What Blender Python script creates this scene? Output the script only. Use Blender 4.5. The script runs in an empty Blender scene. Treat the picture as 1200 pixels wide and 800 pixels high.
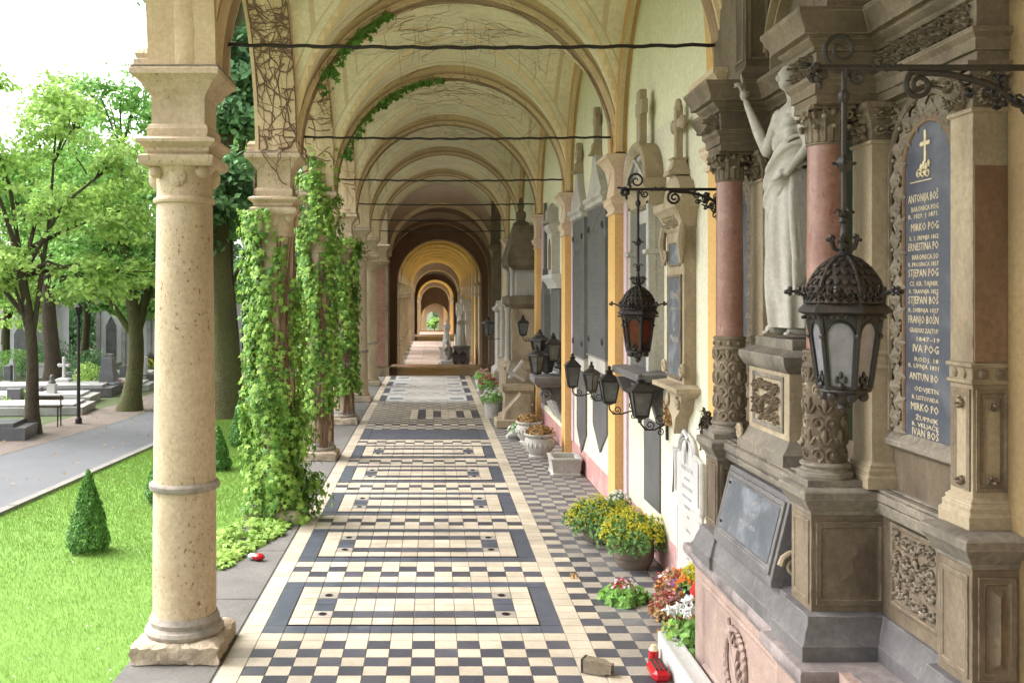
import bpy, math, random
import numpy as np
from math import sin, cos, pi, radians, sqrt, atan2
from mathutils import Vector, Matrix
random.seed(7)
S = bpy.context.scene
COL = S.collection
# ------------------------------------------------------------------ camera, sky, sun, exposure
EYE = 2.44
cam = bpy.data.cameras.new('camera')
cam.sensor_width = 36.0
cam.lens = 36.0 * 1140 / 1200
cam.shift_x = (600 - 507) / 1200
cam.shift_y = (345 - 400) / 1200
cam.clip_start = 0.05
cam.clip_end = 3000
camo = bpy.data.objects.new('camera', cam)
camo.location = (0, 0, EYE)
camo.rotation_euler = (radians(90), 0, 0)
COL.objects.link(camo)
S.camera = camo
SUN_EL, SUN_AZ = radians(52), radians(287)     # azimuth clockwise from +Y: light from the left, slightly behind
w = bpy.data.worlds.new('World')
S.world = w
w.use_nodes = True
nt = w.node_tree
nt.nodes.clear()
sky = nt.nodes.new('ShaderNodeTexSky')
sky.sky_type = 'NISHITA'
sky.sun_disc = False
sky.sun_elevation = SUN_EL
sky.sun_rotation = SUN_AZ
sky.air_density = 1.0
sky.dust_density = 4.0
hs = nt.nodes.new('ShaderNodeHueSaturation')
hs.inputs['Saturation'].default_value = 0.22
bg = nt.nodes.new('ShaderNodeBackground')
bg.inputs['Strength'].default_value = 0.15
wo = nt.nodes.new('ShaderNodeOutputWorld')
nt.links.new(sky.outputs[0], hs.inputs['Color'])
nt.links.new(hs.outputs[0], bg.inputs['Color'])
nt.links.new(bg.outputs[0], wo.inputs[0])
sl = bpy.data.lights.new('sun', 'SUN')
sl.energy = .55
sl.angle = radians(40)
sl.color = (1.0, 0.975, 0.94)
so = bpy.data.objects.new('sun', sl)
d = Vector((sin(SUN_AZ) * cos(SUN_EL), cos(SUN_AZ) * cos(SUN_EL), sin(SUN_EL)))
so.rotation_euler = d.to_track_quat('Z', 'Y').to_euler()
so.location = d * 60
COL.objects.link(so)
S.view_settings.view_transform = 'Standard'
S.view_settings.look = 'None'
S.view_settings.exposure = 2.32
S.view_settings.gamma = 1.0
S.cycles.max_bounces = 10
S.cycles.diffuse_bounces = 7
S.cycles.glossy_bounces = 3
S.cycles.transmission_bounces = 4
S.cycles.transparent_max_bounces = 6
S.cycles.use_denoising = True
S.cycles.sample_clamp_indirect = 6.0
try: S.cycles.denoiser = 'OPENIMAGEDENOISE'
except Exception: pass

# ------------------------------------------------------------------ materials
def mat(name, c1, c2=None, rough=.8, scale=3.0, bump=.15, bscale=40.0, stain=None, samt=.5, sscale=1.5,
        pits=0, pitc=(.2, .15, .1), metal=0.0, rnd=0.0, spec=.3, trans=0, streak=1.0, bdist=.01, wear=None, cov=0.0):
    m = bpy.data.materials.new(name)
    m.use_nodes = True
    n = m.node_tree.nodes; l = m.node_tree.links
    b = n['Principled BSDF']
    b.inputs['Roughness'].default_value = rough
    b.inputs['Metallic'].default_value = metal
    b.inputs['Specular IOR Level'].default_value = spec
    tc = n.new('ShaderNodeNewGeometry')
    co = tc.outputs['Position']
    def noise(sc, det=6, stretch=1.0, ro=.6):
        v = co
        if stretch != 1.0:
            mp = n.new('ShaderNodeMapping'); mp.inputs['Scale'].default_value = (1, 1, stretch)
            l.new(co, mp.inputs[0]); v = mp.outputs[0]
        t = n.new('ShaderNodeTexNoise'); t.inputs['Scale'].default_value = sc
        t.inputs['Detail'].default_value = det; t.inputs['Roughness'].default_value = ro
        l.new(v, t.inputs['Vector']); return t.outputs['Fac']
    def ramp(f, a, b_):
        r = n.new('ShaderNodeMapRange'); r.inputs[1].default_value = a; r.inputs[2].default_value = b_
        l.new(f, r.inputs[0]); return r.outputs[0]
    def mix(f, a, b_):
        x = n.new('ShaderNodeMix'); x.data_type = 'RGBA'
        if hasattr(f, 'links'): l.new(f, x.inputs[0])
        else: x.inputs[0].default_value = f
        for s, v in ((6, a), (7, b_)):
            if hasattr(v, 'links'): l.new(v, x.inputs[s])
            else: x.inputs[s].default_value = (*v, 1)
        return x.outputs[2]
    if c2 is None: c2 = tuple(v * .85 for v in c1)
    c = mix(ramp(noise(scale), .35, .65), c1, c2)
    f2 = noise(bscale, 4)
    c = mix(ramp(f2, .3, .75), c, mix(.7, c, tuple(v * .68 for v in c2)))
    if stain is not None:
        s = ramp(noise(sscale, 8, streak, .65), .5 - cov, .72 - cov * 1.5)
        ml = n.new('ShaderNodeMath'); ml.operation = 'MULTIPLY'; ml.inputs[1].default_value = samt
        l.new(s, ml.inputs[0]); c = mix(ml.outputs[0], c, stain)
    if pits:
        p = ramp(noise(pits, 3, .6), .60, .67)
        g = ramp(noise(2.2, 4), .42, .6)
        ml = n.new('ShaderNodeMath'); ml.operation = 'MULTIPLY'
        l.new(p, ml.inputs[0]); l.new(g, ml.inputs[1]); c = mix(ml.outputs[0], c, pitc)
    if rnd:
        g = n.new('ShaderNodeNewGeometry'); oi = n.new('ShaderNodeObjectInfo')
        ad = n.new('ShaderNodeMath'); ad.operation = 'ADD'
        l.new(g.outputs['Random Per Island'], ad.inputs[0]); l.new(oi.outputs['Random'], ad.inputs[1])
        fr = n.new('ShaderNodeMath'); fr.operation = 'FRACT'; l.new(ad.outputs[0], fr.inputs[0])
        r = n.new('ShaderNodeMapRange'); r.inputs[3].default_value = 1 - rnd; r.inputs[4].default_value = 1 + rnd
        l.new(fr.outputs[0], r.inputs[0])
        h = n.new('ShaderNodeHueSaturation'); l.new(r.outputs[0], h.inputs['Value']); l.new(c, h.inputs['Color']); c = h.outputs[0]
    bev = None
    if wear is not None:     # arrises rubbed pale and slightly rounded
        bev = n.new('ShaderNodeBevel'); bev.samples = 3; bev.inputs['Radius'].default_value = .007
        gg = n.new('ShaderNodeNewGeometry'); dt = n.new('ShaderNodeVectorMath'); dt.operation = 'DOT_PRODUCT'
        l.new(bev.outputs[0], dt.inputs[0]); l.new(gg.outputs['Normal'], dt.inputs[1])
        e = ramp(dt.outputs['Value'], .985, .86); br = ramp(noise(9, 4), .42, .6)
        ml = n.new('ShaderNodeMath'); ml.operation = 'MULTIPLY'; l.new(e, ml.inputs[0]); l.new(br, ml.inputs[1]); c = mix(ml.outputs[0], c, wear)
    l.new(c, b.inputs['Base Color'])
    if trans:   # thin leaf: part of the light passes through
        tb = n.new('ShaderNodeBsdfTranslucent'); l.new(c, tb.inputs[0])
        ms = n.new('ShaderNodeMixShader'); ms.inputs[0].default_value = trans
        l.new(b.outputs[0], ms.inputs[1]); l.new(tb.outputs[0], ms.inputs[2])
        l.new(ms.outputs[0], n['Material Output'].inputs[0])
    if bump:
        bp = n.new('ShaderNodeBump'); bp.inputs['Strength'].default_value = bump; bp.inputs['Distance'].default_value = bdist
        l.new(f2, bp.inputs['Height']); l.new(bp.outputs[0], b.inputs['Normal'])
        if bev: l.new(bev.outputs[0], bp.inputs['Normal'])
    m['node_col'] = 1
    return m

K = {}
K['plaster'] = mat('cream_plaster', (.70, .67, .525), (.645, .61, .47), rough=.9, scale=1.2, bump=.12, bscale=25, stain=(.62, .56, .42), samt=.35, sscale=1.3)
K['lunette'] = mat('pale_green_cream_plaster', (.77, .755, .55), (.71, .69, .49), rough=.9, scale=1.0, bump=.1, bscale=25, stain=(.5, .45, .3), samt=.35, sscale=1.6, streak=.4)
K['yellow'] = mat('ochre_yellow_paint', (.70, .44, .165), (.63, .385, .14), rough=.85, scale=2, bump=.12, stain=(.55, .38, .2), samt=.4)
K['pink'] = mat('salmon_pink_paint', (.50, .27, .25), (.45, .235, .22), rough=.85, scale=3, bump=.3, stain=(.56, .46, .43), samt=.7, sscale=4)
K['lilac'] = mat('lilac_paint', (.62, .47, .52), (.57, .42, .47), rough=.85, scale=3, bump=.1)
K['rib'] = mat('tan_stucco', (.68, .53, .335), (.60, .46, .28), rough=.85, scale=2, bump=.15, stain=(.36, .24, .14), samt=.6, sscale=2.2)
K['ribdark'] = mat('brown_painted_moulding', (.36, .25, .155), (.30, .20, .12), rough=.8, scale=3, bump=.1)
K['col'] = mat('weathered_cream_stone', (.60, .485, .345), (.50, .39, .26), rough=.85, scale=2.2, bump=.35, bscale=35, stain=(.30, .21, .13), samt=.6, sscale=2.9, streak=.35, pits=48, pitc=(.17, .10, .06), bdist=.006)
K['grime'] = mat('grey_lichened_stone', (.42, .37, .31), (.30, .26, .22), rough=.9, scale=6, bump=.5, bscale=30, stain=(.12, .11, .10), samt=.7, sscale=4)
K['rough'] = mat('rough_sandy_stone', (.55, .45, .32), (.42, .34, .25), rough=.95, scale=5, bump=.9, bscale=16, stain=(.2, .17, .14), samt=.7, sscale=3, bdist=.03)
K['paving'] = mat('grey_kerb_stone', (.17, .16, .148), (.12, .113, .104), rough=.9, scale=2.5, bump=.5, bscale=50, stain=(.14, .135, .12), samt=.6, sscale=1.7)
K['tile_l'] = mat('cream_cement_tile', (.52, .455, .36), (.46, .40, .31), rough=.42, scale=6, bump=.12, bscale=45, stain=(.28, .235, .18), samt=.7, sscale=1.7, cov=.04, rnd=.12, spec=.45)
K['tile_d'] = mat('slate_blue_cement_tile', (.072, .072, .092), (.05, .05, .064), rough=.4, scale=6, bump=.12, bscale=45, stain=(.16, .155, .15), samt=.35, sscale=3, rnd=.22, spec=.45)
K['tile_w'] = mat('worn_grey_cement_tile', (.33, .295, .25), (.255, .228, .195), rough=.5, scale=6, bump=.15, bscale=45, stain=(.26, .24, .21), samt=.7, sscale=1.4, rnd=.12, spec=.4)
K['tile_m'] = mat('pale_marble_slab', (.55, .56, .55), (.45, .46, .46), rough=.3, scale=3, bump=.05, rnd=.08, spec=.5)
K['tile_g'] = mat('dusty_slate_tile', (.105, .104, .118), (.075, .075, .088), rough=.5, scale=6, bump=.12, bscale=45, stain=(.24, .22, .20), samt=.6, sscale=1.6, rnd=.2, spec=.4)
K['slate'] = mat('dark_blue_slate', (.075, .085, .11), (.055, .062, .08), rough=.38, scale=3, bump=.1, stain=(.16, .165, .175), samt=.4, sscale=5, spec=.45)
K['grout'] = mat('grey_grout', (.20, .18, .155), (.14, .13, .115), rough=.9, scale=9, bump=.1)
K['brownfloor'] = mat('red_brown_marble_floor', (.26, .165, .11), (.20, .12, .08), rough=.25, scale=2, bump=.03, spec=.5)
K['pinkfloor'] = mat('pink_stone_floor', (.56, .44, .38), (.46, .36, .31), rough=.35, scale=1.2, bump=.05, rnd=.2)
K['iron'] = mat('black_wrought_iron', (.02, .0185, .018), (.03, .025, .022), rough=.5, scale=12, bump=.3, bscale=60, metal=.3, spec=.5, stain=(.06, .035, .022), samt=.4, sscale=7)
K['ironbrown'] = mat('rusty_brown_iron', (.042, .033, .029), (.028, .023, .021), rough=.6, scale=9, bump=.4, bscale=60, metal=.2, stain=(.14, .085, .055), samt=.5, sscale=6)
K['glassw'] = mat('frosted_white_glass', (.42, .40, .44), (.33, .31, .35), rough=.2, scale=3, bump=.02, spec=.6, trans=.4)
K['glassr'] = mat('red_amber_glass', (.30, .07, .035), (.17, .035, .02), rough=.2, scale=6, bump=.02, spec=.6, trans=.5)
K['glassd'] = mat('dusty_pale_glass', (.20, .20, .185), (.11, .11, .105), rough=.25, scale=6, bump=.02, spec=.6, trans=.3)
K['sand'] = mat('brown_sandstone', (.24, .188, .132), (.155, .118, .08), rough=.8, scale=1.6, bump=.3, bscale=45, stain=(.06, .043, .03), samt=.85, sscale=2.4, streak=.4, bdist=.008, wear=(.50, .42, .30), cov=.05)
K['sandl'] = mat('pale_sandstone', (.45, .37, .255), (.34, .27, .18), rough=.8, scale=1.6, bump=.3, bscale=50, stain=(.14, .10, .066), samt=.8, sscale=2.8, streak=.4, bdist=.008, wear=(.60, .52, .40), cov=.03)
K['sandd'] = mat('dark_carved_sandstone', (.25, .19, .13), (.15, .115, .08), rough=.85, scale=5, bump=.4, bscale=60, stain=(.10, .08, .065), samt=.6, sscale=6)
K['greyst'] = mat('blue_grey_weathered_stone', (.20, .188, .185), (.13, .122, .122), rough=.6, scale=2.5, bump=.25, bscale=40, stain=(.06, .058, .062), samt=.8, sscale=2.2, wear=(.36, .33, .31), cov=.05)
K['pinkst'] = mat('pink_granite', (.42, .31, .26), (.31, .22, .185), rough=.6, scale=7, bump=.25, bscale=60, stain=(.17, .12, .11), samt=.65, sscale=2.2, wear=(.52, .40, .36), cov=.04)
K['redmar'] = mat('red_marble', (.34, .185, .145), (.27, .13, .10), rough=.35, scale=4, bump=.1, bscale=50, stain=(.44, .27, .21), samt=.6, sscale=11, pits=26, pitc=(.20, .07, .05), spec=.5)
K['rust'] = mat('rust_streaked_brown_stone', (.24, .15, .09), (.17, .10, .06), rough=.8, scale=2, bump=.3, bscale=50, stain=(.40, .25, .16), samt=.6, sscale=2.5, streak=.3)
K['blue'] = mat('blue_marble_plaque', (.085, .092, .118), (.062, .068, .09), rough=.4, scale=3, bump=.05, stain=(.21, .21, .235), samt=.55, sscale=5, spec=.5)
K['bluel'] = mat('pale_blue_slate_plaque', (.115, .125, .142), (.08, .088, .104), rough=.45, scale=3, bump=.15, stain=(.36, .38, .42), samt=.6, sscale=5, spec=.5)
K['gold'] = mat('gilded_letters', (.72, .62, .42), (.62, .50, .30), rough=.5, scale=20, bump=0, metal=.2)
K['dimgold'] = mat('faded_letters', (.42, .36, .30), (.36, .31, .27), rough=.6, scale=20, bump=0)
K['letter'] = mat('grey_letters', (.36, .36, .38), None, rough=.6, scale=20, bump=0)
K['marble'] = mat('white_marble', (.54, .53, .515), (.46, .45, .435), rough=.45, scale=3, bump=.08, stain=(.50, .47, .44), samt=.4, sscale=3, spec=.4)
K['statue'] = mat('aged_white_marble', (.52, .49, .44), (.43, .40, .355), rough=.55, scale=4, bump=.12, stain=(.27, .235, .20), samt=.6, sscale=5, streak=.5)
K['dkslab'] = mat('dark_grey_granite', (.12, .12, .125), (.09, .09, .094), rough=.4, scale=5, bump=.05, stain=(.20, .195, .19), samt=.4, sscale=4, spec=.5)
K['grass'] = mat('lawn_grass', (.14, .27, .045), (.18, .32, .06), rough=.9, scale=1.5, bump=.6, bscale=60, bdist=.03, stain=(.13, .24, .05), samt=.5, sscale=9)
K['blade'] = mat('grass_blade', (.19, .325, .06), (.24, .38, .085), rough=.7, scale=.8, bump=0, rnd=.2, trans=.3, stain=(.24, .30, .07), samt=.6, sscale=1.1)
K['asphalt'] = mat('grey_asphalt', (.145, .148, .154), (.118, .121, .126), rough=.85, scale=1.4, bump=.5, bscale=90, stain=(.14, .142, .145), samt=.6, sscale=.7)
K['gravel'] = mat('pinkish_gravel', (.25, .21, .18), (.19, .155, .13), rough=.95, scale=4, bump=1, bscale=50, bdist=.03, stain=(.12, .105, .085), samt=.5, sscale=1.2)
K['earth'] = mat('dark_earth_and_moss', (.09, .12, .045), (.075, .095, .04), rough=.95, scale=.6, bump=.6, bscale=20)
K['kerb'] = mat('concrete_kerb', (.26, .245, .22), (.20, .19, .17), rough=.9, scale=4, bump=.4, bscale=50)
K['bark'] = mat('brown_bark', (.085, .065, .042), (.055, .042, .028), rough=.95, scale=5, bump=1, bscale=22, bdist=.05, stain=(.09, .11, .035), samt=.6, sscale=2.5, streak=.3)
K['moss'] = mat('mossy_bark', (.12, .125, .045), (.085, .075, .04), rough=.95, scale=3, bump=1, bscale=22, bdist=.05, stain=(.12, .17, .03), samt=.7, sscale=1.5)
K['leafA'] = mat('bright_spring_leaf', (.44, .62, .17), (.35, .55, .13), rough=.6, scale=.35, bump=0, rnd=.35, trans=.4)
K['leafB'] = mat('mid_green_leaf', (.28, .50, .12), (.21, .42, .10), rough=.6, scale=.3, bump=0, rnd=.35, trans=.35)
K['leafC'] = mat('deep_green_leaf', (.14, .28, .10), (.105, .225, .09), rough=.6, scale=.3, bump=0, rnd=.35, trans=.25)
K['conifer'] = mat('dark_conifer_needles', (.05, .11, .065), (.035, .08, .05), rough=.7, scale=.4, bump=0, rnd=.3)
K['boxwood'] = mat('boxwood_leaf', (.085, .22, .045), (.12, .29, .055), rough=.5, scale=3, bump=0, rnd=.4, trans=.2)
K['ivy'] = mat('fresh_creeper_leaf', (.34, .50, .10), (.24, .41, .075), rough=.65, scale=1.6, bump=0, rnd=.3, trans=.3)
K['ivyd'] = mat('dark_creeper_leaf', (.10, .24, .04), (.12, .28, .05), rough=.5, scale=2.5, bump=0, rnd=.3, trans=.3)  # darker green for a random share of leaves and the arch trails
K['ivystem'] = mat('red_brown_creeper_stem', (.22, .135, .09), (.16, .095, .062), rough=.9, scale=20, bump=0)
K['brick'] = mat('red_brick', (.48, .25, .20), (.40, .20, .16), rough=.9, scale=4, bump=.3, rnd=.15)
K['mortar'] = mat('pale_mortar', (.50, .42, .36), None, rough=.95, bump=.2)
K['leafpot'] = mat('grey_green_foliage', (.10, .21, .055), (.14, .26, .08), rough=.6, scale=5, bump=0, rnd=.35, trans=.25)
K['yel'] = mat('yellow_petals', (.62, .58, .04), (.54, .48, .035), rough=.6, scale=9, bump=0, rnd=.25, trans=.25)
K['ora'] = mat('orange_petals', (.80, .26, .03), (.70, .18, .03), rough=.6, scale=9, bump=0, rnd=.25, trans=.2)
K['pur'] = mat('purple_petals', (.42, .14, .52), (.50, .22, .60), rough=.6, scale=9, bump=0, rnd=.25, trans=.2)
K['whi'] = mat('white_petals', (.80, .80, .78), (.72, .74, .70), rough=.6, scale=9, bump=0, rnd=.15, trans=.2)
K['redp'] = mat('crimson_petals', (.50, .04, .06), (.40, .05, .08), rough=.6, scale=9, bump=0, rnd=.3, trans=.2)
K['pinkp'] = mat('dusty_pink_petals', (.62, .28, .33), (.52, .33, .28), rough=.6, scale=9, bump=0, rnd=.3, trans=.2)
K['dry'] = mat('dried_brown_flowers', (.40, .24, .10), (.32, .2, .09), rough=.9, scale=9, bump=0, rnd=.35, trans=.1)
K['wood'] = mat('barrel_wood', (.20, .155, .12), (.14, .11, .085), rough=.9, scale=4, bump=.5, streak=.2)
K['urn'] = mat('pale_cast_stone', (.50, .475, .43), (.42, .40, .36), rough=.9, scale=5, bump=.3, stain=(.25, .24, .21), samt=.5, sscale=4)
K['black'] = mat('black_plastic', (.02, .022, .022), None, rough=.4, bump=0)
K['redpl'] = mat('red_plastic', (.55, .015, .02), (.45, .01, .015), rough=.25, bump=0, spec=.6, trans=.15)
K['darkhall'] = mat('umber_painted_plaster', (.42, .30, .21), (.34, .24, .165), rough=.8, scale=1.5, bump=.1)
K['cavity'] = mat('hollow_shade_brown', (.20, .14, .085), (.16, .11, .07), rough=.8, scale=3, bump=.1)  # shade of hollows and of carved grounds put into the colour
K['dkgreen'] = mat('dark_green_gloss', (.012, .022, .014), (.022, .03, .015), rough=.2, scale=9, bump=0)
K['concrete'] = mat('pale_grey_render', (.62, .615, .64), (.52, .515, .54), rough=.9, scale=1, bump=.2)
K['roof'] = mat('dark_roof', (.07, .065, .065), None, rough=.8)

K['ochred'] = mat('dark_ochre_plaster', (.30, .21, .10), (.24, .165, .08), rough=.85, scale=2, bump=.2)  # ochre of a darker tone than the pilaster paint
# ------------------------------------------------------------------ mesh helpers
def tag(o, label=None, cat=None, group=None, kind=None):
    if label: o['label'] = label
    if cat: o['category'] = cat
    if group: o['group'] = group
    if kind: o['kind'] = kind
    return o
def origin_of(o):
    L = Vector((0, 0, 0))
    while o is not None:
        L += Vector(o.location); o = o.parent
    return L
def thing(name, label, cat, loc=(0, 0, 0), group=None):
    o = bpy.data.objects.new(name, None); o.empty_display_size = .1
    o.location = loc; COL.objects.link(o)
    return tag(o, label, cat, group)
def copy_tree(o, parent=None):
    c = o.copy(); COL.objects.link(c); c.parent = parent
    for ch in list(o.children): copy_tree(ch, c)
    return c
def place(o, loc, label=None, rz=None):
    o.location = loc
    if rz is not None: o.rotation_euler = (0, 0, rz)
    if label: o['label'] = label
    return o

class MB:
    """collects geometry in world coordinates (or local to a thing at the origin)"""
    def __init__(s): s.v = []; s.f = []; s.mi = []; s.m = 0; s.X = None
    def add(s, vs, fs):
        k = len(s.v)
        if s.X is not None: vs = [tuple(s.X @ Vector(p)) for p in vs]
        s.v.extend(vs); s.f.extend([tuple(i + k for i in f) for f in fs]); s.mi.extend([s.m] * len(fs)); return s
    def box(s, x0, x1, y0, y1, z0, z1):
        v = [(x0, y0, z0), (x1, y0, z0), (x1, y1, z0), (x0, y1, z0), (x0, y0, z1), (x1, y0, z1), (x1, y1, z1), (x0, y1, z1)]
        return s.add(v, [(0, 3, 2, 1), (4, 5, 6, 7), (0, 1, 5, 4), (1, 2, 6, 5), (2, 3, 7, 6), (3, 0, 4, 7)])
    def bbox(s, x0, x1, y0, y1, z0, z1, b=.01):
        """box with bevelled edges (chamfer b)"""
        v = []; idx = {}
        for ix, x in enumerate((x0, x1)):
            for iy, y in enumerate((y0, y1)):
                for iz, z in enumerate((z0, z1)):
                    sx, sy, sz = (b if ix == 0 else -b), (b if iy == 0 else -b), (b if iz == 0 else -b)
                    for a, p in enumerate(((x, y + sy, z + sz), (x + sx, y, z + sz), (x + sx, y + sy, z))):
                        idx[(ix, iy, iz, a)] = len(v); v.append(p)
        f = []
        g = lambda *a: idx[a]
        for i in (0, 1):
            q = [g(i, 0, 0, 0), g(i, 1, 0, 0), g(i, 1, 1, 0), g(i, 0, 1, 0)]; f.append(q if i else q[::-1])
            q = [g(0, i, 0, 1), g(1, i, 0, 1), g(1, i, 1, 1), g(0, i, 1, 1)]; f.append(q[::-1] if i else q)
            q = [g(0, 0, i, 2), g(1, 0, i, 2), g(1, 1, i, 2), g(0, 1, i, 2)]; f.append(q if i else q[::-1])
        for a in (0, 1):
            for c in (0, 1):
                f.append([g(a, c, 0, 0), g(a, c, 1, 0), g(a, c, 1, 1), g(a, c, 0, 1)])
                f.append([g(a, 0, c, 0), g(a, 1, c, 0), g(a, 1, c, 2), g(a, 0, c, 2)])
                f.append([g(0, a, c, 1), g(1, a, c, 1), g(1, a, c, 2), g(0, a, c, 2)])
                for e in (0, 1): f.append([g(a, c, e, 0), g(a, c, e, 1), g(a, c, e, 2)])
        return s.add(v, f)
    def quad(s, a, b, c, d): return s.add([a, b, c, d], [(0, 1, 2, 3)])
    def prism(s, poly, ax, a, b):
        """poly of 2D points extruded along axis ax from a to b. ax 'x': poly=(y,z); 'y': (x,z); 'z': (x,y)"""
        P = {'x': lambda p, t: (t, p[0], p[1]), 'y': lambda p, t: (p[0], t, p[1]), 'z': lambda p, t: (p[0], p[1], t)}[ax]
        n = len(poly)
        v = [P(p, a) for p in poly] + [P(p, b) for p in poly]
        f = [tuple(range(n))[::-1], tuple(range(n, 2 * n))] + [(i, (i + 1) % n, n + (i + 1) % n, n + i) for i in range(n)]
        return s.add(v, f)
    def lathe(s, prof, cx=0, cy=0, z=0, n=16, sx=1, sy=1, rot=0, cap=True):
        v = []; f = []
        for r, h in prof:
            for k in range(n):
                a = 2 * pi * k / n + rot
                v.append((cx + r * sx * cos(a), cy + r * sy * sin(a), z + h))
        m = len(prof)
        for i in range(m - 1):
            for k in range(n):
                k2 = (k + 1) % n
                f.append((i * n + k, i * n + k2, (i + 1) * n + k2, (i + 1) * n + k))
        if cap:
            f.append(tuple(range(n))[::-1]); f.append(tuple(range((m - 1) * n, m * n)))
        return s.add(v, f)
    def sq(s, prof, cx=0, cy=0, z=0, ex=0, ey=0):
        """square plan profile; r is the half width (ex, ey extra half length)"""
        v = []; f = []
        for r, h in prof:
            v += [(cx - r - ex, cy - r - ey, z + h), (cx + r + ex, cy - r - ey, z + h), (cx + r + ex, cy + r + ey, z + h), (cx - r - ex, cy + r + ey, z + h)]
        m = len(prof)
        for i in range(m - 1):
            for k in range(4):
                k2 = (k + 1) % 4
                f.append((i * 4 + k, i * 4 + k2, (i + 1) * 4 + k2, (i + 1) * 4 + k))
        f.append((3, 2, 1, 0)); f.append(tuple(range((m - 1) * 4, m * 4)))
        return s.add(v, f)
    def tube(s, pts, r, n=6, cap=True):
        P = [Vector(p) for p in pts]; m = len(P)
        R = r if isinstance(r, (list, tuple)) else [r] * m
        v = []; f = []; u = None
        for i in range(m):
            t = (P[min(i + 1, m - 1)] - P[max(i - 1, 0)])
            t = t.normalized() if t.length > 1e-9 else Vector((0, 0, 1))
            if u is None:
                u = t.cross(Vector((0, 0, 1)) if abs(t.z) < .9 else Vector((1, 0, 0))).normalized()
            else:
                u = u - t * u.dot(t)
                u = u.normalized() if u.length > 1e-9 else t.orthogonal().normalized()
            w_ = t.cross(u)
            for k in range(n):
                a = 2 * pi * k / n
                v.append(tuple(P[i] + (u * cos(a) + w_ * sin(a)) * R[i]))
        for i in range(m - 1):
            for k in range(n):
                k2 = (k + 1) % n
                f.append((i * n + k, i * n + k2, (i + 1) * n + k2, (i + 1) * n + k))
        if cap: f.append(tuple(range(n))[::-1]); f.append(tuple(range((m - 1) * n, m * n)))
        return s.add(v, f)
    def ball(s, c, r, n=8, m=5, q=None):
        rx, ry, rz = r if isinstance(r, (list, tuple)) else (r, r, r)
        v = [(0, 0, -rz)]; f = []
        for i in range(1, m):
            t = -pi / 2 + pi * i / m
            for k in range(n):
                a = 2 * pi * k / n
                v.append((rx * cos(t) * cos(a), ry * cos(t) * sin(a), rz * sin(t)))
        v.append((0, 0, rz))
        for k in range(n):
            k2 = (k + 1) % n
            f.append((0, 1 + k2, 1 + k))
            for i in range(m - 2): f.append((1 + i * n + k, 1 + i * n + k2, 1 + (i + 1) * n + k2, 1 + (i + 1) * n + k))
            f.append((1 + (m - 2) * n + k, 1 + (m - 2) * n + k2, len(v) - 1))
        c = Vector(c)
        if q is None: v = [(p[0] + c.x, p[1] + c.y, p[2] + c.z) for p in v]
        else: v = [tuple(c + q @ Vector(p)) for p in v]
        return s.add(v, f)
    def sweep(s, prof, path, closed=False, cap=True):
        """prof (out, z) swept along plan path (x, y); out goes to the left of the walking direction"""
        n = len(path); P = [Vector((p[0], p[1])) for p in path]
        nr = []
        segs = n if closed else n - 1
        for i in range(segs):
            d_ = (P[(i + 1) % n] - P[i]).normalized(); nr.append(Vector((-d_.y, d_.x)))
        off = []
        for i in range(n):
            if closed: a, b = nr[i - 1], nr[i]
            else: a, b = nr[max(i - 1, 0)], nr[min(i, n - 2)]
            off.append((a + b) / max(.25, 1 + a.dot(b)))
        m = len(prof); v = []; f = []
        for i in range(n):
            for o_, z in prof: v.append((P[i].x + off[i].x * o_, P[i].y + off[i].y * o_, z))
        for i in range(segs):
            j = (i + 1) % n
            for k in range(m - 1): f.append((i * m + k, j * m + k, j * m + k + 1, i * m + k + 1))
        if cap and not closed: f.append(tuple(range(m))); f.append(tuple(range((n - 1) * m, n * m))[::-1])
        return s.add(v, f)
    def arch(s, prof, cx, cz, n=24, a0=0.0, a1=pi, ax='y', t0=0.0, squash=1.0):
        """profile (r, t) swept on a circle arc. ax 'y': arc in XZ plane, t along Y; ax 'x': arc in YZ, t along X. closed profile"""
        m = len(prof); v = []; f = []
        for i in range(n + 1):
            a = a0 + (a1 - a0) * i / n
            for r, t in prof:
                p, q = cx + r * cos(a), cz + r * sin(a) * squash
                v.append((p, t0 + t, q) if ax == 'y' else (t0 + t, p, q))
        for i in range(n):
            for k in range(m):
                k2 = (k + 1) % m
                f.append((i * m + k, i * m + k2, (i + 1) * m + k2, (i + 1) * m + k))
        f.append(tuple(range(m))); f.append(tuple(range(n * m, (n + 1) * m)))
        return s.add(v, f)
    def frame(s, o, u, v_, w_, h, prof):
        """mitred rectangular picture-frame; o = lower-left corner, u, v unit axes, prof list of (inset, depth) along u x v normal"""
        o, u, v_ = Vector(o), Vector(u), Vector(v_); nrm = u.cross(v_)
        vs = []; m = len(prof)
        for cx, cy, dx, dy in ((0, 0, 1, 1), (w_, 0, -1, 1), (w_, h, -1, -1), (0, h, 1, -1)):
            for i, d_ in prof: vs.append(tuple(o + u * (cx + dx * i) + v_ * (cy + dy * i) + nrm * d_))
        f = []
        for c in range(4):
            e = (c + 1) % 4
            for k in range(m - 1): f.append((c * m + k, e * m + k, e * m + k + 1, c * m + k + 1))
        return s.add(vs, f)
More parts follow.
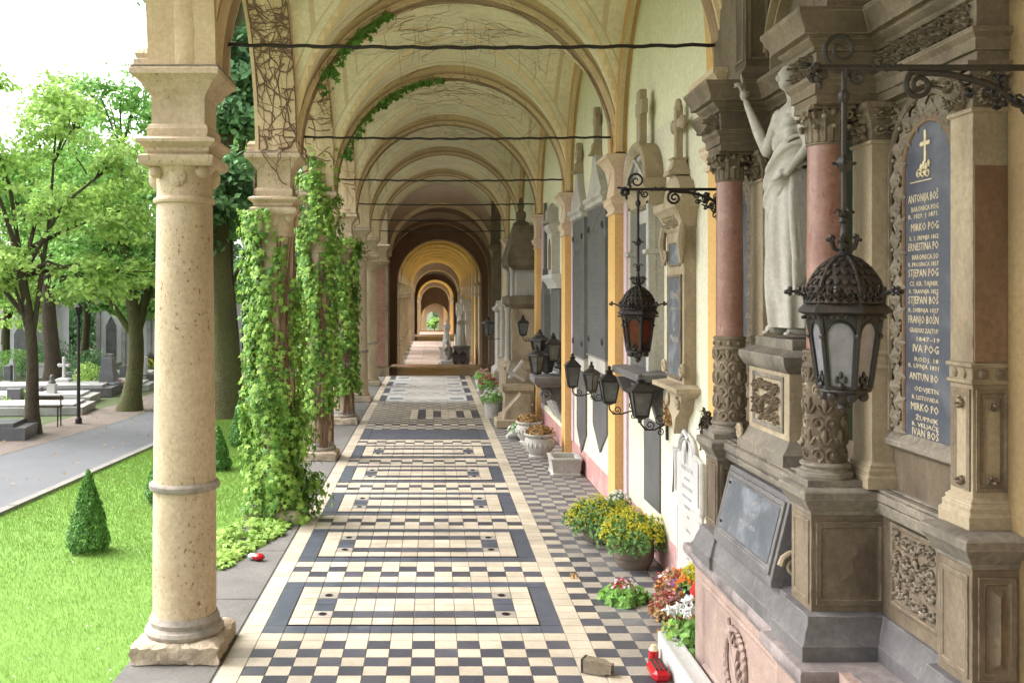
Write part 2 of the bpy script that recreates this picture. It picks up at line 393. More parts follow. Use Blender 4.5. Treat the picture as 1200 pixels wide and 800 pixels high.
    def build(s, name, mats, parent=None, smooth=35, label=None, kind=None, local=False):
        me = bpy.data.meshes.new(name)
        L = Vector((0, 0, 0)) if local else origin_of(parent)
        vs = s.v if L.length == 0 else [(a - L.x, b - L.y, c - L.z) for a, b, c in s.v]
        me.from_pydata(vs, [], s.f)
        if not isinstance(mats, (list, tuple)): mats = [mats]
        for m in mats: me.materials.append(K[m] if isinstance(m, str) else m)
        if len(mats) > 1: me.polygons.foreach_set('material_index', s.mi)
        me.polygons.foreach_set('use_smooth', [False] * len(me.polygons))
        if smooth:
            me.polygons.foreach_set('use_smooth', [True] * len(me.polygons))
            me.set_sharp_from_angle(angle=radians(smooth))
        me.update()
        o = bpy.data.objects.new(name, me); COL.objects.link(o)
        o.parent = parent
        if label: o['label'] = label
        if kind: o['kind'] = kind
        return o

def link_mesh(name, me, parent=None, loc=(0, 0, 0), kind=None):
    o = bpy.data.objects.new(name, me); COL.objects.link(o); o.parent = parent
    L = origin_of(parent); o.location = Vector(loc) - L
    if kind: o['kind'] = kind
    return o

def np_mesh(name, V, F, mats, parent=None, kind=None, mi=None, label=None):
    """V (N,3) array, F (M,k) index array with the same k for every face"""
    L = np.array(origin_of(parent))
    me = bpy.data.meshes.new(name)
    V = np.asarray(V, dtype=np.float32) - L.astype(np.float32); F = np.asarray(F, dtype=np.int32)
    me.vertices.add(len(V)); me.vertices.foreach_set('co', V.ravel())
    k = F.shape[1]
    me.loops.add(F.size); me.loops.foreach_set('vertex_index', F.ravel())
    me.polygons.add(len(F)); me.polygons.foreach_set('loop_start', np.arange(0, F.size, k, dtype=np.int32))
    try: me.polygons.foreach_set('loop_total', np.full(len(F), k, dtype=np.int32))
    except Exception: pass
    if not isinstance(mats, (list, tuple)): mats = [mats]
    for m in mats: me.materials.append(K[m])
    if mi is not None: me.polygons.foreach_set('material_index', np.asarray(mi, dtype=np.int32))
    me.polygons.foreach_set('use_smooth', [False] * len(F))
    me.update(calc_edges=True); me.validate()
    o = bpy.data.objects.new(name, me); COL.objects.link(o); o.parent = parent
    if kind: o['kind'] = kind
    if label: o['label'] = label
    return o

RNG = np.random.default_rng(11)
def leaf_template(kind):
    """small leaf outlines as vertex list + triangles, tip along +y, normal +z"""
    if kind == 'quad': return np.array([(-.5, -.3, 0), (.5, -.3, 0), (.32, .5, .1), (-.32, .5, .1)]), np.array([(0, 1, 2), (0, 2, 3)])
    if kind == 'oval': return np.array([(0, -.5, 0), (.28, 0, .05), (0, .5, -.03), (-.28, 0, .05)]), np.array([(0, 1, 2), (0, 2, 3)])
    if kind == 'creeper':   # five pointed lobes
        v = [(0, -.05, .06)]
        for k, (a, r) in enumerate(((-125, .42), (-95, .22), (-58, .52), (-30, .30), (0, .62), (30, .30), (58, .52), (95, .22), (125, .42), (180, .12))):
            v.append((r * sin(radians(a)), r * cos(radians(a)) - .05, -.05 if r > .35 else .03))
        n_ = len(v) - 1
        return np.array(v), np.array([(0, 1 + (k + 1) % n_, 1 + k) for k in range(n_)])
    if kind == 'blade': return np.array([(-.04, 0, 0), (.04, 0, 0), (0, 1, .1)]), np.array([(0, 1, 2)])
def scatter(pos, nrm, size, kind='quad', tilt=.6, up=None):
    """leaves at pos (N,3) facing nrm (N,3) with random tilt. up: preferred tip direction (3,)"""
    T, F = leaf_template(kind)
    N = len(pos)
    nrm = nrm + RNG.normal(0, tilt, (N, 3)); nrm /= np.linalg.norm(nrm, axis=1, keepdims=True) + 1e-9
    u = RNG.normal(0, 1, (N, 3)) if up is None else np.array(up)[None] + RNG.normal(0, .35, (N, 3))
    u = u - nrm * (u * nrm).sum(1, keepdims=True); u /= np.linalg.norm(u, axis=1, keepdims=True) + 1e-9
    r = np.cross(u, nrm)
    sz = np.asarray(size) if np.ndim(size) else np.full(N, size)
    sz = sz * RNG.uniform(.7, 1.25, N)
    V = pos[:, None, :] + (r[:, None, :] * T[None, :, 0:1] + u[:, None, :] * T[None, :, 1:2] + nrm[:, None, :] * T[None, :, 2:3]) * sz[:, None, None]
    FF = F[None] + (np.arange(N) * len(T))[:, None, None]
    return V.reshape(-1, 3), FF.reshape(-1, 3)
def merge(parts):
    V = []; F = []; k = 0
    for v, f in parts: V.append(v); F.append(f + k); k += len(v)
    return np.concatenate(V), np.concatenate(F)

def spiral(c, u, v_, r, turns=1.4, n=14, r1=.15, start=0.0):
    """spiral points in the plane (u, v) round c from radius r to r*r1"""
    c, u, v_ = Vector(c), Vector(u), Vector(v_)
    out = []
    for i in range(n + 1):
        t = i / n; a = start + turns * 2 * pi * t; rr = r * (1 - t * (1 - r1))
        out.append(tuple(c + u * (rr * cos(a)) + v_ * (rr * sin(a))))
    return out
def carve(mb, o, u, v_, w_, h, seed=0, cell=.07, depth=.02, leaf=True):
    """acanthus scrollwork in relief: scrolls, curled leaves and buds filling a w x h field"""
    rd = random.Random(seed)
    o, u, v_ = Vector(o), Vector(u).normalized(), Vector(v_).normalized(); nn = u.cross(v_)
    nx, ny = max(1, round(w_ / cell)), max(1, round(h / cell))
    cx, cy = w_ / nx, h / ny
    q = Matrix((u, v_, nn)).transposed()
    for i in range(nx):
        for j in range(ny):
            c = o + u * (cx * (i + .5)) + v_ * (cy * (j + .5)) + nn * depth * .4
            r = min(cx, cy) * .46
            sg = 1 if (i + j) % 2 else -1
            a0 = rd.uniform(0, 6.28)
            tn = rd.uniform(.9, 1.25); pts = spiral(c, u * sg, v_, r * .82, tn, 11, .2, a0)
            mb.tube(pts, [r * .26 * (1 - .5 * k / 11) for k in range(12)], 5)
            mb.ball(c + nn * depth * .5, (r * .25, r * .25, depth * .6), 6, 4, q)
            for k in range(7):      # leaf lobes fanning off the outside of the scroll
                p = Vector(pts[k]); dd = (p - c).normalized(); aa = atan2(dd.dot(v_), dd.dot(u)) - pi / 2
                mb.ball(p + dd * r * .20 + nn * depth * .1, (r * .13, r * (.34 - .02 * k), depth * .45), 6, 4, q @ Matrix.Rotation(aa + sg * .5, 3, 'Z'))
            if leaf and (i + j) % 2:
                for k in range(3):
                    a = a0 + rd.uniform(0, 6.28)
                    p = c + u * (cos(a) * r * 1.0) + v_ * (sin(a) * r * 1.0)
                    qq = q @ Matrix.Rotation(a + 1.57, 3, 'Z')
                    mb.ball(p, (r * .16, r * .42, depth * .75), 6, 4, qq)
    return mb
def text(body, size, loc, u, v_, name, matl, parent=None, align='CENTER', depth=.0015, wid=None, shear=0):
    """raised lettering, converted to a mesh; u = reading direction, v = up"""
    c = bpy.data.curves.new('lettering', 'FONT'); c.body = body; c.size = size; c.align_x = align; c.extrude = depth; c.resolution_u = 1
    c.shear = shear
    t = bpy.data.objects.new('lettering', c); COL.objects.link(t)
    dg = bpy.context.evaluated_depsgraph_get()
    me = bpy.data.meshes.new_from_object(t.evaluated_get(dg)); COL.objects.unlink(t); bpy.data.objects.remove(t)
    u, v_ = Vector(u).normalized(), Vector(v_).normalized(); nn = u.cross(v_)
    if wid:
        xs = [p.co.x for p in me.vertices]
        k = wid / max(1e-6, max(xs) - min(xs))
    else: k = 1
    L = Vector(loc) - origin_of(parent)
    for p in me.vertices: p.co = L + u * (p.co.x * k) + v_ * p.co.y + nn * p.co.z
    me.materials.clear(); me.materials.append(K[matl])
    o = bpy.data.objects.new(name, me); COL.objects.link(o); o.parent = parent
    return o
def W(px, py, X=2.05):
    """point on a plane x = X seen at photo pixel"""
    Y = X * 1140 / (px - 507); return Y, EYE - (py - 345) * Y / 1140
def G(px, py, z=0.0):
    Y = (EYE - z) * 1140 / (py - 345); return (px - 507) * Y / 1140, Y
# ------------------------------------------------------------------ the arcade
Y0, PITCH = 6.71, 3.93
XC, RA, ZS = 0.268, 1.70, 3.96        # arch centre, radius, springing
XW = 2.07                              # wall plane
XCOL = -1.71
END1 = 29.4
bld = thing('arcade_building', 'long cream and ochre vaulted cemetery arcade covering the tiled walk', 'arcade', (0, 0, 0))

def crown_h(x, v, hc=1.86):
    a = max(0., 1 - ((x - XC) / 1.74) ** 2); b = max(0., 1 - (v / 1.78) ** 2)
    return hc * max(sqrt(a), sqrt(b))
def vault_mesh():
    """groin vault over one bay; local y = 0 at mid bay"""
    N, Mv = 44, 44
    xs = [XC + 1.74 * sin((i / N - .5) * pi) for i in range(N + 1)]
    ys = [1.78 * sin((j / Mv - .5) * pi) for j in range(Mv + 1)]
    ys[0] = -1.78; ys[-1] = 1.78
    b = MB()
    v = [(x, y, crown_h(x, y)) for y in ys for x in xs]
    f = [(j * (N + 1) + i, (j + 1) * (N + 1) + i, (j + 1) * (N + 1) + i + 1, j * (N + 1) + i + 1) for j in range(Mv) for i in range(N)]
    b.add(v, f)
    return b
# painted decoration of the vault: bands beside the groins and frames inside each web (flat paint)
def vault_mat(name, base, band, line, star=(.60, .33, .12)):
    m = mat(name, base, tuple(c * .92 for c in base), rough=.9, scale=1.2, bump=.1, bscale=22, stain=tuple(c * .62 for c in base), samt=.65, sscale=2.1, cov=.03)
    n = m.node_tree.nodes; l = m.node_tree.links; b = n['Principled BSDF']
    src = b.inputs['Base Color'].links[0].from_socket
    tc = n.new('ShaderNodeTexCoord'); sp = n.new('ShaderNodeSeparateXYZ'); l.new(tc.outputs['Object'], sp.inputs[0])
    def mt(op, a, c=None):
        x = n.new('ShaderNodeMath'); x.operation = op
        for k, q in enumerate((a, c)):
            if q is None: continue
            if hasattr(q, 'links'): l.new(q, x.inputs[k])
            else: x.inputs[k].default_value = q
        return x.outputs[0]
    ax = mt('ABSOLUTE', mt('SUBTRACT', sp.outputs[0], XC)); ay = mt('ABSOLUTE', sp.outputs[1])
    ax = mt('MULTIPLY', ax, 1.023)
    df = mt('ABSOLUTE', mt('SUBTRACT', ax, ay))                  # distance from the groins
    mx = mt('MAXIMUM', ax, ay)
    def rng_(v, lo, hi): return mt('MULTIPLY', mt('GREATER_THAN', v, lo), mt('LESS_THAN', v, hi))
    bands = mt('LESS_THAN', df, .07)
    lines = mt('MAXIMUM', rng_(df, .16, .185), rng_(df, .07, .082))
    edge = mt('MULTIPLY', rng_(mx, 1.50, 1.56), mt('GREATER_THAN', df, .185))
    inner = mt('MULTIPLY', rng_(df, .36, .385), mt('LESS_THAN', mx, 1.36))
    inner2 = mt('MULTIPLY', rng_(mx, 1.34, 1.36), mt('GREATER_THAN', df, .36))
    lines = mt('MAXIMUM', lines, mt('MAXIMUM', inner, inner2))
    rr = mt('SQRT', mt('ADD', mt('MULTIPLY', ax, ax), mt('MULTIPLY', ay, ay)))
    medal = mt('LESS_THAN', rr, .17); ringm = rng_(rr, .15, .17)
    cross = mt('MULTIPLY', mt('LESS_THAN', rr, .12), mt('MAXIMUM', mt('LESS_THAN', ax, .02), rng_(sp.outputs[1], -.01, .03)))
    bands = mt('MULTIPLY', bands, mt('GREATER_THAN', rr, .17)); lines = mt('MULTIPLY', lines, mt('GREATER_THAN', rr, .17))
    def mx_(f, a, c):
        x = n.new('ShaderNodeMix'); x.data_type = 'RGBA'; l.new(f, x.inputs[0])
        for s_, q in ((6, a), (7, c)):
            if hasattr(q, 'links'): l.new(q, x.inputs[s_])
            else: x.inputs[s_].default_value = (*q, 1)
        return x.outputs[2]
    c = mx_(mt('MULTIPLY', bands, .8), src, band)
    c = mx_(mt('MULTIPLY', mt('MAXIMUM', lines, edge), .6), c, line)
    c = mx_(mt('MULTIPLY', medal, .7), c, (.80, .77, .66)); c = mx_(mt('MULTIPLY', mt('MAXIMUM', ringm, cross), .7), c, line)
    l.new(c, b.inputs['Base Color'])
    return m
K['vault'] = vault_mat('painted_cream_vault', (.84, .755, .55), (.72, .56, .33), (.50, .36, .20))
K['vaultw'] = mat('ochre_vault', (.82, .58, .22), (.76, .52, .18), rough=.85, scale=1.5, bump=.1, stain=(.45, .28, .12), samt=.4)

def rib_mesh():
    b = MB()
    b.arch([(1.70, -.12), (1.70, .12), (1.725, .135), (1.725, .17), (1.76, .185), (1.76, .215), (1.95, .23), (1.95, -.23), (1.76, -.215), (1.76, -.185), (1.725, -.17), (1.725, -.135)], XC, 0, 40)
    r = b.build('rib', 'rib', None, local=True); return r.data
def ribline_mesh():
    b = MB()
    for s_ in (-1, 1):
        b.arch([(1.742, s_ * .178), (1.742, s_ * .20), (1.772, s_ * .2195), (1.772, s_ * .178)], XC, 0, 40)
    b.arch([(1.692, -.075), (1.692, .075), (1.702, .09), (1.702, -.09)], XC, 0, 40)
    return b
def spandrel(b, x0, x1, ya, yb, ztop=2.30, r=1.73, n=24, zb=0.0):
    """wall between two planes with a semicircular opening centred between ya and yb, springing at z = 0"""
    yc = (ya + yb) / 2; A = []; T = []
    for i in range(n + 1):
        a = pi - pi * i / n; A.append((yc + r * cos(a), r * sin(a))); T.append((ya + (yb - ya) * i / n, ztop))
    for x, fl in ((x0, 0), (x1, 1)):
        P = [(ya, zb)] + A + [(yb, zb)]; Q = [(ya, ztop)] + T + [(yb, ztop)]
        v = [(x, *p) for p in P] + [(x, *p) for p in Q]; m = len(P)
        f = [(i, i + 1, m + i + 1, m + i) for i in range(m - 1)]
        b.add(v, [q[::-1] for q in f] if fl else f)
    v = [(x0, *p) for p in A] + [(x1, *p) for p in A]; m = len(A)
    b.add(v, [(i, m + i, m + i + 1, i + 1) for i in range(m - 1)])
    # pier ends above the springing block
    b.add([(x0, ya, zb), (x1, ya, zb), (x1, ya, ztop), (x0, ya, ztop)], [(0, 1, 2, 3)])
    b.add([(x0, yb, zb), (x1, yb, zb), (x1, yb, ztop), (x0, yb, ztop)], [(3, 2, 1, 0)])
def col_profiles():
    shaft = [(.213, .26), (.214, .5), (.211, 1.08), (.205, 1.7), (.196, 2.4), (.188, 3.06)]
    return shaft
IMPOST = [(.175, 3.36), (.185, 3.36), (.215, 3.40), (.215, 3.42), (.255, 3.45), (.262, 3.455), (.262, 3.475), (.20, 3.50), (.205, 3.55), (.20, 3.56), (.195, 3.575), (.178, 3.585), (.178, 3.765), (.19, 3.785), (.225, 3.83), (.235, 3.85), (.27, 3.885), (.295, 3.90), (.295, 3.935), (.28, 3.955)]
def make_column(name, loc, label, simple=False):
    t = thing(name, label, 'column', loc, 'stone columns carrying the arches')
    X = Matrix.Identity(4)
    b = MB(); rd = random.Random(int(loc[1] * 10))
    v = []; n = 10   # rough plinth
    b.sq([(.285, 0), (.30, .012), (.292, .06), (.298, .10), (.26, .125)])
    if not simple:
        b2 = MB()
        N = 14
        P = []
        for fz in range(5):
            z_ = (.0, .03, .07, .105, .128)[fz]
            for k in range(4 * N):
                sd, q = divmod(k, N); q = q / N * 2 - 1
                h = .295 - (.035 if fz == 4 else 0)
                x, y = ((q, -1), (1, q), (-q, 1), (-1, -q))[sd]
                j = rd.uniform(-.014, .010)
                P.append((x * (h + j), y * (h + j), z_ + rd.uniform(-.006, .006) * (fz > 0)))
        m = 4 * N
        b2.add(P + [(0, 0, .13)], [(i * m + k, i * m + (k + 1) % m, (i + 1) * m + (k + 1) % m, (i + 1) * m + k) for i in range(4) for k in range(m)] + [(4 * m + k, 4 * m + (k + 1) % m, 5 * m) for k in range(m)])
        b = b2
    b.build('plinth', 'rough', t, local=True)
    b = MB()
    b.lathe([(.245, .118), (.262, .135), (.268, .155), (.258, .178), (.238, .186), (.232, .195), (.236, .215), (.238, .225), (.228, .24), (.222, .262)], n=32)
    b.build('base', 'grime' if not simple else 'col', t, local=True)
    b = MB(); b.lathe(col_profiles(), n=32, cap=False); b.build('shaft', 'col', t, local=True, smooth=60)
    b = MB(); b.lathe([(.205, 1.10), (.232, 1.11), (.238, 1.125), (.238, 1.145), (.226, 1.16), (.205, 1.165)], n=32); b.build('shaft_ring', 'grime', t, local=True)
    b = MB()
    b.lathe([(.185, 3.055), (.205, 3.065), (.21, 3.08), (.205, 3.095), (.187, 3.105), (.187, 3.22), (.195, 3.26), (.225, 3.30), (.215, 3.30), (.18, 3.37)], n=32)
    b.sq(IMPOST[:9])
    b.sq([(.228, 3.30), (.243, 3.315), (.25, 3.34), (.25, 3.365), (.215, 3.38)])
    for a in range(4):       # shell shaped corner lobes of the bell
        q = Matrix.Rotation(a * pi / 2, 3, 'Z')
        b.ball(q @ Vector((.0, -.188, 3.235)), (.06, .018, .075), 12, 7); b.ball(q @ Vector((.155, .155, 3.27)), (.05, .05, .05), 10, 6)
    b.build('capital', 'col', t, local=True)
    b = MB(); b.sq(IMPOST[8:]); b.build('impost_block', 'col', t, local=True)
    b = MB(); b.sq([(.292, 3.953), (.292, 3.958), (.25, 3.965)]); b.build('capping', 'grime', t, local=True)
    return t

# --- section 1 (i = -2 .. 6) shell
rib_me = rib_mesh(); bpy.data.objects.remove(bpy.data.objects['rib'])
vb = vault_mesh().build('vault', 'vault', None, local=True, smooth=28); vault_me = vb.data; bpy.data.objects.remove(vb)
rl = ribline_mesh().build('rl', 'ribdark', None, local=True, smooth=30); rl_me = rl.data; bpy.data.objects.remove(rl)
sb = MB(); spandrel(sb, -1.86, -1.445, 0, PITCH); so_ = sb.build('sp', 'rib', None, local=True, smooth=30); sp_me = so_.data; bpy.data.objects.remove(so_)
sb = MB()   # archivolt bands on the courtyard face and soffit
sb.arch([(1.735, -1.90), (1.735, -1.862), (1.93, -1.862), (1.93, -1.88), (1.80, -1.88), (1.80, -1.90)], PITCH / 2, 0, 28, ax='x')
sb.arch([(1.722, -1.70), (1.722, -1.60), (1.732, -1.58), (1.732, -1.72)], PITCH / 2, 0, 28, ax='x')
so_ = sb.build('sp', 'rib', None, local=True, smooth=30); av_me = so_.data; bpy.data.objects.remove(so_)
sb = MB(); spandrel(sb, 1.96, XW + .01, 0, PITCH, r=1.72); so_ = sb.build('sp', 'yellow', None, local=True, smooth=30); fm_me = so_.data; bpy.data.objects.remove(so_)
sb = MB(); sb.arch([(1.68, 1.97), (1.68, 2.02), (1.725, 2.05), (1.725, 1.97)], PITCH / 2, 0, 28, ax='x'); so_ = sb.build('sp', 'rib', None, local=True, smooth=30); fm2_me = so_.data; bpy.data.objects.remove(so_)

def shell(parent, ya, n, zf=0.0, vme=None, ribs=True, rme=None):
    for i in range(n):
        y = ya + i * PITCH
        if ribs or i:
            link_mesh('rib', rme or rib_me, parent, (0, y, ZS + zf))
            if rme is None: link_mesh('rib_moulding', rl_me, parent, (0, y, ZS + zf))
        link_mesh('vault', vme or vault_me, parent, (0, y + PITCH / 2, ZS + zf))
        link_mesh('arcade_wall', sp_me, parent, (0, y, ZS + zf)); link_mesh('archivolt', av_me, parent, (0, y, ZS + zf))
        link_mesh('wall_arch', fm_me, parent, (0, y, ZS + zf)); link_mesh('wall_arch_moulding', fm2_me, parent, (0, y, ZS + zf))
YA = Y0 - 6 * PITCH
shell(bld, YA, 12)
b = MB()   # roof over section 1 (keeps the sky out above the vaults)
b.box(-1.95, XW + .35, YA - .3, END1 + .4, ZS + 2.32, ZS + 2.45); b.build('roof_slab', 'roof', bld)
# outer pilaster strips standing on the imposts (courtyard face)
sb = MB(); sb.box(-.045, .0, -.17, .17, .12, 2.3); sb.sq([(.09, 0.0), (.09, .05), (.075, .06), (.085, .09), (.06, .125)], -.045, 0, 0, 0, .13); so_ = sb.build('sp', 'col', None, local=True); st_me = so_.data; bpy.data.objects.remove(so_)
for i in range(-6, 6): link_mesh('pilaster_strip', st_me, bld, (-1.862, Y0 + i * PITCH, ZS))
# back wall, cream below, yellowish green lunettes above
b = MB(); b.box(XW, XW + .35, YA - .3, END1, -.3, ZS); b.build('back_wall', 'plaster', bld)
b = MB(); b.box(XW, XW + .35, YA - .3, END1, ZS, ZS + 2.32); b.build('lunette_wall', 'lunette', bld)
b = MB(); b.box(XW - .012, XW, YA, END1, 0.0, .30); b.build('baseboard', 'pink', bld)
def make_pilaster(parent, y, zf=0.0, hw=.2, detail=True):
    b = MB(); b.box(1.955, XW, y - hw, y + hw, zf, zf + 3.40)
    p = b.build('pilaster', 'yellow', parent)
    if detail:
        b = MB(); b.box(XW - .025, XW, y - hw - .17, y - hw, zf + .30, zf + 3.9); b.build('painted_strip', 'lilac', p)
    b = MB()
    path = [(XW, y - hw), (1.955, y - hw), (1.955, y + hw), (XW, y + hw)]
    pr = [(0, 3.30), (.02, 3.31), (.02, 3.33), (.005, 3.34), (.005, 3.36), (.03, 3.40), (.045, 3.42), (.045, 3.45), (.055, 3.46), (.055, 3.475), (.012, 3.50), (.012, 3.55), (.004, 3.58), (.004, 3.765), (.018, 3.785), (.05, 3.83), (.06, 3.85), (.09, 3.89), (.11, 3.90), (.11, 3.935), (.0, 3.955)]
    path = [(XW, y - hw), (1.955, y - hw), (1.955, y + hw), (XW, y + hw)]
    b.sweep([(o_, z + zf) for o_, z in pr], path)
    b.box(1.957, XW, y - hw + .002, y + hw - .002, zf + 3.4, zf + 3.95)
    b.build('capital', 'pinkcap', p)
K['pinkcap'] = mat('pinkish_cream_stucco', (.66, .52, .37), (.59, .45, .32), rough=.85, scale=3, bump=.15, stain=(.45, .31, .23), samt=.4)
for i in range(-6, 6): make_pilaster(bld, Y0 + i * PITCH)

# --- pavilions and the farther arcades, each stepping down the slope
def pavilion(ya, yb, zf, zf2, rc, name):
    """dark hall between two arch walls; the near opening has radius rc"""
    p = bld
    for y, z_ in ((ya, zf), (yb - .35, zf2)):
        b = MB(); r, cz = (1.62, z_ + 3.62) if y == ya else (1.72, z_ + ZS); n = 30
        A = [(XC + r * cos(pi - pi * i / n), cz + r * sin(pi - pi * i / n)) for i in range(n + 1)]
        P = [(XC - r, z_)] + A + [(XC + r, z_)]
        Q = [(-2.6, z_)] + [(-2.6 + 5.4 * i / n, zf + 6.4) for i in range(n + 1)] + [(2.8, z_)]
        m = len(P)
        for yy, fl in ((y, 0), (y + .5, 1)):
            v = [(a, yy, c) for a, c in P] + [(a, yy, c) for a, c in Q]
            f = [(i, i + 1, m + i + 1, m + i) for i in range(m - 1)]
            b.add(v, f if fl else [q[::-1] for q in f])
        v = [(a, y, c) for a, c in P] + [(a, y + .5, c) for a, c in P]
        b.add(v, [(i, i + 1, m + i + 1, m + i) for i in range(m - 1)])
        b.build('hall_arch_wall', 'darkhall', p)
        if y != ya: continue
        b = MB()
        for k in range(3): b.arch([(1.615 - .03 * k, -.03 + .12 * k), (1.615 - .03 * k, .10 + .12 * k), (1.66, .12 + .12 * k), (1.66, -.05 + .12 * k)], XC, cz, 30, t0=y)
        b.build('arch_moulding', 'rib', p)
    b = MB()
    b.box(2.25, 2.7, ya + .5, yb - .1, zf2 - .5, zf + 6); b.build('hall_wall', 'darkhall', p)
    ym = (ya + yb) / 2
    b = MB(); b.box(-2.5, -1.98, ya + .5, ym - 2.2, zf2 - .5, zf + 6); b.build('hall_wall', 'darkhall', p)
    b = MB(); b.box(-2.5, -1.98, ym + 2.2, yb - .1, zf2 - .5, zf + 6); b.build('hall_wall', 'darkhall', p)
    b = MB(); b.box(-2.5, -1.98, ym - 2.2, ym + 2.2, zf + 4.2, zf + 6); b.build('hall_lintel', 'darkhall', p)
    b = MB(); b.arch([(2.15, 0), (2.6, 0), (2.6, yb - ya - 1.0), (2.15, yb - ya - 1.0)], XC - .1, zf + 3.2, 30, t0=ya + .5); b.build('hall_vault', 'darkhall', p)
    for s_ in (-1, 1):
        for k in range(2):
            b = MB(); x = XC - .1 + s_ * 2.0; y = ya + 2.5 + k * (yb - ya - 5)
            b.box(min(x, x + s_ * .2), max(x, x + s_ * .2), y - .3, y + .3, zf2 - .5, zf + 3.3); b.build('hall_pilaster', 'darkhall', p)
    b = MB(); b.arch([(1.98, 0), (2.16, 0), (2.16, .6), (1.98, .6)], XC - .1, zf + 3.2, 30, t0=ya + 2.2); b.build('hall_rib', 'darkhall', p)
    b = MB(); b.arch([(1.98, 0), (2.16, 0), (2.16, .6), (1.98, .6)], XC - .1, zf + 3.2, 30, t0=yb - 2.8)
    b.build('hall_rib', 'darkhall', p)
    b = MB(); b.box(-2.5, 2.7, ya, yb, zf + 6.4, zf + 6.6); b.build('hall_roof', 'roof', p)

def end_portal():
    b = MB(); r, cz, n, y = 1.12, Z4 + 2.55, 24, 177.8; A = [(.02 + r * cos(pi - pi * i / n), cz + r * sin(pi - pi * i / n)) for i in range(n + 1)]
    P = [(.02 - r, Z4)] + A + [(.02 + r, Z4)]; Q = [(-2.6, Z4)] + [(-2.6 + 5.4 * i / n, Z4 + 6.6) for i in range(n + 1)] + [(2.8, Z4)]; m = len(P)
    for yy, fl in ((y, 0), (y + .6, 1)):
        f = [(i, i + 1, m + i + 1, m + i) for i in range(m - 1)]
        b.add([(a, yy, c) for a, c in P] + [(a, yy, c) for a, c in Q], f if fl else [q[::-1] for q in f])
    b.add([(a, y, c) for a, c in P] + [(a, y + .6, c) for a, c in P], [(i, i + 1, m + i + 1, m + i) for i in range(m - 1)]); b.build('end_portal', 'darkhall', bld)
Z2, Z3, Z4 = -1.0, -1.85, -4.4
pavilion(30.2, 40.0, 0.0, Z2, 1.62, 'p1')
pavilion(72.4, 92.0, Z2, Z3, 1.62, 'p2')
pavilion(112.6, 122.0, Z3, Z4, 1.62, 'p3')
K['vault2'] = K['vaultw']
rb2 = rib_me.copy(); rb2.materials.clear(); rb2.materials.append(K['vaultw'])
v2 = vault_me.copy(); v2.materials.clear(); v2.materials.append(K['vaultw'])
for ya, n, zf in ((40.2, 8, Z2), (92.2, 5, Z3), (122.2, 14, Z4)):
    shell(bld, ya + .3, n, zf, v2, rme=rb2)
    b = MB(); ye = ya + .3 + n * PITCH
    b.box(XW, XW + .35, ya, ye + .4, zf - .5, ZS + zf + 2.3); b.build('back_wall', 'plaster', bld)
    b = MB(); b.box(XW - .012, XW, ya + .1, ye, zf, zf + .30); b.build('baseboard', 'pink', bld)
    b = MB(); b.box(-1.95, XW + .35, ya - .1, ye + .3, ZS + zf + 2.32, ZS + zf + 2.45); b.build('roof_slab', 'roof', bld)
    for i in range(n): make_pilaster(bld, ya + .5 + i * PITCH, zf, detail=False)

end_portal()
# brick pier closing section 1 at the left
bp = thing('brick_pier', 'red brick pier with pale stone corner at the end of the first colonnade', 'pier', (-1.70, 29.55, 0))
b = MB(); b.box(-1.96, -1.42, 29.28, 30.18, .28, 3.30); b.build('mortar_core', 'mortar', bp)
rd = random.Random(3); cnt = 0
brk = MB().bbox(-.066, .066, -.014, .0, -.030, .030, .004).build('brick', 'brick', None, local=True, smooth=0); bk_me = brk.data; bpy.data.objects.remove(brk)
for r in range(44):
    for c in range(4):
        x = -1.89 + c * .143 - (.05 if r % 2 else 0)
        if x > -1.46: continue
        o = link_mesh('brick', bk_me, bp, (x, 29.28, .315 + r * .068))
b = MB(); b.bbox(-1.42, -1.335, 29.22, 29.42, .28, 3.30, .008); b.bbox(-1.42, -1.345, 29.42, 30.2, .28, 3.30, .008); b.build('corner_strip', 'sandl', bp)
b = MB(); b.box(-1.98, -1.31, 29.18, 30.19, 0, .2); b.sweep([(0, .2), (.0, .22), (-.03, .26), (-.04, .28)], [(-1.31, 30.19), (-1.31, 29.18), (-1.98, 29.18)][::-1]); b.build('base', 'sandl', bp)
b = MB(); b.sq([(p[0] + .03, p[1]) for p in IMPOST], -1.64, 29.62, -.02, 0.04, .2); b.box(-1.92, -1.36, 29.3, 30.19, 3.2, 6.2); b.build('capital', 'col', bp)
bp2 = thing('stone_pier', 'brown stone pier at the right end of the first walk', 'pier', (1.98, 29.7, 0))
b = MB(); b.box(1.80, 2.06, 29.3, 30.19, 0, 3.5); b.sq([(p[0] - .06, p[1]) for p in IMPOST], 1.96, 29.7, 0, 0, .2); b.box(1.79, 2.06, 29.4, 30.19, 3.9, 6.2); b.build('shaft', 'sand', bp2)

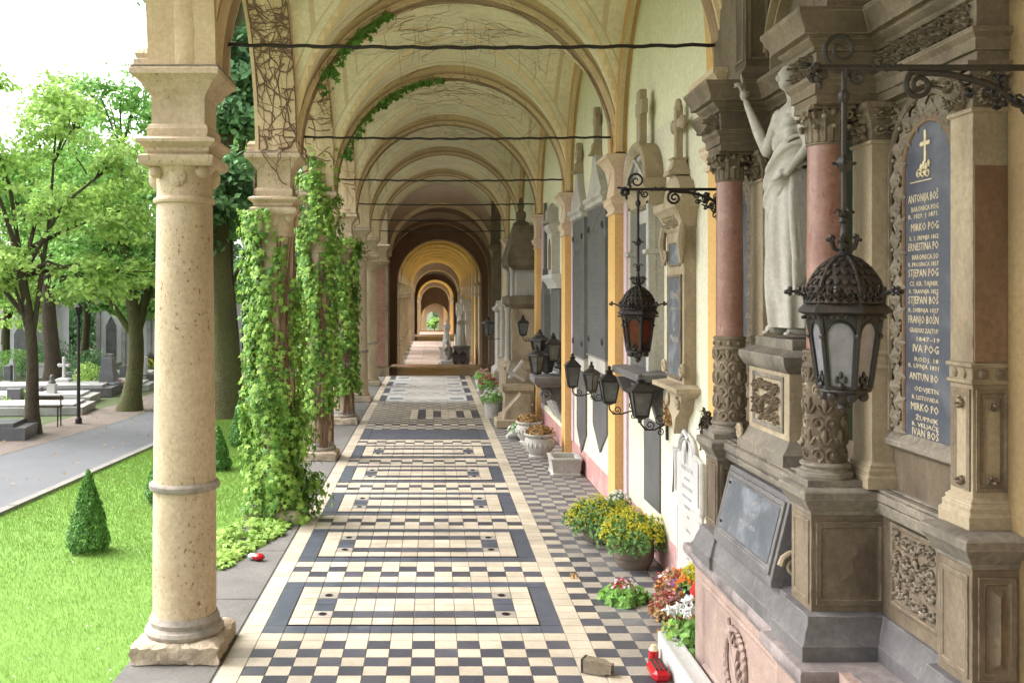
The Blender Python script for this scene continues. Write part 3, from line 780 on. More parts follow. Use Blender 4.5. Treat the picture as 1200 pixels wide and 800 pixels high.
# --- columns
lab = {0: 'nearest cream stone column with rough plinth, bare of creeper', 1: 'second cream stone column, wrapped in the leafiest green creeper', 2: 'third stone column, creeper trailing up into the arch above',
       3: 'fourth stone column half hidden in creeper behind the third', 4: 'bare fifth stone column standing beyond the creeper', 5: 'bare sixth stone column next to the brick pier'}
for i in range(-6, 6):
    make_column('stone_column', (XCOL, Y0 + i * PITCH, 0), lab.get(i, 'stone column behind the camera outside the frame'), simple=i > 3 or i < 0)
ordn = ['first', 'second', 'third', 'fourth', 'fifth', 'sixth', 'seventh']
c0 = make_column('stone_column', (XCOL, 40.7, Z2), 'yellow lit column of the second colonnade, nearest of its row', simple=True)
for i in range(1, 8): place(copy_tree(c0), (XCOL, 40.7 + i * PITCH, Z2), 'yellow lit column of the second colonnade, %s in its row' % (ordn + ['eighth'])[i])
for ya, n, zf, nm in ((92.5, 5, Z3, 'third'), (122.5, 14, Z4, 'fourth')):
    for i in range(n): place(copy_tree(c0), (XCOL, ya + i * PITCH, zf), 'tiny distant column in the dim %s colonnade' % nm)['group'] = 'distant columns of the %s colonnade' % nm

# --- iron tie rods
for i in range(-1, 6):
    y = Y0 + i * PITCH
    b = MB()
    pts = []; N = 60
    for k in range(N + 1):
        t = k / N; x = -1.44 + t * 3.40; a = t * 2 * pi * 14
        pts.append((x, y + .004 * cos(a), 4.16 + .004 * sin(a) - .02 * sin(pi * t)))
    b.tube(pts, .013, 5)
    q = [(p[0], p[1] - .008 * cos(k * 1.3), p[2] - .008 * sin(k * 1.3)) for k, p in enumerate(pts)]
    b.tube(q, .007, 4)
    b.ball((-1.435, y, 4.16), (.03, .03, .035), 8, 5); b.box(-1.46, -1.425, y - .03, y + .03, 4.08, 4.26)
    o = b.build('tie_rod', 'iron', None)
    where = {-1: 'black iron tie rod behind the camera', 0: 'nearest black twisted iron tie rod, crossing the top of the view', 1: 'second black iron tie rod across the vault, below the nearest', 2: 'third iron tie rod across the walk counting from the nearest',
             3: 'fourth iron tie rod across the walk counting from the nearest', 4: 'fifth iron tie rod, thin and distant under the vault', 5: 'sixth and farthest iron tie rod before the dark hall'}[i]
    tag(o, where, 'tie rod', 'iron tie rods spanning the arches')

# ------------------------------------------------------------------ floors
T = .1563; GX0 = -1.235; TY = .156; ROW0 = 7.02
fl = MB(); fl.box(-1.40, XW, -17.5, 31.0, -.12, -.006)
floor = fl.build('arcade_floor', 'grout', None); tag(floor, kind='structure')
def tile_me(nm, m, g=.0035):
    b = MB(); hx, hy = T / 2 - g / 2, TY / 2 - g / 2
    v = [(-hx, -hy, -.006), (hx, -hy, -.006), (hx, hy, -.006), (-hx, hy, -.006), (-hx + .002, -hy + .002, 0), (hx - .002, -hy + .002, 0), (hx - .002, hy - .002, 0), (-hx + .002, hy - .002, 0)]
    b.add(v, [(4, 5, 6, 7), (0, 1, 5, 4), (1, 2, 6, 5), (2, 3, 7, 6), (3, 0, 4, 7)])
    o = b.build(nm, m, None, local=True, smooth=0); me = o.data; bpy.data.objects.remove(o); return me
TM = {k: tile_me('floor_tile', 'tile_' + k) for k in 'ldwmg'}
TM['s'] = tile_me('floor_tile', 'slate')
def floor_kind(c, r):
    """c column (-1 border, 0..13 main, 14 border, 15..20 right), r row from ROW0; returns material letter or None under a grave cover"""
    if c == -1 or c == 14: return 'l'
    if c >= 15:
        if c >= 18 and (c * 7 + r * 3) % 5 < 2 and (c + r) % 2: return 'w'
        return ('g' if c > 16 or r > 12 else 'd') if (c + r) % 2 == 0 else ('w' if c > 15 or r > 20 else 'l')
    if r < 0:
        if r == -1: return 'l'
        return 'd' if (c + r) % 2 else 'l'
    per, q = divmod(r, 12)
    if per < 5:
        if q in (0, 7): return 's'
        if 1 <= q <= 6: return None
        if q in (8, 11): return 'l'
        return 'd' if (c + q) % 2 == 0 else 'l'
    if per == 5: return None if q < 8 else ('d' if (c + q) % 2 == 0 else 'l')
    if r < 96:
        rr_ = r - 72
        if 6 <= rr_ <= 14 and 5 <= c <= 13: return 'l' if rr_ in (6, 14) and 7 <= c <= 12 else ('l', 'd', 'l', 'd', 'l', 'l', 'd', 'l', 'd')[c - 5]
        return 'd' if (c + r) % 2 else 'l'
    q = (r - 96) % 12
    if 2 <= q <= 9: return None if 1 <= c <= 12 else ('s' if c in (0, 13) else 'l')
    return 'w' if (c + r) % 2 else 'm'
cells = []
rmax = int((END1 - ROW0) / TY)
for r in range(-140, rmax):
    for c in range(-1, 21):
        k = floor_kind(c, r)
        if k: cells.append((ROW0 + (r + .5) * TY, GX0 + (c + .5) * T, k))
# the 300 tiles that show largest are parts; the rest are one mesh per tile body
vis = sorted([q for q in cells if q[0] > 6.05 and not (q[1] > 1.5 and q[0] < 6.9)], key=lambda q: q[0])
near = set(vis[:300])
for (y, x, k) in vis[:300]: link_mesh('floor_tile', TM[k], floor, (x, y, 0))
acc = {}
mats_ = ['tile_l', 'tile_d', 'tile_w', 'tile_m', 'tile_g', 'slate']; kk = 'ldwmgs'
V = []; F = []; MI = []
base = {k: (np.array([v.co[:] for v in TM[k].vertices]), [tuple(p.vertices) for p in TM[k].polygons]) for k in TM}
for q in cells:
    if q in near: continue
    y, x, k = q; v, f = base[k]; n0 = len(V) * 8
    V.append(v + np.array([x, y, random.uniform(-.0008, .0008)])); F += [[i + n0 for i in p] for p in f]; MI += [kk.index(k)] * len(f)
np_mesh('floor_tiles', np.concatenate(V), F, mats_, floor, 'stuff', MI)
# stone edge under the columns, with its joints
b = MB(); b.box(-2.02, -1.405, -17.5, 31.0, -.35, -.03); edge = b.build('edge_paving', 'grime', None); tag(edge, kind='structure')
yy = -2.0; rd = random.Random(5)
while yy < 30:
    L_ = rd.uniform(1.1, 1.9); b = MB(); b.bbox(-2.03, -1.405, yy, min(yy + L_ - .012, 31), -.2, rd.uniform(-.007, -.001), .008); b.build('paving_slab', 'paving', edge); yy += L_

# grave covers let into the floor
covers = ['nearest tiled grave cover in the walk, cream with slate stripes', 'second nearest tiled grave cover in the walk', 'third tiled grave cover counting from the nearest', 'fourth tiled grave cover counting from the nearest', 'fifth and farthest striped grave cover before the plain slate slab']
for p_ in range(5):
    ys = ROW0 + (p_ * 12 + 1) * TY; x0, x1 = GX0 + T, GX0 + 13 * T; ye = ys + 6 * TY
    t = thing('grave_cover', covers[p_], 'grave cover', ((x0 + x1) / 2, (ys + ye) / 2, 0), 'tiled grave covers let into the walk')
    for xs_ in (GX0, GX0 + 13 * T): MB().bbox(xs_ + .003, xs_ + T - .003, ys + .003, ye - .003, -.006, .0005, .0015).build('side_slab', 'slate', floor, smooth=0)
    b = MB(); b.box(x0 + .004, x1 - .004, ys + .004, ye - .004, -.004, .001); b.build('cover_bed', 'grout', t)
    b = MB(); b.frame((x0 + .003, ys + .003, .001), (1, 0, 0), (0, 1, 0), x1 - x0 - .006, ye - ys - .006, [(0, -.006), (0, .004), (.006, .004), (.006, -.004)]); b.build('metal_edge', 'ironbrown', t)
    sw = (x1 - x0 - .014) / 12; sh = (ye - ys - .014) / 6
    for c in range(12):
        for r in range(6):
            k = 'l'
            if r in (1, 4) and 2 <= c <= 9: k = 'd'
            if c in (1, 10):
                if r in (2, 3): k = 's'
                if r in (1, 4): k = 'w'
            o = link_mesh('tile', TM[k], t, (x0 + .007 + sw * (c + .5), ys + .007 + sh * (r + .5), .007))
            o.scale = ((sw - .001) / (T + .001), (sh - .001) / (TY + .001), 1)
    for c in (1, 10):
        for r in (1, 4):
            b = MB(); cx, cy = x0 + .007 + sw * (c + .5), ys + .007 + sh * (r + .5)
            b.lathe([(.030, .0), (.034, .004), (.022, .005), (.018, .001)], cx, cy, .007, 12); b.tube([(cx - .02, cy, .012), (cx, cy, .016), (cx + .02, cy, .012)], .004, 5)
            b.build('lifting_ring', 'iron', t)
ys = ROW0 + 60 * TY
t = thing('grave_cover', 'plain dark slate grave slab with no stripes, beyond the tiled covers', 'grave cover', (-.1, ys + .6, 0), 'tiled grave covers let into the walk')
b = MB(); b.bbox(GX0 + T, GX0 + 13 * T, ys + .01, ys + 8 * TY - .01, -.02, .006, .003); b.build('slab', 'slate', t)
b = MB(); b.bbox(GX0 + .005, GX0 + T - .008, ys + .01, ys + 8 * TY - .01, -.02, .004, .002); b.bbox(GX0 + 13 * T + .008, GX0 + 14 * T - .005, ys + .01, ys + 8 * TY - .01, -.02, .004, .002); b.build('side_strip', 'slate', t)
for j in range(4):
    ya = ROW0 + (96 + 12 * j + 2) * TY; yb = ya + 8 * TY
    if yb > END1: break
    t = thing('grave_cover', '%s pale worn grave slab with dark corners near the far hall' % ordn[j], 'grave cover', (-.1, (ya + yb) / 2, 0), 'tiled grave covers let into the walk')
    b = MB(); b.bbox(GX0 + T, GX0 + 13 * T, ya + .01, yb - .01, -.02, .005, .003); b.build('slab', 'tile_m', t)
    b = MB()
    for x in (GX0 + 1.5 * T, GX0 + 10.5 * T):
        b.box(x, x + 2 * T, ya + .35, ya + .6, .0045, .0075)
    b.build('corner_inlay', 'slate', t)
    b = MB(); b.box(GX0 + 3.8 * T, GX0 + 10.2 * T, ya + .12, ya + .28, .0045, .0075); b.box(GX0 + 3.8 * T, GX0 + 10.2 * T, yb - .28, yb - .12, .0045, .0075); b.build('stripe_inlay', 'tile_l', t)
# hall floors and farther floors
def floor_sheet(name, m, x0, x1, ya, yb, z):
    b = MB(); b.box(x0, x1, ya, yb, z - .15, z); o = b.build(name, m, None); return tag(o, kind='structure')
b = MB(); b.box(-1.42, XW, END1 - .02, 34.0, -.3, .006)
for k in range(7): b.box(-2.3, 2.3, 34.0 + k * .9, 34.9 + k * .9, -1.4, -.143 * (k + 1) + .006)
hf = b.build('hall_floor', 'brownfloor', None); tag(hf, kind='structure')
fp = tag(MB().box(-2.0, XW, 40.0, 72.6, Z2 - .3, Z2 - .01).build('second_walk_floor', 'grout', None), kind='structure')
for i in range(int(31 / .9)):
    for c in range(4):
        x0 = -1.4 + c * .86; y0 = 41 + i * .9
        MB().box(x0 + .006, x0 + .854, y0 + .008, y0 + .892, Z2 - .02, Z2 + random.uniform(0, .003)).build('floor_slab', 'pinkfloor', fp, smooth=0)
b = MB(); b.box(-2.3, 2.3, 72.4, 84, Z2 - .5, Z2)
for k in range(6): b.box(-2.3, 2.3, 84 + k * 1.4, 85.4 + k * 1.4, Z3 - .5, Z2 - .14 * (k + 1))
tag(b.build('second_hall_floor', 'brownfloor', None), kind='structure')
floor_sheet('third_walk_floor', 'pinkfloor', -2.0, XW, 92.2, 112.8, Z3)
b = MB(); b.box(-2.3, 2.3, 112.6, 117, Z3 - .5, Z3)
for k in range(8): b.box(-2.3, 2.3, 117 + k * .62, 117.62 + k * .62, Z4 - .5, Z3 + (Z4 - Z3) / 8 * (k + 1))
tag(b.build('third_hall_floor', 'brownfloor', None), kind='structure')
floor_sheet('fourth_walk_floor', 'pinkfloor', -2.0, XW, 122.0, 180, Z4)
# ------------------------------------------------------------------ grounds outside
GZ = [(-500, -.2), (33, -.2), (40, -1.3), (73, -1.35), (92, -2.1), (113, -2.15), (122, -4.6), (2000, -4.7)]
def gz(y):
    for (a, u), (b_, v) in zip(GZ, GZ[1:]):
        if y <= b_: return u + (v - u) * (y - a) / (b_ - a)
    return GZ[-1][1]
def strip(name, m, left, right, kind='structure', dz=0, ys=None):
    """sheet between two plan lines left/right given as functions of y"""
    ys = ys or [-30, -10, 0, 5, 10, 15, 20, 25, 30, 33, 40, 50, 60, 73, 92, 113, 122, 150]
    V = []; F = []
    for y in ys: V += [(left(y), y, gz(y) + dz), (right(y), y, gz(y) + dz)]
    for i in range(len(ys) - 1): F.append((2 * i, 2 * i + 1, 2 * i + 3, 2 * i + 2))
    b = MB(); b.add(V, F); return tag(b.build(name, m, None, smooth=0), kind=kind)
def lerp(tab):
    def f(y):
        for (a, u), (b_, v) in zip(tab, tab[1:]):
            if y <= b_: return u + (v - u) * (max(y, a) - a) / (b_ - a)
        return tab[-1][1]
    return f
kerbx = lerp([(-30, -7.4), (11.7, -5.2), (16.9, -4.85), (30, -4.4), (60, -4.2), (160, -4.2)])
roadx = lerp([(-30, -13), (16, -7.1), (22, -6.3), (30, -6.1), (60, -6.0), (160, -6.0)])
b = MB()
ys = [-400, -30, 33, 40, 73, 92, 113, 122, 150, 200, 1500]; V = []; F = []
for y in ys: V += [(-1500, y, gz(y) - .012), (1500, y, gz(y) - .012)]
for i in range(len(ys) - 1): F.append((2 * i, 2 * i + 1, 2 * i + 3, 2 * i + 2))
b.add(V, F); tag(b.build('ground', 'earth', None, smooth=0), kind='structure')
strip('lawn', 'grass', lambda y: kerbx(y) + .06, lambda y: -2.02, dz=.0)
strip('road', 'asphalt', roadx, lambda y: kerbx(y) - .06, dz=-.03 + .022)
strip('gravel_verge', 'gravel', lambda y: roadx(y) - 1.3, roadx, dz=-.004)
# kerb stones
kb = thing('kerb', 'long low concrete kerb between the lawn and the road', 'kerb', (0, 0, 0))
y = -10.0
while y < 60:
    x0, x1 = kerbx(y), kerbx(y + .98); b = MB(); z0 = gz(y)
    v = [(x0 - .06, y, z0 - .1), (x0 + .06, y, z0 - .1), (x1 + .06, y + .98, z0 - .1), (x1 - .06, y + .98, z0 - .1)]
    v += [(p[0], p[1], z0 + .05) for p in v]
    b.add(v, [(0, 3, 2, 1), (4, 5, 6, 7), (0, 1, 5, 4), (1, 2, 6, 5), (2, 3, 7, 6), (3, 0, 4, 7)]); b.build('kerb_stone', 'kerb', kb, smooth=0); y += 1.0
# grass blades over the lawn
def blades():
    N = 190000
    yy = 5.2 + (RNG.random(N) ** 1.7) * 30
    l = np.interp(yy, [0, 11.7, 16.9, 30, 60], [-5.8, -5.2, -4.85, -4.4, -4.2]) + .08
    xx = l + (-2.06 - l) * RNG.random(N)
    pos = np.stack([xx, yy, np.full(N, -.2)], 1)
    nrm = np.stack([RNG.normal(0, 1, N), RNG.normal(0, 1, N) - .5, np.zeros(N)], 1); nrm /= np.linalg.norm(nrm, axis=1, keepdims=True)
    V, F = scatter(pos, nrm, .034 + .004 * np.clip(yy - 8, 0, 20) * .4, 'blade', .1, up=(0, 0, 1))
    T_ = V.reshape(-1, 3, 3)   # widen far blades
    mid = T_[:, :2].mean(1, keepdims=True); T_[:, :2] = mid + (T_[:, :2] - mid) * (1 + np.clip(yy - 7, 0, 15)[:, None, None] * .25)
    np_mesh('grass_blades', T_.reshape(-1, 3), F, 'blade', None, 'stuff')
blades()
def daisies():
    N = 260; yy = 6 + RNG.random(N) ** 1.3 * 16; xx = -5.0 + RNG.random(N) * 2.9
    pos = np.stack([xx, yy, np.full(N, -.155)], 1)
    V, F = scatter(pos, np.tile([0, 0, 1.], (N, 1)), .012, 'quad', .2); np_mesh('daisies', V, F, 'whi', None, 'stuff')
daisies()

# --- cone shaped box shrubs
def cone_shrub(x, y, h, r, label):
    t = thing('cone_shrub', label, 'shrub', (x, y, -.2), 'clipped cone shrubs on the lawn')
    b = MB(); b.tube([(x, y, -.2), (x, y, -.2 + h * .8)], [.02, .008], 6); b.build('stem', 'bark', t)
    N = 5200; u = RNG.random(N) ** .7; hh = 1 - u
    rad = r * (np.clip(1 - (hh - .12) / .9, 0.03, 1) ** .8) * np.where(hh < .12, .75 + hh * 2.1, 1) * (1 - .35 * RNG.random(N) ** 2.2)
    a = RNG.random(N) * 2 * pi; rad = rad * (1 + .07 * np.sin(a * 5 + hh * 11) + .05 * np.sin(a * 9 - hh * 23))
    pos = np.stack([x + rad * np.cos(a), y + rad * np.sin(a), -.2 + .02 + hh * h], 1)
    nrm = np.stack([np.cos(a), np.sin(a), np.full(N, .5)], 1)
    V, F = scatter(pos, nrm, .034, 'oval', .7, up=(0, 0, 1)); np_mesh('foliage', V, F, 'boxwood', t)
cone_shrub(-3.54, 10.0, .82, .215, 'nearest whole cone shaped box shrub on the lawn, left of the nearest column')
cone_shrub(-3.42, 12.3, .80, .21, 'cone shrub half hidden behind the nearest column on its left')
cone_shrub(-3.22, 14.6, .66, .2, 'small cone shrub just right of the nearest column shaft')
cone_shrub(-3.35, 16.9, .80, .2, 'cone shrub beside the creeper on the second column')

# --- trees
def tree(x, y, h, trunk_r, blobs, n, leaf, label, m='leafA', bark='bark', lean=(0, 0), name='deciduous_tree', fork=.45, group=None, droop=0.0):
    z0 = gz(y)
    t = thing(name, label, 'tree', (x, y, z0), group)
    rd = random.Random(int(x * 31 + y * 17)); b = MB()
    top = Vector((x + lean[0], y + lean[1], z0 + h * fork)); basep = Vector((x, y, z0 - .05)); pts = []; rs = []
    for i in range(9):
        s = i / 8; p = basep.lerp(top, s) + Vector((sin(s * 5 + x) * .06 * h / 6, cos(s * 4 + y) * .05, 0))
        pts.append(tuple(p)); rs.append(trunk_r * (1.55 if i == 0 else 1.12 if i == 1 else 1) * (1 - .4 * s))
    b.tube(pts, rs, 10)
    tp = Vector(pts[-1])
    for (bx, by, bz, br) in blobs:      # a limb to every clump
        c = Vector((x + bx, y + by, z0 + bz)); st = Vector(pts[rd.randint(4, 8)])
        mid = st.lerp(c, .5) + Vector((rd.uniform(-.2, .2), rd.uniform(-.2, .2), rd.uniform(.1, .4)))
        b.tube([tuple(st), tuple(mid), tuple(c)], [trunk_r * .42, trunk_r * .26, trunk_r * .08], 6)
        for k in range(4):
            e = c + Vector((rd.uniform(-1, 1), rd.uniform(-1, 1), rd.uniform(-.6, .9))) * br * .9
            b.tube([tuple(mid.lerp(c, .5)), tuple((c + e) / 2), tuple(e)], [trunk_r * .14, trunk_r * .08, trunk_r * .03], 5)
    b.build('trunk', bark, t, smooth=60)
    vol = np.array([bl[3] ** 2 for bl in blobs]); cnt = (n * vol / vol.sum()).astype(int)
    PS = []; NS = []
    for (bx, by, bz, br), c in zip(blobs, cnt):
        # leaf sprays: sub clumps on the shell and inside
        ns = max(8, int(c / 55)); dirs = RNG.normal(0, 1, (ns, 3)); dirs /= np.linalg.norm(dirs, axis=1, keepdims=True)
        cen = np.array([x + bx, y + by, z0 + bz]) + dirs * (br * RNG.uniform(.35, 1.05, ns))[:, None] * np.array([1, 1, .8])
        k = RNG.integers(0, ns, c); d_ = RNG.normal(0, 1, (c, 3)) * (br * .15) * np.array([1.25, 1.25, .55])
        p = cen[k] + d_; p[:, 2] -= droop * (d_[:, 0] ** 2 + d_[:, 1] ** 2)
        PS.append(p); q = d_ * .5 + dirs[k] * .3; q[:, 2] += .35; NS.append(q / (np.linalg.norm(q, axis=1, keepdims=True) + 1e-6))
    V, F = scatter(np.concatenate(PS), np.concatenate(NS), leaf, 'oval', .55); np_mesh('crown', V, F, m, t)
    return t
def blobs(n, w_, z0, z1, r0, r1, seed, d=None):
    rd = random.Random(seed); d = d or w_; out = []
    for i in range(n):
        a = rd.uniform(0, 6.28); q = sqrt(rd.random()); z = rd.uniform(z0, z1)
        k = 1 - .5 * max(0, (z - (z0 + z1) / 2) / max(.1, (z1 - z0) / 2)) ** 2
        out.append((cos(a) * q * w_ * k, sin(a) * q * d * k, z, rd.uniform(r0, r1)))
    return out
x, y = G(41, 508, -.2); tree(x, y, 7.6, .13, [(-1.6, .5, 3.4, 1.0), (-.3, -.4, 3.1, .7), (.9, .4, 3.0, .8), (1.4, .8, 4.3, .9), (.2, .5, 4.5, 1.0), (-1.2, 0, 5.2, 1.1), (.3, .3, 6.1, 1.0), (-1.4, .6, 6.8, .7), (1.7, 1, 3.0, .6), (1.6, .3, 5.3, .7), (-2.6, 1, 4.5, 1.2)],
     15000, .135, 'bright green young tree with thin dark trunk beside the bench', lean=(-.35, .2), bark='bark', group='trees of the cemetery')
x, y = G(155, 480, -.2); tree(x, y, 8.5, .21, [(-1.0, 0, 3.2, .85), (.8, 0, 3.1, .9), (-.5, .5, 3.8, 1.1), (-2.0, 1, 3.9, 1.0), (1, .5, 4.6, 1.2), (-1.2, 1, 5.4, 1.3), (.9, 1, 6.3, 1.2), (-.6, 1, 7.2, 1.0), (2, 1, 5.2, 1.0)],
     17000, .14, 'tree with thick mossy trunk standing at the gravel verge left of the column', m='leafB', bark='moss', fork=.38, group='trees of the cemetery')
x, y = G(262, 490, -.2); tree(x, y, 13, .30, blobs(12, 1.3, 4.6, 12.5, .8, 1.2, 5), 24000, .2, 'tall dark tree with mossy trunk right behind the nearest column', m='leafC', bark='moss', fork=.6, group='trees of the cemetery')
x, y = G(272, 455, -.2); tree(x, y, 9, .16, blobs(7, 1.4, 3.8, 8, .8, 1.2, 15), 9000, .2, 'slim tree seen between the first two columns beyond the road', m='leafB', fork=.5, group='trees of the cemetery')
x, y = G(60, 452, -.2); tree(x, y, 10, .24, blobs(9, 2.6, 4.2, 8.2, 1.1, 1.7, 8), 16000, .2, 'broad dark ivy trunk tree among the graves', m='leafB', bark='bark', fork=.45, group='trees of the cemetery')
far = [(8, 36, 7.5, 2.6, 'leafA', 'bright green tree at the left edge behind the graves'), (-25, 31, 7.0, 2.4, 'leafA', 'bright tree overhanging the left edge of the view'), (100, 40, 9.0, 2.5, 'leafB', 'green tree behind the white cross grave'), (150, 47, 10.2, 2.6, 'leafC', 'dark tall tree behind the obelisk'),
       (212, 40, 12.5, 2.0, 'leafB', 'dense dark tree rising behind the nearest column'), (262, 50, 21, 3.2, 'leafC', 'tallest dark tree between the first two columns'), (300, 42, 16, 3.0, 'leafB', 'tree whose leaves show above the creeper column'), (330, 60, 20, 4.0, 'leafC', 'dark tree far behind the creeper columns'),
       (40, 55, 11, 3.8, 'leafB', 'mid green tree rising over the bright young tree'), (390, 58, 14, 2.5, 'leafB', 'distant tree glimpsed past the third column')]
for i, (px, Y, h, r, m, lb) in enumerate(far):
    X = (px - 507) * Y / 1140
    tree(X, Y, h, .3 if h > 10 else .18, blobs(16 if h > 12 else 11, r, 2.8, h, r * .33, r * .52, 40 + i), 15000 if m != 'leafA' else 12000, .14 + Y * .0018, lb, m=m, fork=.55, group='trees of the cemetery')
def conifer(px, Y, h, r, lb, n=16000):
    X = (px - 507) * Y / 1140; z0 = gz(Y); t = thing('conifer_tree', lb, 'tree', (X, Y, z0), 'dark conifers behind the trees')
    b = MB(); b.tube([(X, Y, z0), (X + .1, Y, z0 + h * .95)], [.25, .03], 8); b.build('trunk', 'bark', t)
    u = RNG.random(n); hh = 1 - u ** .8; lay = np.round(hh * 26) / 26; a = RNG.random(n) * 2 * pi
    rad = r * (1 - hh) ** .75 * (.25 + .75 * RNG.random(n)) * (1 + .25 * np.sin(a * 6 + lay * 40))
    pos = np.stack([X + rad * np.cos(a), Y + rad * np.sin(a), z0 + 1.2 + lay * (h - 1.2) - rad * .35 + RNG.normal(0, .1, n)], 1)
    nrm = np.stack([np.cos(a) * .5, np.sin(a) * .5, np.ones(n)], 1); V, F = scatter(pos, nrm, .3, 'oval', .5); np_mesh('crown', V, F, 'conifer', t)
conifer(82, 60, 13.2, 2.0, 'dark pointed conifer above the bright tree at left'); conifer(158, 62, 12.2, 1.7, 'slender dark conifer left of the column capital')
conifer(228, 60, 19, 2.6, 'tall conifer directly behind the nearest column')
# green at the far end of the corridor
for k, (X, Y, h, r, m) in enumerate(((.3, 188, 2.3, 1.3, 'leafA'), (-1.6, 205, 7.5, 2.4, 'leafB'), (2.4, 208, 7.5, 2.4, 'leafC'), (.2, 220, 9, 3.2, 'leafC'))):
    tree(X, Y, h, .12, blobs(9, r, 1.0, h, r * .4, r * .6, 90 + k), 5000, .35, ['bright green bush framed by the far end of the walk', 'left tree beyond the far end of the walk', 'right tree beyond the far end of the walk', 'dark backmost tree beyond the far end of the walk'][k], m=m, fork=.4)
# ------------------------------------------------------------------ the big carved monument at the right
UX, UZ = (0, -1, 0), (0, 0, 1)     # reading direction and up on faces that look at the walk
def remesh(mb, name, matl, parent, voxel=.008, it=4, decim=0):
    o = mb.build(name, matl, None, smooth=0)
    r = o.modifiers.new('r', 'REMESH'); r.mode = 'VOXEL'; r.voxel_size = voxel
    if it: q = o.modifiers.new('s', 'SMOOTH'); q.iterations = it; q.factor = .5
    dg = bpy.context.evaluated_depsgraph_get()
    me = bpy.data.meshes.new_from_object(o.evaluated_get(dg)); old = o.data
    bpy.data.objects.remove(o); bpy.data.meshes.remove(old)
    me.name = name
    L = origin_of(parent)
    if L.length: me.transform(Matrix.Translation(-L))
    me.materials.clear(); me.materials.append(K[matl])
    me.polygons.foreach_set('use_smooth', [True] * len(me.polygons))
    n = bpy.data.objects.new(name, me); COL.objects.link(n); n.parent = parent
    return n
def relief_leaf(b, c, u, v_, size, rot, lift=.3, lobes=5):
    c, u, v_ = Vector(c), Vector(u).normalized(), Vector(v_).normalized(); nn = u.cross(v_)
    vs = [tuple(c + nn * size * lift)]; k = lobes * 2
    for i in range(k):
        a = rot + 2 * pi * i / k; r = size * (1.0 if i % 2 == 0 else .42)
        if i == k // 2: r = size * .5
        vs.append(tuple(c + u * (r * cos(a)) + v_ * (r * sin(a)) + nn * (size * (.02 if i % 2 == 0 else .12))))
    fs = [(0, 1 + i, 1 + (i + 1) % k) for i in range(k)]
    b.add(vs, fs)
def flute_leaf(b, base, out, h, w_, curl):
    """one acanthus leaf of a capital: a strip that rises and curls outward"""
    base, out = Vector(base), Vector(out).normalized(); side = Vector((-out.y, out.x, 0)); V = []; n = 7
    for i in range(n):
        t = i / (n - 1); rise = h * sin(min(1, t * 1.25) * pi / 2) * (1 if t < .8 else 1 - (t - .8) * .9)
        o_ = curl * t ** 2.6; ww = w_ * (1 - .55 * t) * (1 + .18 * (i % 2))
        c = base + out * o_ + Vector((0, 0, rise))
        V += [tuple(c - side * ww * .5 - out * .004), tuple(c + out * .010), tuple(c + side * ww * .5 - out * .004)]
    F = []
    for i in range(n - 1):
        F += [(3 * i, 3 * i + 1, 3 * i + 4, 3 * i + 3), (3 * i + 1, 3 * i + 2, 3 * i + 5, 3 * i + 4)]
    b.add(V, F); b.ball(base + out * (curl * .9 + .004) + Vector((0, 0, h * .86)), (w_ * .30, w_ * .30, w_ * .26), 6, 4)
def corinthian(b, cx, cy, z0, h, r, square=False):
    b.lathe([(r * 1.05, 0), (r * 1.12, .008), (r, .018), (r * .98, h * .5), (r * 1.25, h * .86)], cx, cy, z0, 16)
    for row, (zz, hh, cu, n_) in enumerate(((.015, h * .42, r * .42, 8), (.015, h * .70, r * .60, 8))):
        for k in range(n_):
            a = 2 * pi * (k + .5 * row) / n_
            flute_leaf(b, (cx + r * cos(a), cy + r * sin(a), z0 + zz), (cos(a), sin(a), 0), hh, r * .62, cu)
    for k in range(4):
        a = pi / 4 + k * pi / 2; o_ = Vector((cos(a), sin(a), 0)); p = Vector((cx, cy, z0 + h * .78)) + o_ * r * 1.45
        b.tube(spiral(p, o_, (0, 0, 1), r * .34, 1.4, 12, .2, 1.2), [r * .13 - i * r * .007 for i in range(13)], 5)
        a2 = k * pi / 2; o2 = Vector((cos(a2), sin(a2), 0)); p2 = Vector((cx, cy, z0 + h * .83)) + o2 * r * 1.25
        b.ball(p2, r * .2, 8, 5)
        sd = Vector((-o2.y, o2.x, 0))
        for s_ in (-1, 1): b.tube(spiral(p2 + sd * s_ * r * .42, sd * -s_, (0, 0, 1), r * .22, 1.3, 10, .2, 1.5), r * .06, 4)
    # abacus with hollow sides
    A = []
    for k in range(4):
        a = pi / 4 + k * pi / 2
        for j in (-1, 1): A.append((cx + r * 1.9 * cos(a + j * .07), cy + r * 1.9 * sin(a + j * .07)))
        a2 = a + pi / 4; A.append((cx + r * 1.18 * cos(a2), cy + r * 1.18 * sin(a2)))
    b.prism(A, 'z', z0 + h * .9, z0 + h)
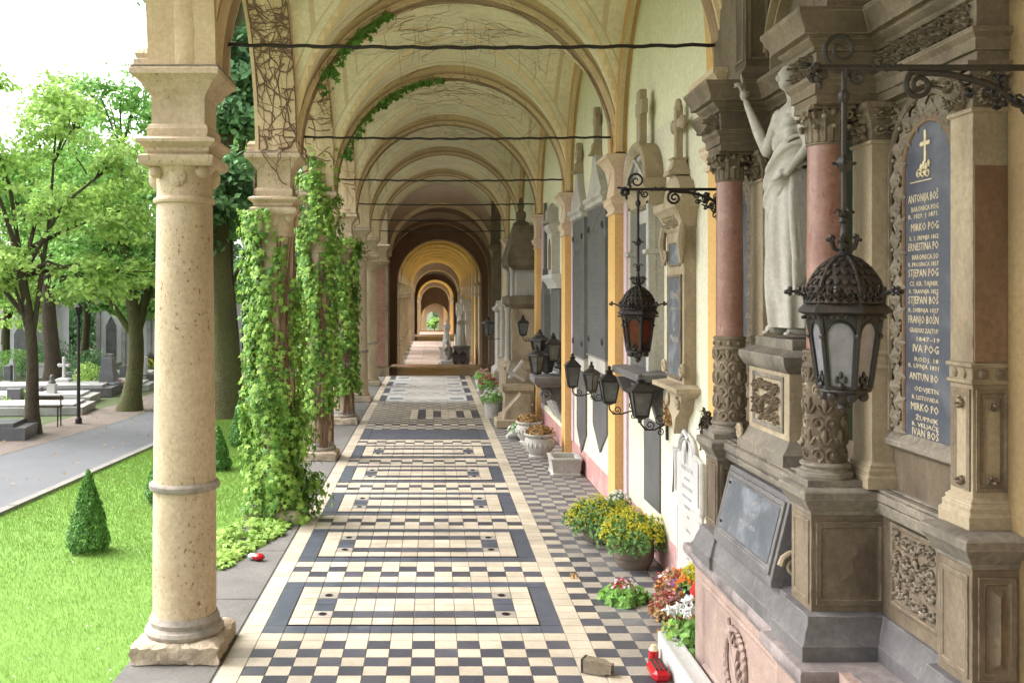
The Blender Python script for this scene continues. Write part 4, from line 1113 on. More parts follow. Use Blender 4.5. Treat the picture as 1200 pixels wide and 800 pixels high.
def carved_drum(b, cx, cy, z0, z1, r, seed):
    b.lathe([(r, z0), (r * 1.0, z1)], cx, cy, 0, 24, cap=False)
    rd = random.Random(seed); rows = 6
    for j in range(rows):
        z = z0 + (j + .5) * (z1 - z0) / rows; hh = (z1 - z0) / rows
        for k in range(8):
            a = 2 * pi * (k + .5 * (j % 2)) / 8; o_ = Vector((cos(a), sin(a), 0)); sd = Vector((-sin(a), cos(a), 0))
            c = Vector((cx, cy, z)) + o_ * r
            q = Matrix((sd, Vector((0, 0, 1)), o_)).transposed()
            if j % 2 == 0:
                b.tube([tuple(Vector(p) + o_ * (-(Vector(p) - c).dot(sd) ** 2 / (2 * r))) for p in spiral(c, sd * (1 if k % 2 else -1), (0, 0, 1), r * .40, 1.25, 10, .2, -1.2)], [r * .10 - i * r * .006 for i in range(11)], 5)
                b.ball(c, (r * .14, r * .14, r * .16), 6, 4, q)
            else:
                b.ball(c + Vector((0, 0, hh * .1)), (r * .16, hh * .62, r * .17), 6, 5, q)
                for s_ in (-1, 1): b.ball(c + sd * s_ * r * .22 - Vector((0, 0, hh * .15)), (r * .10, hh * .40, r * .13), 6, 4, q @ Matrix.Rotation(-s_ * .6, 3, 'Z'))

ZC0, ZC1 = 3.10, 3.27
K['leafst'] = mat('grey_brown_carved_stone', (.28, .235, .18), (.20, .165, .12), rough=.8, scale=6, bump=.3, stain=(.11, .09, .07), samt=.6, sscale=9)
mon = thing('family_tomb_monument', 'huge brown sandstone wall monument with red columns and blue inscription plaques filling the right side', 'monument', (2.05, 4.9, 0))
YA_, YB_, XD = 5.75, 4.35, 1.755
# backing
b = MB(); b.box(1.995, XW + .001, 3.50, 6.74, 0, 5.6); b.build('backing_wall', 'sand', mon)
b = MB(); b.box(XW - .02, XW + .01, 2.99, 3.468, 0, 4.2); b.build('ochre_return', 'ochred', mon)
# pink granite base with its cornice
PB = [(2.06, 3.30), (1.80, 3.30), (1.80, 4.13), (1.60, 4.13), (1.60, 4.52), (1.66, 4.52), (1.66, 6.15), (2.06, 6.15)]
b = MB(); b.sweep([(.03, 0), (.03, .10), (0, .12), (0, .735), (-.02, .735)], PB); b.box(1.70, 2.0, 3.4, 6.1, .5, .86)
b.build('granite_base', 'pinkst', mon)
b = MB(); b.sweep([(-.005, .735), (.012, .742), (.018, .765), (.03, .78), (.055, .80), (.062, .815), (.062, .85), (.055, .862), (.03, .868), (-.12, .872)], PB)
b.box(1.83, 1.99, 3.33, 4.10, .80, .868); b.box(1.66, 1.99, 4.18, 4.5, .8, .869); b.box(1.74, 1.99, 4.5, 6.0, .8, .8695);
K['greypink'] = mat('weathered_pink_grey_stone', (.34, .285, .275), (.24, .205, .20), rough=.6, scale=4, bump=.4, bscale=30, stain=(.075, .065, .068), samt=.8, sscale=3.0, wear=(.48, .40, .39), cov=.05)
b.build('base_cornice', 'greypink', mon)
# base panel facing the walk: frame with wreath and palm branch
b = MB(); b.frame((1.66, 5.96, .16), UX, UZ, 1.30, .53, [(0, 0), (.0, .008), (.02, .014), (.035, .004), (.05, -.008), (.06, -.008)]); pn = b.build('carved_panel', 'pinkst', mon)
b = MB(); cy_, cz_ = 5.30, .42
pts = [(1.652, cy_ + .17 * cos(a), cz_ + .19 * sin(a)) for a in [i * 2 * pi / 28 for i in range(29)]]
b.tube(pts, .014, 6)
for i in range(26):
    a = i * 2 * pi / 26; b.ball((1.646, cy_ + .175 * cos(a), cz_ + .195 * sin(a)), (.014, .010, .032), 6, 4, Matrix.Rotation(-a, 3, 'X'))
b.tube([(1.650, cy_ - .14, cz_ - .2), (1.645, cy_ + .04, cz_ + .02), (1.650, cy_ + .13, cz_ + .22)], .010, 5)
for i in range(9):
    t = i / 8; c = Vector((1.648, cy_ - .10 + .2 * t, cz_ - .14 + .32 * t))
    for s_ in (-1, 1): b.ball(c + Vector((0, s_ * .035, 0)), (.01, .042, .010), 6, 4, Matrix.Rotation(s_ * .9, 3, 'X'))
b.prism([(cy_ - .05, cz_ - .1), (cy_ + .05, cz_ - .1), (cy_ + .012, cz_), (cy_ + .05, cz_ + .1), (cy_ - .05, cz_ + .1), (cy_ - .012, cz_)], 'x', 1.64, 1.662)
b.build('wreath_relief', 'pinkst', pn)
# grey second step
P2 = [(2.06, 3.38), (1.87, 3.38), (1.87, 3.66), (1.955, 3.66), (1.955, 4.21), (1.63, 4.21), (1.63, 4.49), (1.65, 4.49), (1.65, 5.61), (1.63, 5.61), (1.63, 5.89), (1.955, 5.89), (1.955, 6.72), (2.06, 6.72)]
b = MB(); b.sweep([(.05, .868), (.05, .935), (.04, .945), (.028, .985), (.012, 1.02), (.008, 1.05), (-.02, 1.062), (-.06, 1.064)], P2); b.box(1.70, 1.99, 4.25, 5.85, .87, 1.06); b.build('grey_base_moulding', 'greyst', mon)
# pedestals (dado 1.06-1.48) with raised frames and diamond-cut panels, cap 1.48-1.605
def pedestal(x, ya, yb, x1, m='sand', panel=True, z0=1.06, z1=1.482):
    b = MB(); b.box(x, x1, ya, yb, z0 - .01, z1 + .02); p = b.build('pedestal', m, mon)
    b = MB()
    b.frame((x, yb - .02, z0 + .03), UX, UZ, yb - ya - .04, z1 - z0 - .06, [(0, 0), (0, .006), (.02, .006), (.028, -.006), (.045, -.006)])
    w_ = x1 - x - .04
    b.frame((x + .02, ya, z0 + .03), (1, 0, 0), UZ, w_, z1 - z0 - .06, [(0, 0), (0, .006), (.022, .006), (.032, -.002), (.04, .0), (w_ / 2, .025)] if panel else [(0, 0), (0, .006), (.022, .006), (.03, -.01)])
    b.build('panel', m, p); return p
pedestal(1.648, 4.235, 4.465, 1.99); pedestal(1.648, 5.635, 5.865, 1.99); pedestal(1.885, 3.40, 3.63, 2.06)
b = MB(); b.box(1.96, 2.0, 3.6, 4.25, 1.05, 1.50); b.box(1.82, 2.0, 4.45, 5.65, 1.05, 1.50); b.box(1.96, 2.0, 5.85, 6.72, 1.05, 1.5); b.build('dado', 'sand', mon)
# carved tracery panel of the near bay
b = MB(); b.box(1.945, 1.962, 3.73, 4.10, 1.145, 1.47); cp = b.build('tracery_panel', 'sandd', mon)
b = MB(); carve(b, (1.945, 4.085, 1.16), UX, UZ, .34, .30, 4, .075, .022); b.build('scrollwork', 'leafst', cp)
b = MB(); b.frame((1.945, 4.11, 1.135), UX, UZ, .39, .345, [(0, 0), (0, .012), (.012, .014), (.02, .0)]); b.build('frame', 'sand', cp)
P3 = [(2.06, 3.40), (1.885, 3.40), (1.885, 3.63), (1.96, 3.63), (1.96, 4.235), (1.648, 4.235), (1.648, 4.465), (1.72, 4.465), (1.72, 5.635), (1.648, 5.635), (1.648, 5.865), (1.96, 5.865), (1.96, 6.70), (2.06, 6.70)]
b = MB(); b.sweep([(-.01, 1.475), (.006, 1.482), (.006, 1.495), (.014, 1.505), (.03, 1.53), (.042, 1.55), (.046, 1.555), (.046, 1.585), (.03, 1.597), (.0, 1.604), (-.05, 1.606)], P3)
b.box(1.69, 2.0, 4.27, 5.83, 1.5, 1.604); b.box(1.92, 2.0, 3.44, 4.3, 1.5, 1.6035);
K['sandtop'] = mat('soot_greyed_sandstone', (.27, .23, .18), (.18, .155, .125), rough=.75, scale=3, bump=.3, bscale=40, stain=(.07, .062, .056), samt=.8, sscale=2.5, wear=(.42, .37, .30), cov=.04)
b.build('pedestal_cornice', 'sandtop', mon)
# slanting plaque between the pedestals
b = MB(); b.prism([(1.60, 1.055), (1.60, 1.085), (1.695, 1.475), (1.86, 1.475), (1.86, 1.055)], 'y', 4.60, 5.53); sl_ = b.build('slanting_slab', 'greyst', mon)
sv = Vector((1.695 - 1.60, 0, 1.475 - 1.085)).normalized(); so0 = Vector((1.60, 5.53, 1.085))
b = MB(); b.frame(tuple(so0 + sv * .02 + Vector((0, -.03, 0))), UX, sv, .87, .355, [(0, 0), (0, .012), (.02, .016), (.03, .006), (.04, .006)]); b.build('frame', 'greyst', sl_)
b = MB(); o_ = so0 + sv * .065 + Vector((0, -.08, 0)); nn = Vector(UX).cross(sv)
c4 = [o_, o_ + Vector(UX) * .775, o_ + Vector(UX) * .775 + sv * .27, o_ + sv * .27]
b.add([tuple(p + nn * .002) for p in c4] + [tuple(p + nn * .010) for p in c4], [(4, 5, 6, 7), (0, 1, 5, 4), (1, 2, 6, 5), (2, 3, 7, 6), (3, 0, 4, 7)]); b.build('blue_plaque', 'bluel', sl_)
rd = random.Random(2)
for k, s_ in enumerate(('POKOJNIM', 'RODITELJIMA', 'ZAHVALNA DJECA')): text(s_, .03, tuple(o_ + Vector(UX) * .40 + sv * (.21 - .06 * k) + nn * .0105), UX, sv, 'faint_inscription', 'letter', sl_, depth=.0006)
for (a, c_) in ((.02, .25), (.02, .03)): b = MB(); b.ball(o_ + Vector(UX) * a + sv * c_ + nn * .014, .009, 8, 5); b.build('bolt', 'iron', sl_)
b = MB(); b.tube(spiral((1.70, 4.56, 1.17), (-1, 0, 0), (0, 0, 1), .07, 1.6, 18, .15), [.016 - i * .0006 for i in range(19)], 6); b.build('side_scroll', 'sandl', mon)
# red marble columns
for y, nm in ((YB_, 0), (YA_, 1)):
    b = MB(); b.box(XD - .125, XD + .125, y - .118, y + .118, 1.602, 1.632)
    b.lathe([(.118, 1.632), (.122, 1.64), (.118, 1.658), (.10, 1.664), (.098, 1.674), (.108, 1.682), (.108, 1.692), (.095, 1.70)], XD, y, 0, 28); b.build('column_base', 'sandtop', mon)
    b = MB(); carved_drum(b, XD, y, 1.70, 2.12, .086, 5 + nm); b.build('carved_drum', 'sand', mon)
    b = MB(); b.lathe([(.092, 2.115), (.096, 2.12), (.096, 2.13), (.088, 2.135), (.088, 2.175), (.095, 2.18), (.095, 2.19), (.08, 2.196)], XD, y, 0, 28)
    for k in range(10): a = k * pi / 5; b.ball((XD + .09 * cos(a), y + .09 * sin(a), 2.155), (.012, .012, .014), 6, 4)
    b.build('rosette_band', 'sand', mon)
    b = MB(); b.lathe([(.079, 2.193), (.078, 2.6), (.075, 3.102)], XD, y, 0, 32, cap=False); b.build('marble_shaft', 'redmar', mon, smooth=60)
    b = MB(); corinthian(b, XD, y, ZC0, ZC1 - ZC0, .074); b.build('capital', 'sand', mon)
# pilasters behind them
def pil(x, ya, yb, x1, base=True, m='sandl'):
    b = MB(); b.box(x, x1, ya, yb, 1.602, ZC0); p = b.build('pilaster', m, mon)
    b = MB(); pa = [(x1, ya), (x, ya), (x, yb), (x1, yb)]
    b.sweep([(.03, 1.602), (.03, 1.65), (.02, 1.66), (.022, 1.68), (.012, 1.69), (.014, 1.70), (0, 1.715)], pa)
    b.sweep([(0, 2.115), (.01, 2.12), (.01, 2.132), (.003, 2.135), (.003, 2.175), (.012, 2.18), (.012, 2.192), (0, 2.197)], pa)
    b.sweep([(0, 3.088), (.010, 3.095), (.010, 3.105), (0, 3.11)], pa); b.build('moulding', m, p, kind='stuff')
    b = MB(); b.sweep([(0, 3.108), (0, 3.16), (.025, 3.235), (.04, 3.245), (.04, 3.268)], pa)
    carve(b, (x - .008, yb, 3.115), UX, UZ, yb - ya, .14, 9, .07, .03); carve(b, (x, ya - .008, 3.115), (1, 0, 0), UZ, min(.16, x1 - x), .14, 10, .06, .03)
    b.build('carved_capital', 'sandd', p)
    return p
pil(1.90, 4.21, 4.40, 1.996); pil(1.90, 5.60, 5.80, 1.996); cpier = pil(1.93, 3.476, 3.625, 2.068)
b = MB(); b.box(1.934, 2.05, 3.470, 3.478, 2.20, 2.90); b.build('rusty_panel', 'rust', cpier)
b = MB(); b.frame((1.94, 3.476, 1.735), (1, 0, 0), UZ, .118, .365, [(0, 0), (0, .008), (.012, .008), (.018, .001), (.028, .001), (.032, .005)])
b.frame((1.93, 3.613, 1.735), UX, UZ, .125, .365, [(0, .001), (0, .006), (.010, .006), (.016, .002), (.03, .001)])
for z in (2.045, 1.77): carve(b, (1.972, 3.475, z - .03), (1, 0, 0), UZ, .05, .06, int(z * 100), .06, .02); carve(b, (1.929, 3.57, z - .03), UX, UZ, .045, .06, int(z * 90), .06, .02)
for k in range(2): b.ball((1.965 + k * .06, 3.472, 2.155), (.018, .012, .018), 8, 5); b.ball((1.926, 3.585 - k * .06, 2.155), (.010, .016, .018), 8, 5)
b.build('carved_frames', 'sandd', cpier)
# arched recess with the leaf frame and the blue plaque (near bay, and its twin beyond the far column)
def leaf_bay(yc, near=True):
    zb, zs, wi, wo = 1.86, 2.945, .19, .30
    t = MB(); n = 20
    poly = [(yc + wi, zb)] + [(yc + wi * cos(pi * i / n), zs + wi * sin(pi * i / n)) for i in range(n + 1)] + [(yc - wi, zb)]
    t.prism(poly, 'x', 1.984, 1.997); tb = t.build('blue_plaque', 'blue', mon)
    def path(r, x): return [(x, yc + r, zb)] + [(x, yc + r * cos(pi * i / n), zs + r * sin(pi * i / n)) for i in range(n + 1)] + [(x, yc - r, zb)]
    b = MB(); b.tube(path(wi + .004, 1.982), .008, 6); b.build('inner_bead', 'rust', tb)
    b = MB(); b.tube(path(wo + .004, 1.975), .014, 6); b.tube(path(wo + .032, 1.985), .012, 6); b.build('outer_bead', 'sand', tb)
    b = MB(); b.arch([(wi, 1.975), (wi, 1.9945), (wo, 1.9945), (wo, 1.988)], yc, zs, 20, ax='x'); [b.box(1.988, 1.9945, min(yc + s_ * wi, yc + s_ * wo), max(yc + s_ * wi, yc + s_ * wo), zb, zs) for s_ in (-1, 1)]; b.build('frame_ground', 'cavity', tb)  # ground coloured darker than the stone, for contrast behind the leaves
    b = MB(); L_ = (zs - zb) * 2 + pi * (wi + wo) / 2; m = int(L_ / .062); rm = (wi + wo) / 2; wave = []
    for i in range(m + 1):
        s_ = i / m * L_; h = zs - zb
        if s_ < h: p = Vector((1.982, yc + rm, zb + s_)); rt = Vector((0, 1, 0))
        elif s_ > L_ - h: p = Vector((1.982, yc - rm, zb + L_ - s_)); rt = Vector((0, -1, 0))
        else:
            a = (s_ - h) / rm; p = Vector((1.982, yc + rm * cos(a), zs + rm * sin(a))); rt = Vector((0, cos(a), sin(a)))
        w_ = (1 if i % 2 else -1) * .022
        relief_leaf(b, p + rt * w_, UX, UZ, .056, i * 2.1, .5); wave.append(tuple(p - rt * w_ * 1.2 + Vector((-.006, 0, 0))))
        b.ball(p - rt * w_ * 1.5 + Vector((-.006, 0, .02)), (.012, .010, .010), 6, 4)
    b.tube(wave, .006, 5); b.build('carved_leaf_frame', 'leafst', tb)
    b = MB(); b.prism([(1.985, 1.78), (1.955, 1.80), (1.955, 1.82), (1.99, 1.862), (1.999, 1.862), (1.999, 1.78)], 'y', yc - .30, yc + .33); b.build('sill', 'sandtop', tb)
    return tb
tb = leaf_bay(3.895)
yr = 4.057
LN = [('ANTONIJA BOŠ', .047, 232, .0), ('BARONICA POG', .030, 243, .025), ('R. 1829. † 1871.', .026, 251, .0), ('MIRKO POG', .045, 266, .02), ('R. 3. SRPNJA 1862', .026, 277, .01), ('ERNESTINA PO', .045, 289, .0), ('BARONICA SO', .030, 300, .03),
      ('R. PROSINCA 1857', .025, 308, .0), ('STJEPAN POG', .045, 320, .0), ('CS. KR. TAJNIK', .028, 331, .01), ('R. TRAVNJA 1822', .025, 340, .005), ('STJEPAN BOŠ', .045, 352, .0), ('R. SVIBNJA 1827', .025, 362, .0), ('FRANJO BOŠN', .045, 375, .0), ('GRADSKI ZASTUP', .027, 386, .01),
      ('1847–19', .026, 396, .06), ('IVA POG', .045, 409, .035), ('RODJ. 18', .026, 420, .05), ('R. LIPNJA 1831', .025, 428, .0), ('ANTUN BO', .042, 442, .01), ('ODVJETN', .027, 455, .05), ('R. LISTOPADA', .025, 465, .03), ('MIRKO PO', .045, 478, .02), ('ŽUPNIK', .027, 489, .06), ('R. VELJAČE', .025, 497, .03), ('IVAN BOŠ', .045, 508, .03)]
for s_, h, py, off in LN:
    z = EYE - (py + 4 - 345) * 3.94 / 1140; w_ = .24 - off
    text(s_, h, (1.9838, yr - off, z), UX, UZ, 'gilded_line', 'gold', tb, align='LEFT', depth=.0008, wid=w_)
b = MB(); cz = 3.035; cyy = 3.915
b.box(1.98, 1.9835, cyy - .008, cyy + .008, cz - .055, cz + .06); b.box(1.979, 1.9835, cyy - .032, cyy + .032, cz + .005, cz + .021)
for a, c_ in ((0, .06), (0, -.055), (.032, .013), (-.032, .013)): b.ball((1.981, cyy + a, cz + c_), (.003, .010, .010), 6, 4)
for k in range(3): b.tube(spiral((1.981, cyy + .05 - k * .035, 2.93), UX, UZ, .022, 1.3, 10, .2, k), .0035, 4)
for k in range(4): b.ball((1.981, cyy + .03 - k * .02, 2.955 + .01 * (k % 2)), (.004, .011, .015), 6, 4)
b.box(1.981, 1.9835, cyy - .05, cyy + .12, 2.898, 2.902); b.build('gilded_cross', 'gold', tb)
leaf_bay(6.30)
# bay spandrel triangles and moulding lines
b = MB(); b.frame((1.996, 4.205, 2.98), UX, UZ, .57, .29, [(0, 0), (0, .012), (.012, .012), (.018, 0)]); b.build('spandrel_frame', 'sandl', mon)
b = MB(); carve(b, (1.992, 4.19, 3.14), UX, UZ, .08, .11, 3, .08, .025); b.build('spandrel_carving', 'sandd', mon)
# dark green strip in the niche, niche back
b = MB(); b.box(1.985, 1.996, 4.52, 4.78, 1.75, 3.24); b.build('dark_green_panel', 'dkgreen', mon)
# entablature
PE = [(2.06, 3.462), (1.935, 3.462), (1.935, 4.22), (1.665, 4.22), (1.665, 4.48), (1.955, 4.48), (1.955, 5.62), (1.665, 5.62), (1.665, 5.88), (1.935, 5.88), (1.935, 6.74), (2.06, 6.74)]
b = MB(); b.sweep([(-.02, 3.268), (0, 3.27), (0, 3.305), (.012, 3.31), (.012, 3.35), (.03, 3.372), (.03, 3.388), (.002, 3.392), (.002, 3.492)], PE); b.box(1.70, 2.0, 4.25, 4.45, 3.269, 3.6); b.box(1.70, 2.0, 5.65, 5.85, 3.269, 3.6); b.box(1.97, 2.0, 3.47, 6.7, 3.27, 3.6)
b.build('architrave', 'sand', mon)
b = MB(); b.sweep([(.002, 3.49), (.016, 3.495), (.022, 3.51), (.045, 3.525), (.055, 3.535), (.055, 3.545), (.085, 3.55), (.085, 3.578), (.10, 3.60), (.112, 3.63), (.118, 3.638), (.118, 3.655), (.0, 3.672), (-.06, 3.673)], PE)
b.box(1.70, 2.0, 4.25, 4.45, 3.6, 3.671); b.box(1.70, 2.0, 5.65, 5.85, 3.6, 3.671); b.build('cornice', 'sand', mon)
b = MB(); carve(b, (1.933, 4.215, 3.395), UX, UZ, .745, .095, 21, .062, .03); b.build('carved_frieze', 'sandd', mon)
b = MB(); carve(b, (1.933, 6.70, 3.395), UX, UZ, .80, .095, 22, .08, .03); b.build('carved_frieze', 'sandd', mon)
for y in (4.22, 5.62): b = MB(); carve(b, (1.663, y + .25, 3.39), UX, UZ, .24, .10, 23, .06, .035); b.build('frieze_carving', 'sandd', mon)
# attic
def attic(x, ya, yb, x1, z1, z0=3.672):
    b = MB(); b.box(x, x1, ya, yb, z0, z1); p = b.build('attic_pier', 'sand', mon)
    b = MB(); pa = [(x1, ya), (x, ya), (x, yb), (x1, yb)]; b.sweep([(.03, z0), (.03, z0 + .04), (.01, z0 + .06), (.0, z0 + .08)], pa)
    b.frame((x + .02, ya, z0 + .12), (1, 0, 0), UZ, min(.12, x1 - x - .04), 1.0, [(0, 0), (0, .006), (.012, .006), (.016, -.004), (.022, -.004)])
    b.frame((x, yb - .02, z0 + .12), UX, UZ, yb - ya - .04, 1.0, [(0, 0), (0, .006), (.014, .006), (.02, -.004), (.03, -.004)]); b.build('panel', 'sandd', p)
attic(1.80, 5.60, 5.79, 1.95, 5.4); attic(1.74, 4.25, 4.46, 1.95, 5.4)
b = MB(); b.box(1.945, 1.996, 5.62, 6.72, 3.672, 5.5); b.build('attic_wall', 'sand', mon)
b = MB(); b.box(1.95, 1.996, 3.47, 4.44, 3.672, 5.5); b.build('attic_wall', 'sand', mon)
b = MB()
for r, o_ in ((.53, -.0), (.58, -.03), (.63, -.0)): b.arch([(r, 1.93 + o_), (r, 1.996), (r + .045, 1.996), (r + .045, 1.94 + o_)], 5.04, 3.68, 24, ax='x')
b.build('niche_arch', 'sandl', mon)
b = MB(); b.sq([(.0, 0), (.02, .01), (.035, .04), (.035, .06), (.02, .07)], 1.96, 5.55, 3.60, .02, .03); b.build('arch_impost', 'sand', mon)
# statue pedestal
b = MB(); b.box(1.745, 1.996, 4.76, 5.36, 1.605, 2.10); sp_ = b.build('statue_pedestal', 'sandl', mon)
pa = [(1.996, 4.76), (1.745, 4.76), (1.745, 5.36), (1.996, 5.36)]
b = MB(); b.sweep([(.05, 1.604), (.05, 1.66), (.035, 1.675), (.015, 1.70), (0, 1.72)], pa); b.sweep([(0, 2.05), (.02, 2.06), (.035, 2.085), (.045, 2.11), (.045, 2.135), (-.02, 2.165)], pa); b.box(1.77, 1.996, 4.79, 5.33, 2.1, 2.215)
b.frame((1.745, 5.29, 1.75), UX, UZ, .46, .28, [(0, 0), (0, .008), (.02, .008), (.028, -.006)]); b.build('mouldings', 'sandtop', sp_)
b = MB(); carve(b, (1.742, 5.25, 1.785), UX, UZ, .38, .21, 31, .075, .028); b.build('carving', 'sandd', sp_)
b = MB()
for z, r in ((1.69, .06), (1.98, .035)): b.tube(spiral((1.84, 4.735, z), (-1, 0, 0), UZ, r, 1.7, 18, .12, 0.4), [.014 - i * .0005 for i in range(19)], 6)
b.tube([(1.80, 4.735, 1.72), (1.83, 4.735, 1.82), (1.86, 4.735, 1.97)], [.016, .012, .010], 6)
b.tube(spiral((1.70, 5.39, 1.68), (0, 1, 0), UZ, .045, 1.6, 14, .15, 0.4), .012, 6)
b.build('scroll_console', 'sandl', sp_)

# ---- marble Christ statue: one continuous body and its cloth
st = thing('marble_statue', 'pale marble statue of a bare chested draped man raising one hand between red columns', 'statue', (1.84, 5.02, 2.215))
def limb(b, pts, n=12):
    P = [p[:3] for p in pts]; R = [p[3] for p in pts]
    # smooth spline through the joints
    out = []; rs = []
    for i in range(len(P) - 1):
        for k in range(5):
            t = k / 5; out.append(tuple(Vector(P[i]).lerp(Vector(P[i + 1]), t))); rs.append(R[i] + (R[i + 1] - R[i]) * t)
    out.append(P[-1]); rs.append(R[-1]); b.tube(out, rs, n)
    for p in pts[1:-1]: b.ball(p[:3], p[3], 10, 7)
    b.ball(P[0], R[0], 10, 7); b.ball(P[-1], R[-1], 10, 7)
bx, by, bz = 1.86, 5.00, 2.225
def Q(f, s_, z): return (bx - f * 1.04, by + s_ * 1.06, bz + z * 1.055)      # f forward (towards the walk), s to his right (+Y), z up
b = MB()
def bl(f, s_, z, rf, rs_, rz): b.ball(Q(f, s_, z), (rf, rs_, rz), 16, 10)
bl(0, 0, .78, .085, .115, .10); bl(.0, 0, .88, .075, .098, .09); bl(.01, 0, .98, .085, .118, .10); bl(.0, 0, 1.07, .08, .13, .08)   # pelvis to chest
bl(.055, .055, 1.035, .035, .058, .042); bl(.055, -.055, 1.035, .035, .058, .042)     # pectorals
for z in (.955, .905, .86): bl(.066, .024, z, .020, .024, .023); bl(.066, -.024, z, .020, .024, .023)
bl(.05, .08, .95, .035, .035, .06); bl(.05, -.08, .95, .035, .035, .06)
limb(b, [(*Q(0, -.02, 1.12), .05), (*Q(.0, .0, 1.16), .036), (*Q(.015, 0, 1.20), .034)])
bl(.03, 0, 1.262, .052, .045, .062); bl(.045, 0, 1.235, .035, .034, .042); bl(.083, 0, 1.255, .013, .010, .018); bl(-.01, 0, 1.275, .05, .05, .055); bl(.065, 0, 1.282, .016, .034, .008); bl(.068, 0, 1.233, .010, .016, .005)
bl(0, .046, 1.255, .012, .008, .018); bl(0, -.046, 1.255, .012, .008, .018)
# right arm: upper arm down, forearm raised outwards
sh = Q(.02, .13, 1.09); el = Q(.06, .22, .93); wr = Q(.13, .33, 1.20)
limb(b, [(*sh, .045), (*Vector(sh).lerp(Vector(el), .5), .038), (*el, .030)]); limb(b, [(*el, .030), (*Vector(el).lerp(Vector(wr), .35), .031), (*wr, .017)])
pc = Vector(Q(.14, .34, 1.245)); up_ = Vector((-.12, .08, 1)).normalized(); sd_ = Vector((.75, .65, 0)).normalized()
b.ball(pc, (.022, .026, .034), 10, 7)
def finger(base, d_, ln, curl, r=.0082):
    d_ = Vector(d_).normalized(); cd = Vector((-.8, .3, -.3)).normalized(); p0 = Vector(base); p1 = p0 + d_ * ln * .45; d2 = (d_ * (1 - curl) + cd * curl).normalized(); p2 = p1 + d2 * ln * .32; d3 = (d_ * (1 - curl * 1.8) + cd * curl * 1.8).normalized(); p3 = p2 + d3 * ln * .25
    b.tube([tuple(p0), tuple(p1), tuple(p2), tuple(p3)], [r * 1.05, r, r * .92, r * .75], 8); b.ball(p3, r * .8, 6, 5)
finger(pc + sd_ * .018 + up_ * .025, up_, .075, .05); finger(pc + sd_ * .004 + up_ * .03, up_ + sd_ * .05, .083, .05)
finger(pc - sd_ * .009 + up_ * .025, up_ - sd_ * .12, .068, .55); finger(pc - sd_ * .021 + up_ * .018, up_ - sd_ * .2, .055, .6); finger(pc + sd_ * .022 - up_ * .008, up_ * .6 + sd_ * .8, .055, .15, .0095)
# left arm down holding the cloth
sh = Q(.02, -.13, 1.09); el = Q(-.0, -.19, .90); wr = Q(.09, -.15, .78)
limb(b, [(*sh, .045), (*Vector(sh).lerp(Vector(el), .5), .038), (*el, .030)]); limb(b, [(*el, .030), (*wr, .019)]); b.ball(Q(.11, -.13, .77), (.026, .022, .032), 8, 6)
for k in range(4): finger(Q(.12, -.15 + k * .015, .765), (-.6, .3, -.5), .05, .5)
# legs and feet
limb(b, [(*Q(0, .06, .76), .075), (*Q(.03, .07, .45), .05), (*Q(.0, .075, .10), .026)]); limb(b, [(*Q(0, -.06, .76), .075), (*Q(.01, -.07, .45), .05), (*Q(-.02, -.07, .10), .026)])
for s_, f in ((.085, .05), (-.075, .0)):
    b.ball(Q(f, s_, .035), (.07, .032, .032), 12, 7)
    for k in range(5): b.ball(Q(f + .075 - abs(k - 1) * .006, s_ - .026 + k * .013, .016), (.016, .007, .010), 6, 5)
remesh(b, 'body', 'statue', st, .0065, 2)
b = MB()
for k in range(60):
    rd = random.Random(k); a = rd.uniform(0, 6.28); e = rd.uniform(-.2, 1.4); r = .055
    p = Vector(Q(-.012 + r * cos(a) * cos(e), r * sin(a) * cos(e) * .95, 1.27 + r * sin(e) * 1.05))
    if (bx - p.x) > .03 and p.z < bz + 1.30: continue
    b.ball(p, (.014, .014, .018), 6, 4)
for s_ in (-1, 1):
    for k in range(5): b.ball(Q(-.01 - k * .004, s_ * .05, 1.24 - k * .02), (.016, .013, .018), 6, 4)
b.build('hair', 'statue', st)
def drape(b, z0, z1, rf, fold=.09, n=72, m=26, seed=1, flare=.0):
    V = []; F = []
    for j in range(m + 1):
        t = j / m; z = z0 + (z1 - z0) * t
        for k in range(n):
            a = 2 * pi * k / n
            r = rf(a, t)
            fl_ = fold * (1 - .5 * t) * (.55 * sin(a * 7 + t * 2.5 + seed) + .35 * sin(a * 13 - t * 4 + seed * 2) + .25 * sin(a * 4 + t * 6))
            r *= 1 + fl_
            V.append(Q(r * cos(a) * .82, r * sin(a), z))
    for j in range(m):
        for k in range(n): k2 = (k + 1) % n; F.append((j * n + k, j * n + k2, (j + 1) * n + k2, (j + 1) * n + k))
    b.add(V, F)
b = MB(); drape(b, .045, .80, lambda a, t: .128 + .028 * sin(t * pi * .9) + .012 * (1 - t), .15, m=34); b.build('robe', 'statue', st, smooth=70)
b = MB()   # the sash crossing the hips from his left waist down to his right
for k in range(7):
    pts = []; 
    for i in range(25):
        a = 2 * pi * i / 24; r = .130 + .006 * (k % 3) + (.012 if k in (2, 5) else 0)
        pts.append(Q(r * cos(a) * .86, r * sin(a) * 1.02, .66 + .034 * k - .10 * sin(a + .3) - .02 * sin(2 * a)))
    b.tube(pts, [.017 + .004 * sin(i * .9 + k) for i in range(25)], 7)
remesh(b, 'sash', 'statue', st, .009, 3)
b = MB()
for k in range(5): b.tube([Q(.06 - .02 * k, -.13, .80), Q(.075 - .02 * k, -.17, .6), Q(.06 - .025 * k, -.175, .38), Q(.06 - .02 * k, -.16, .2 + .03 * k)], [.018, .022, .022, .012], 7)
remesh(b, 'hanging_cloth', 'statue', st, .009, 3)
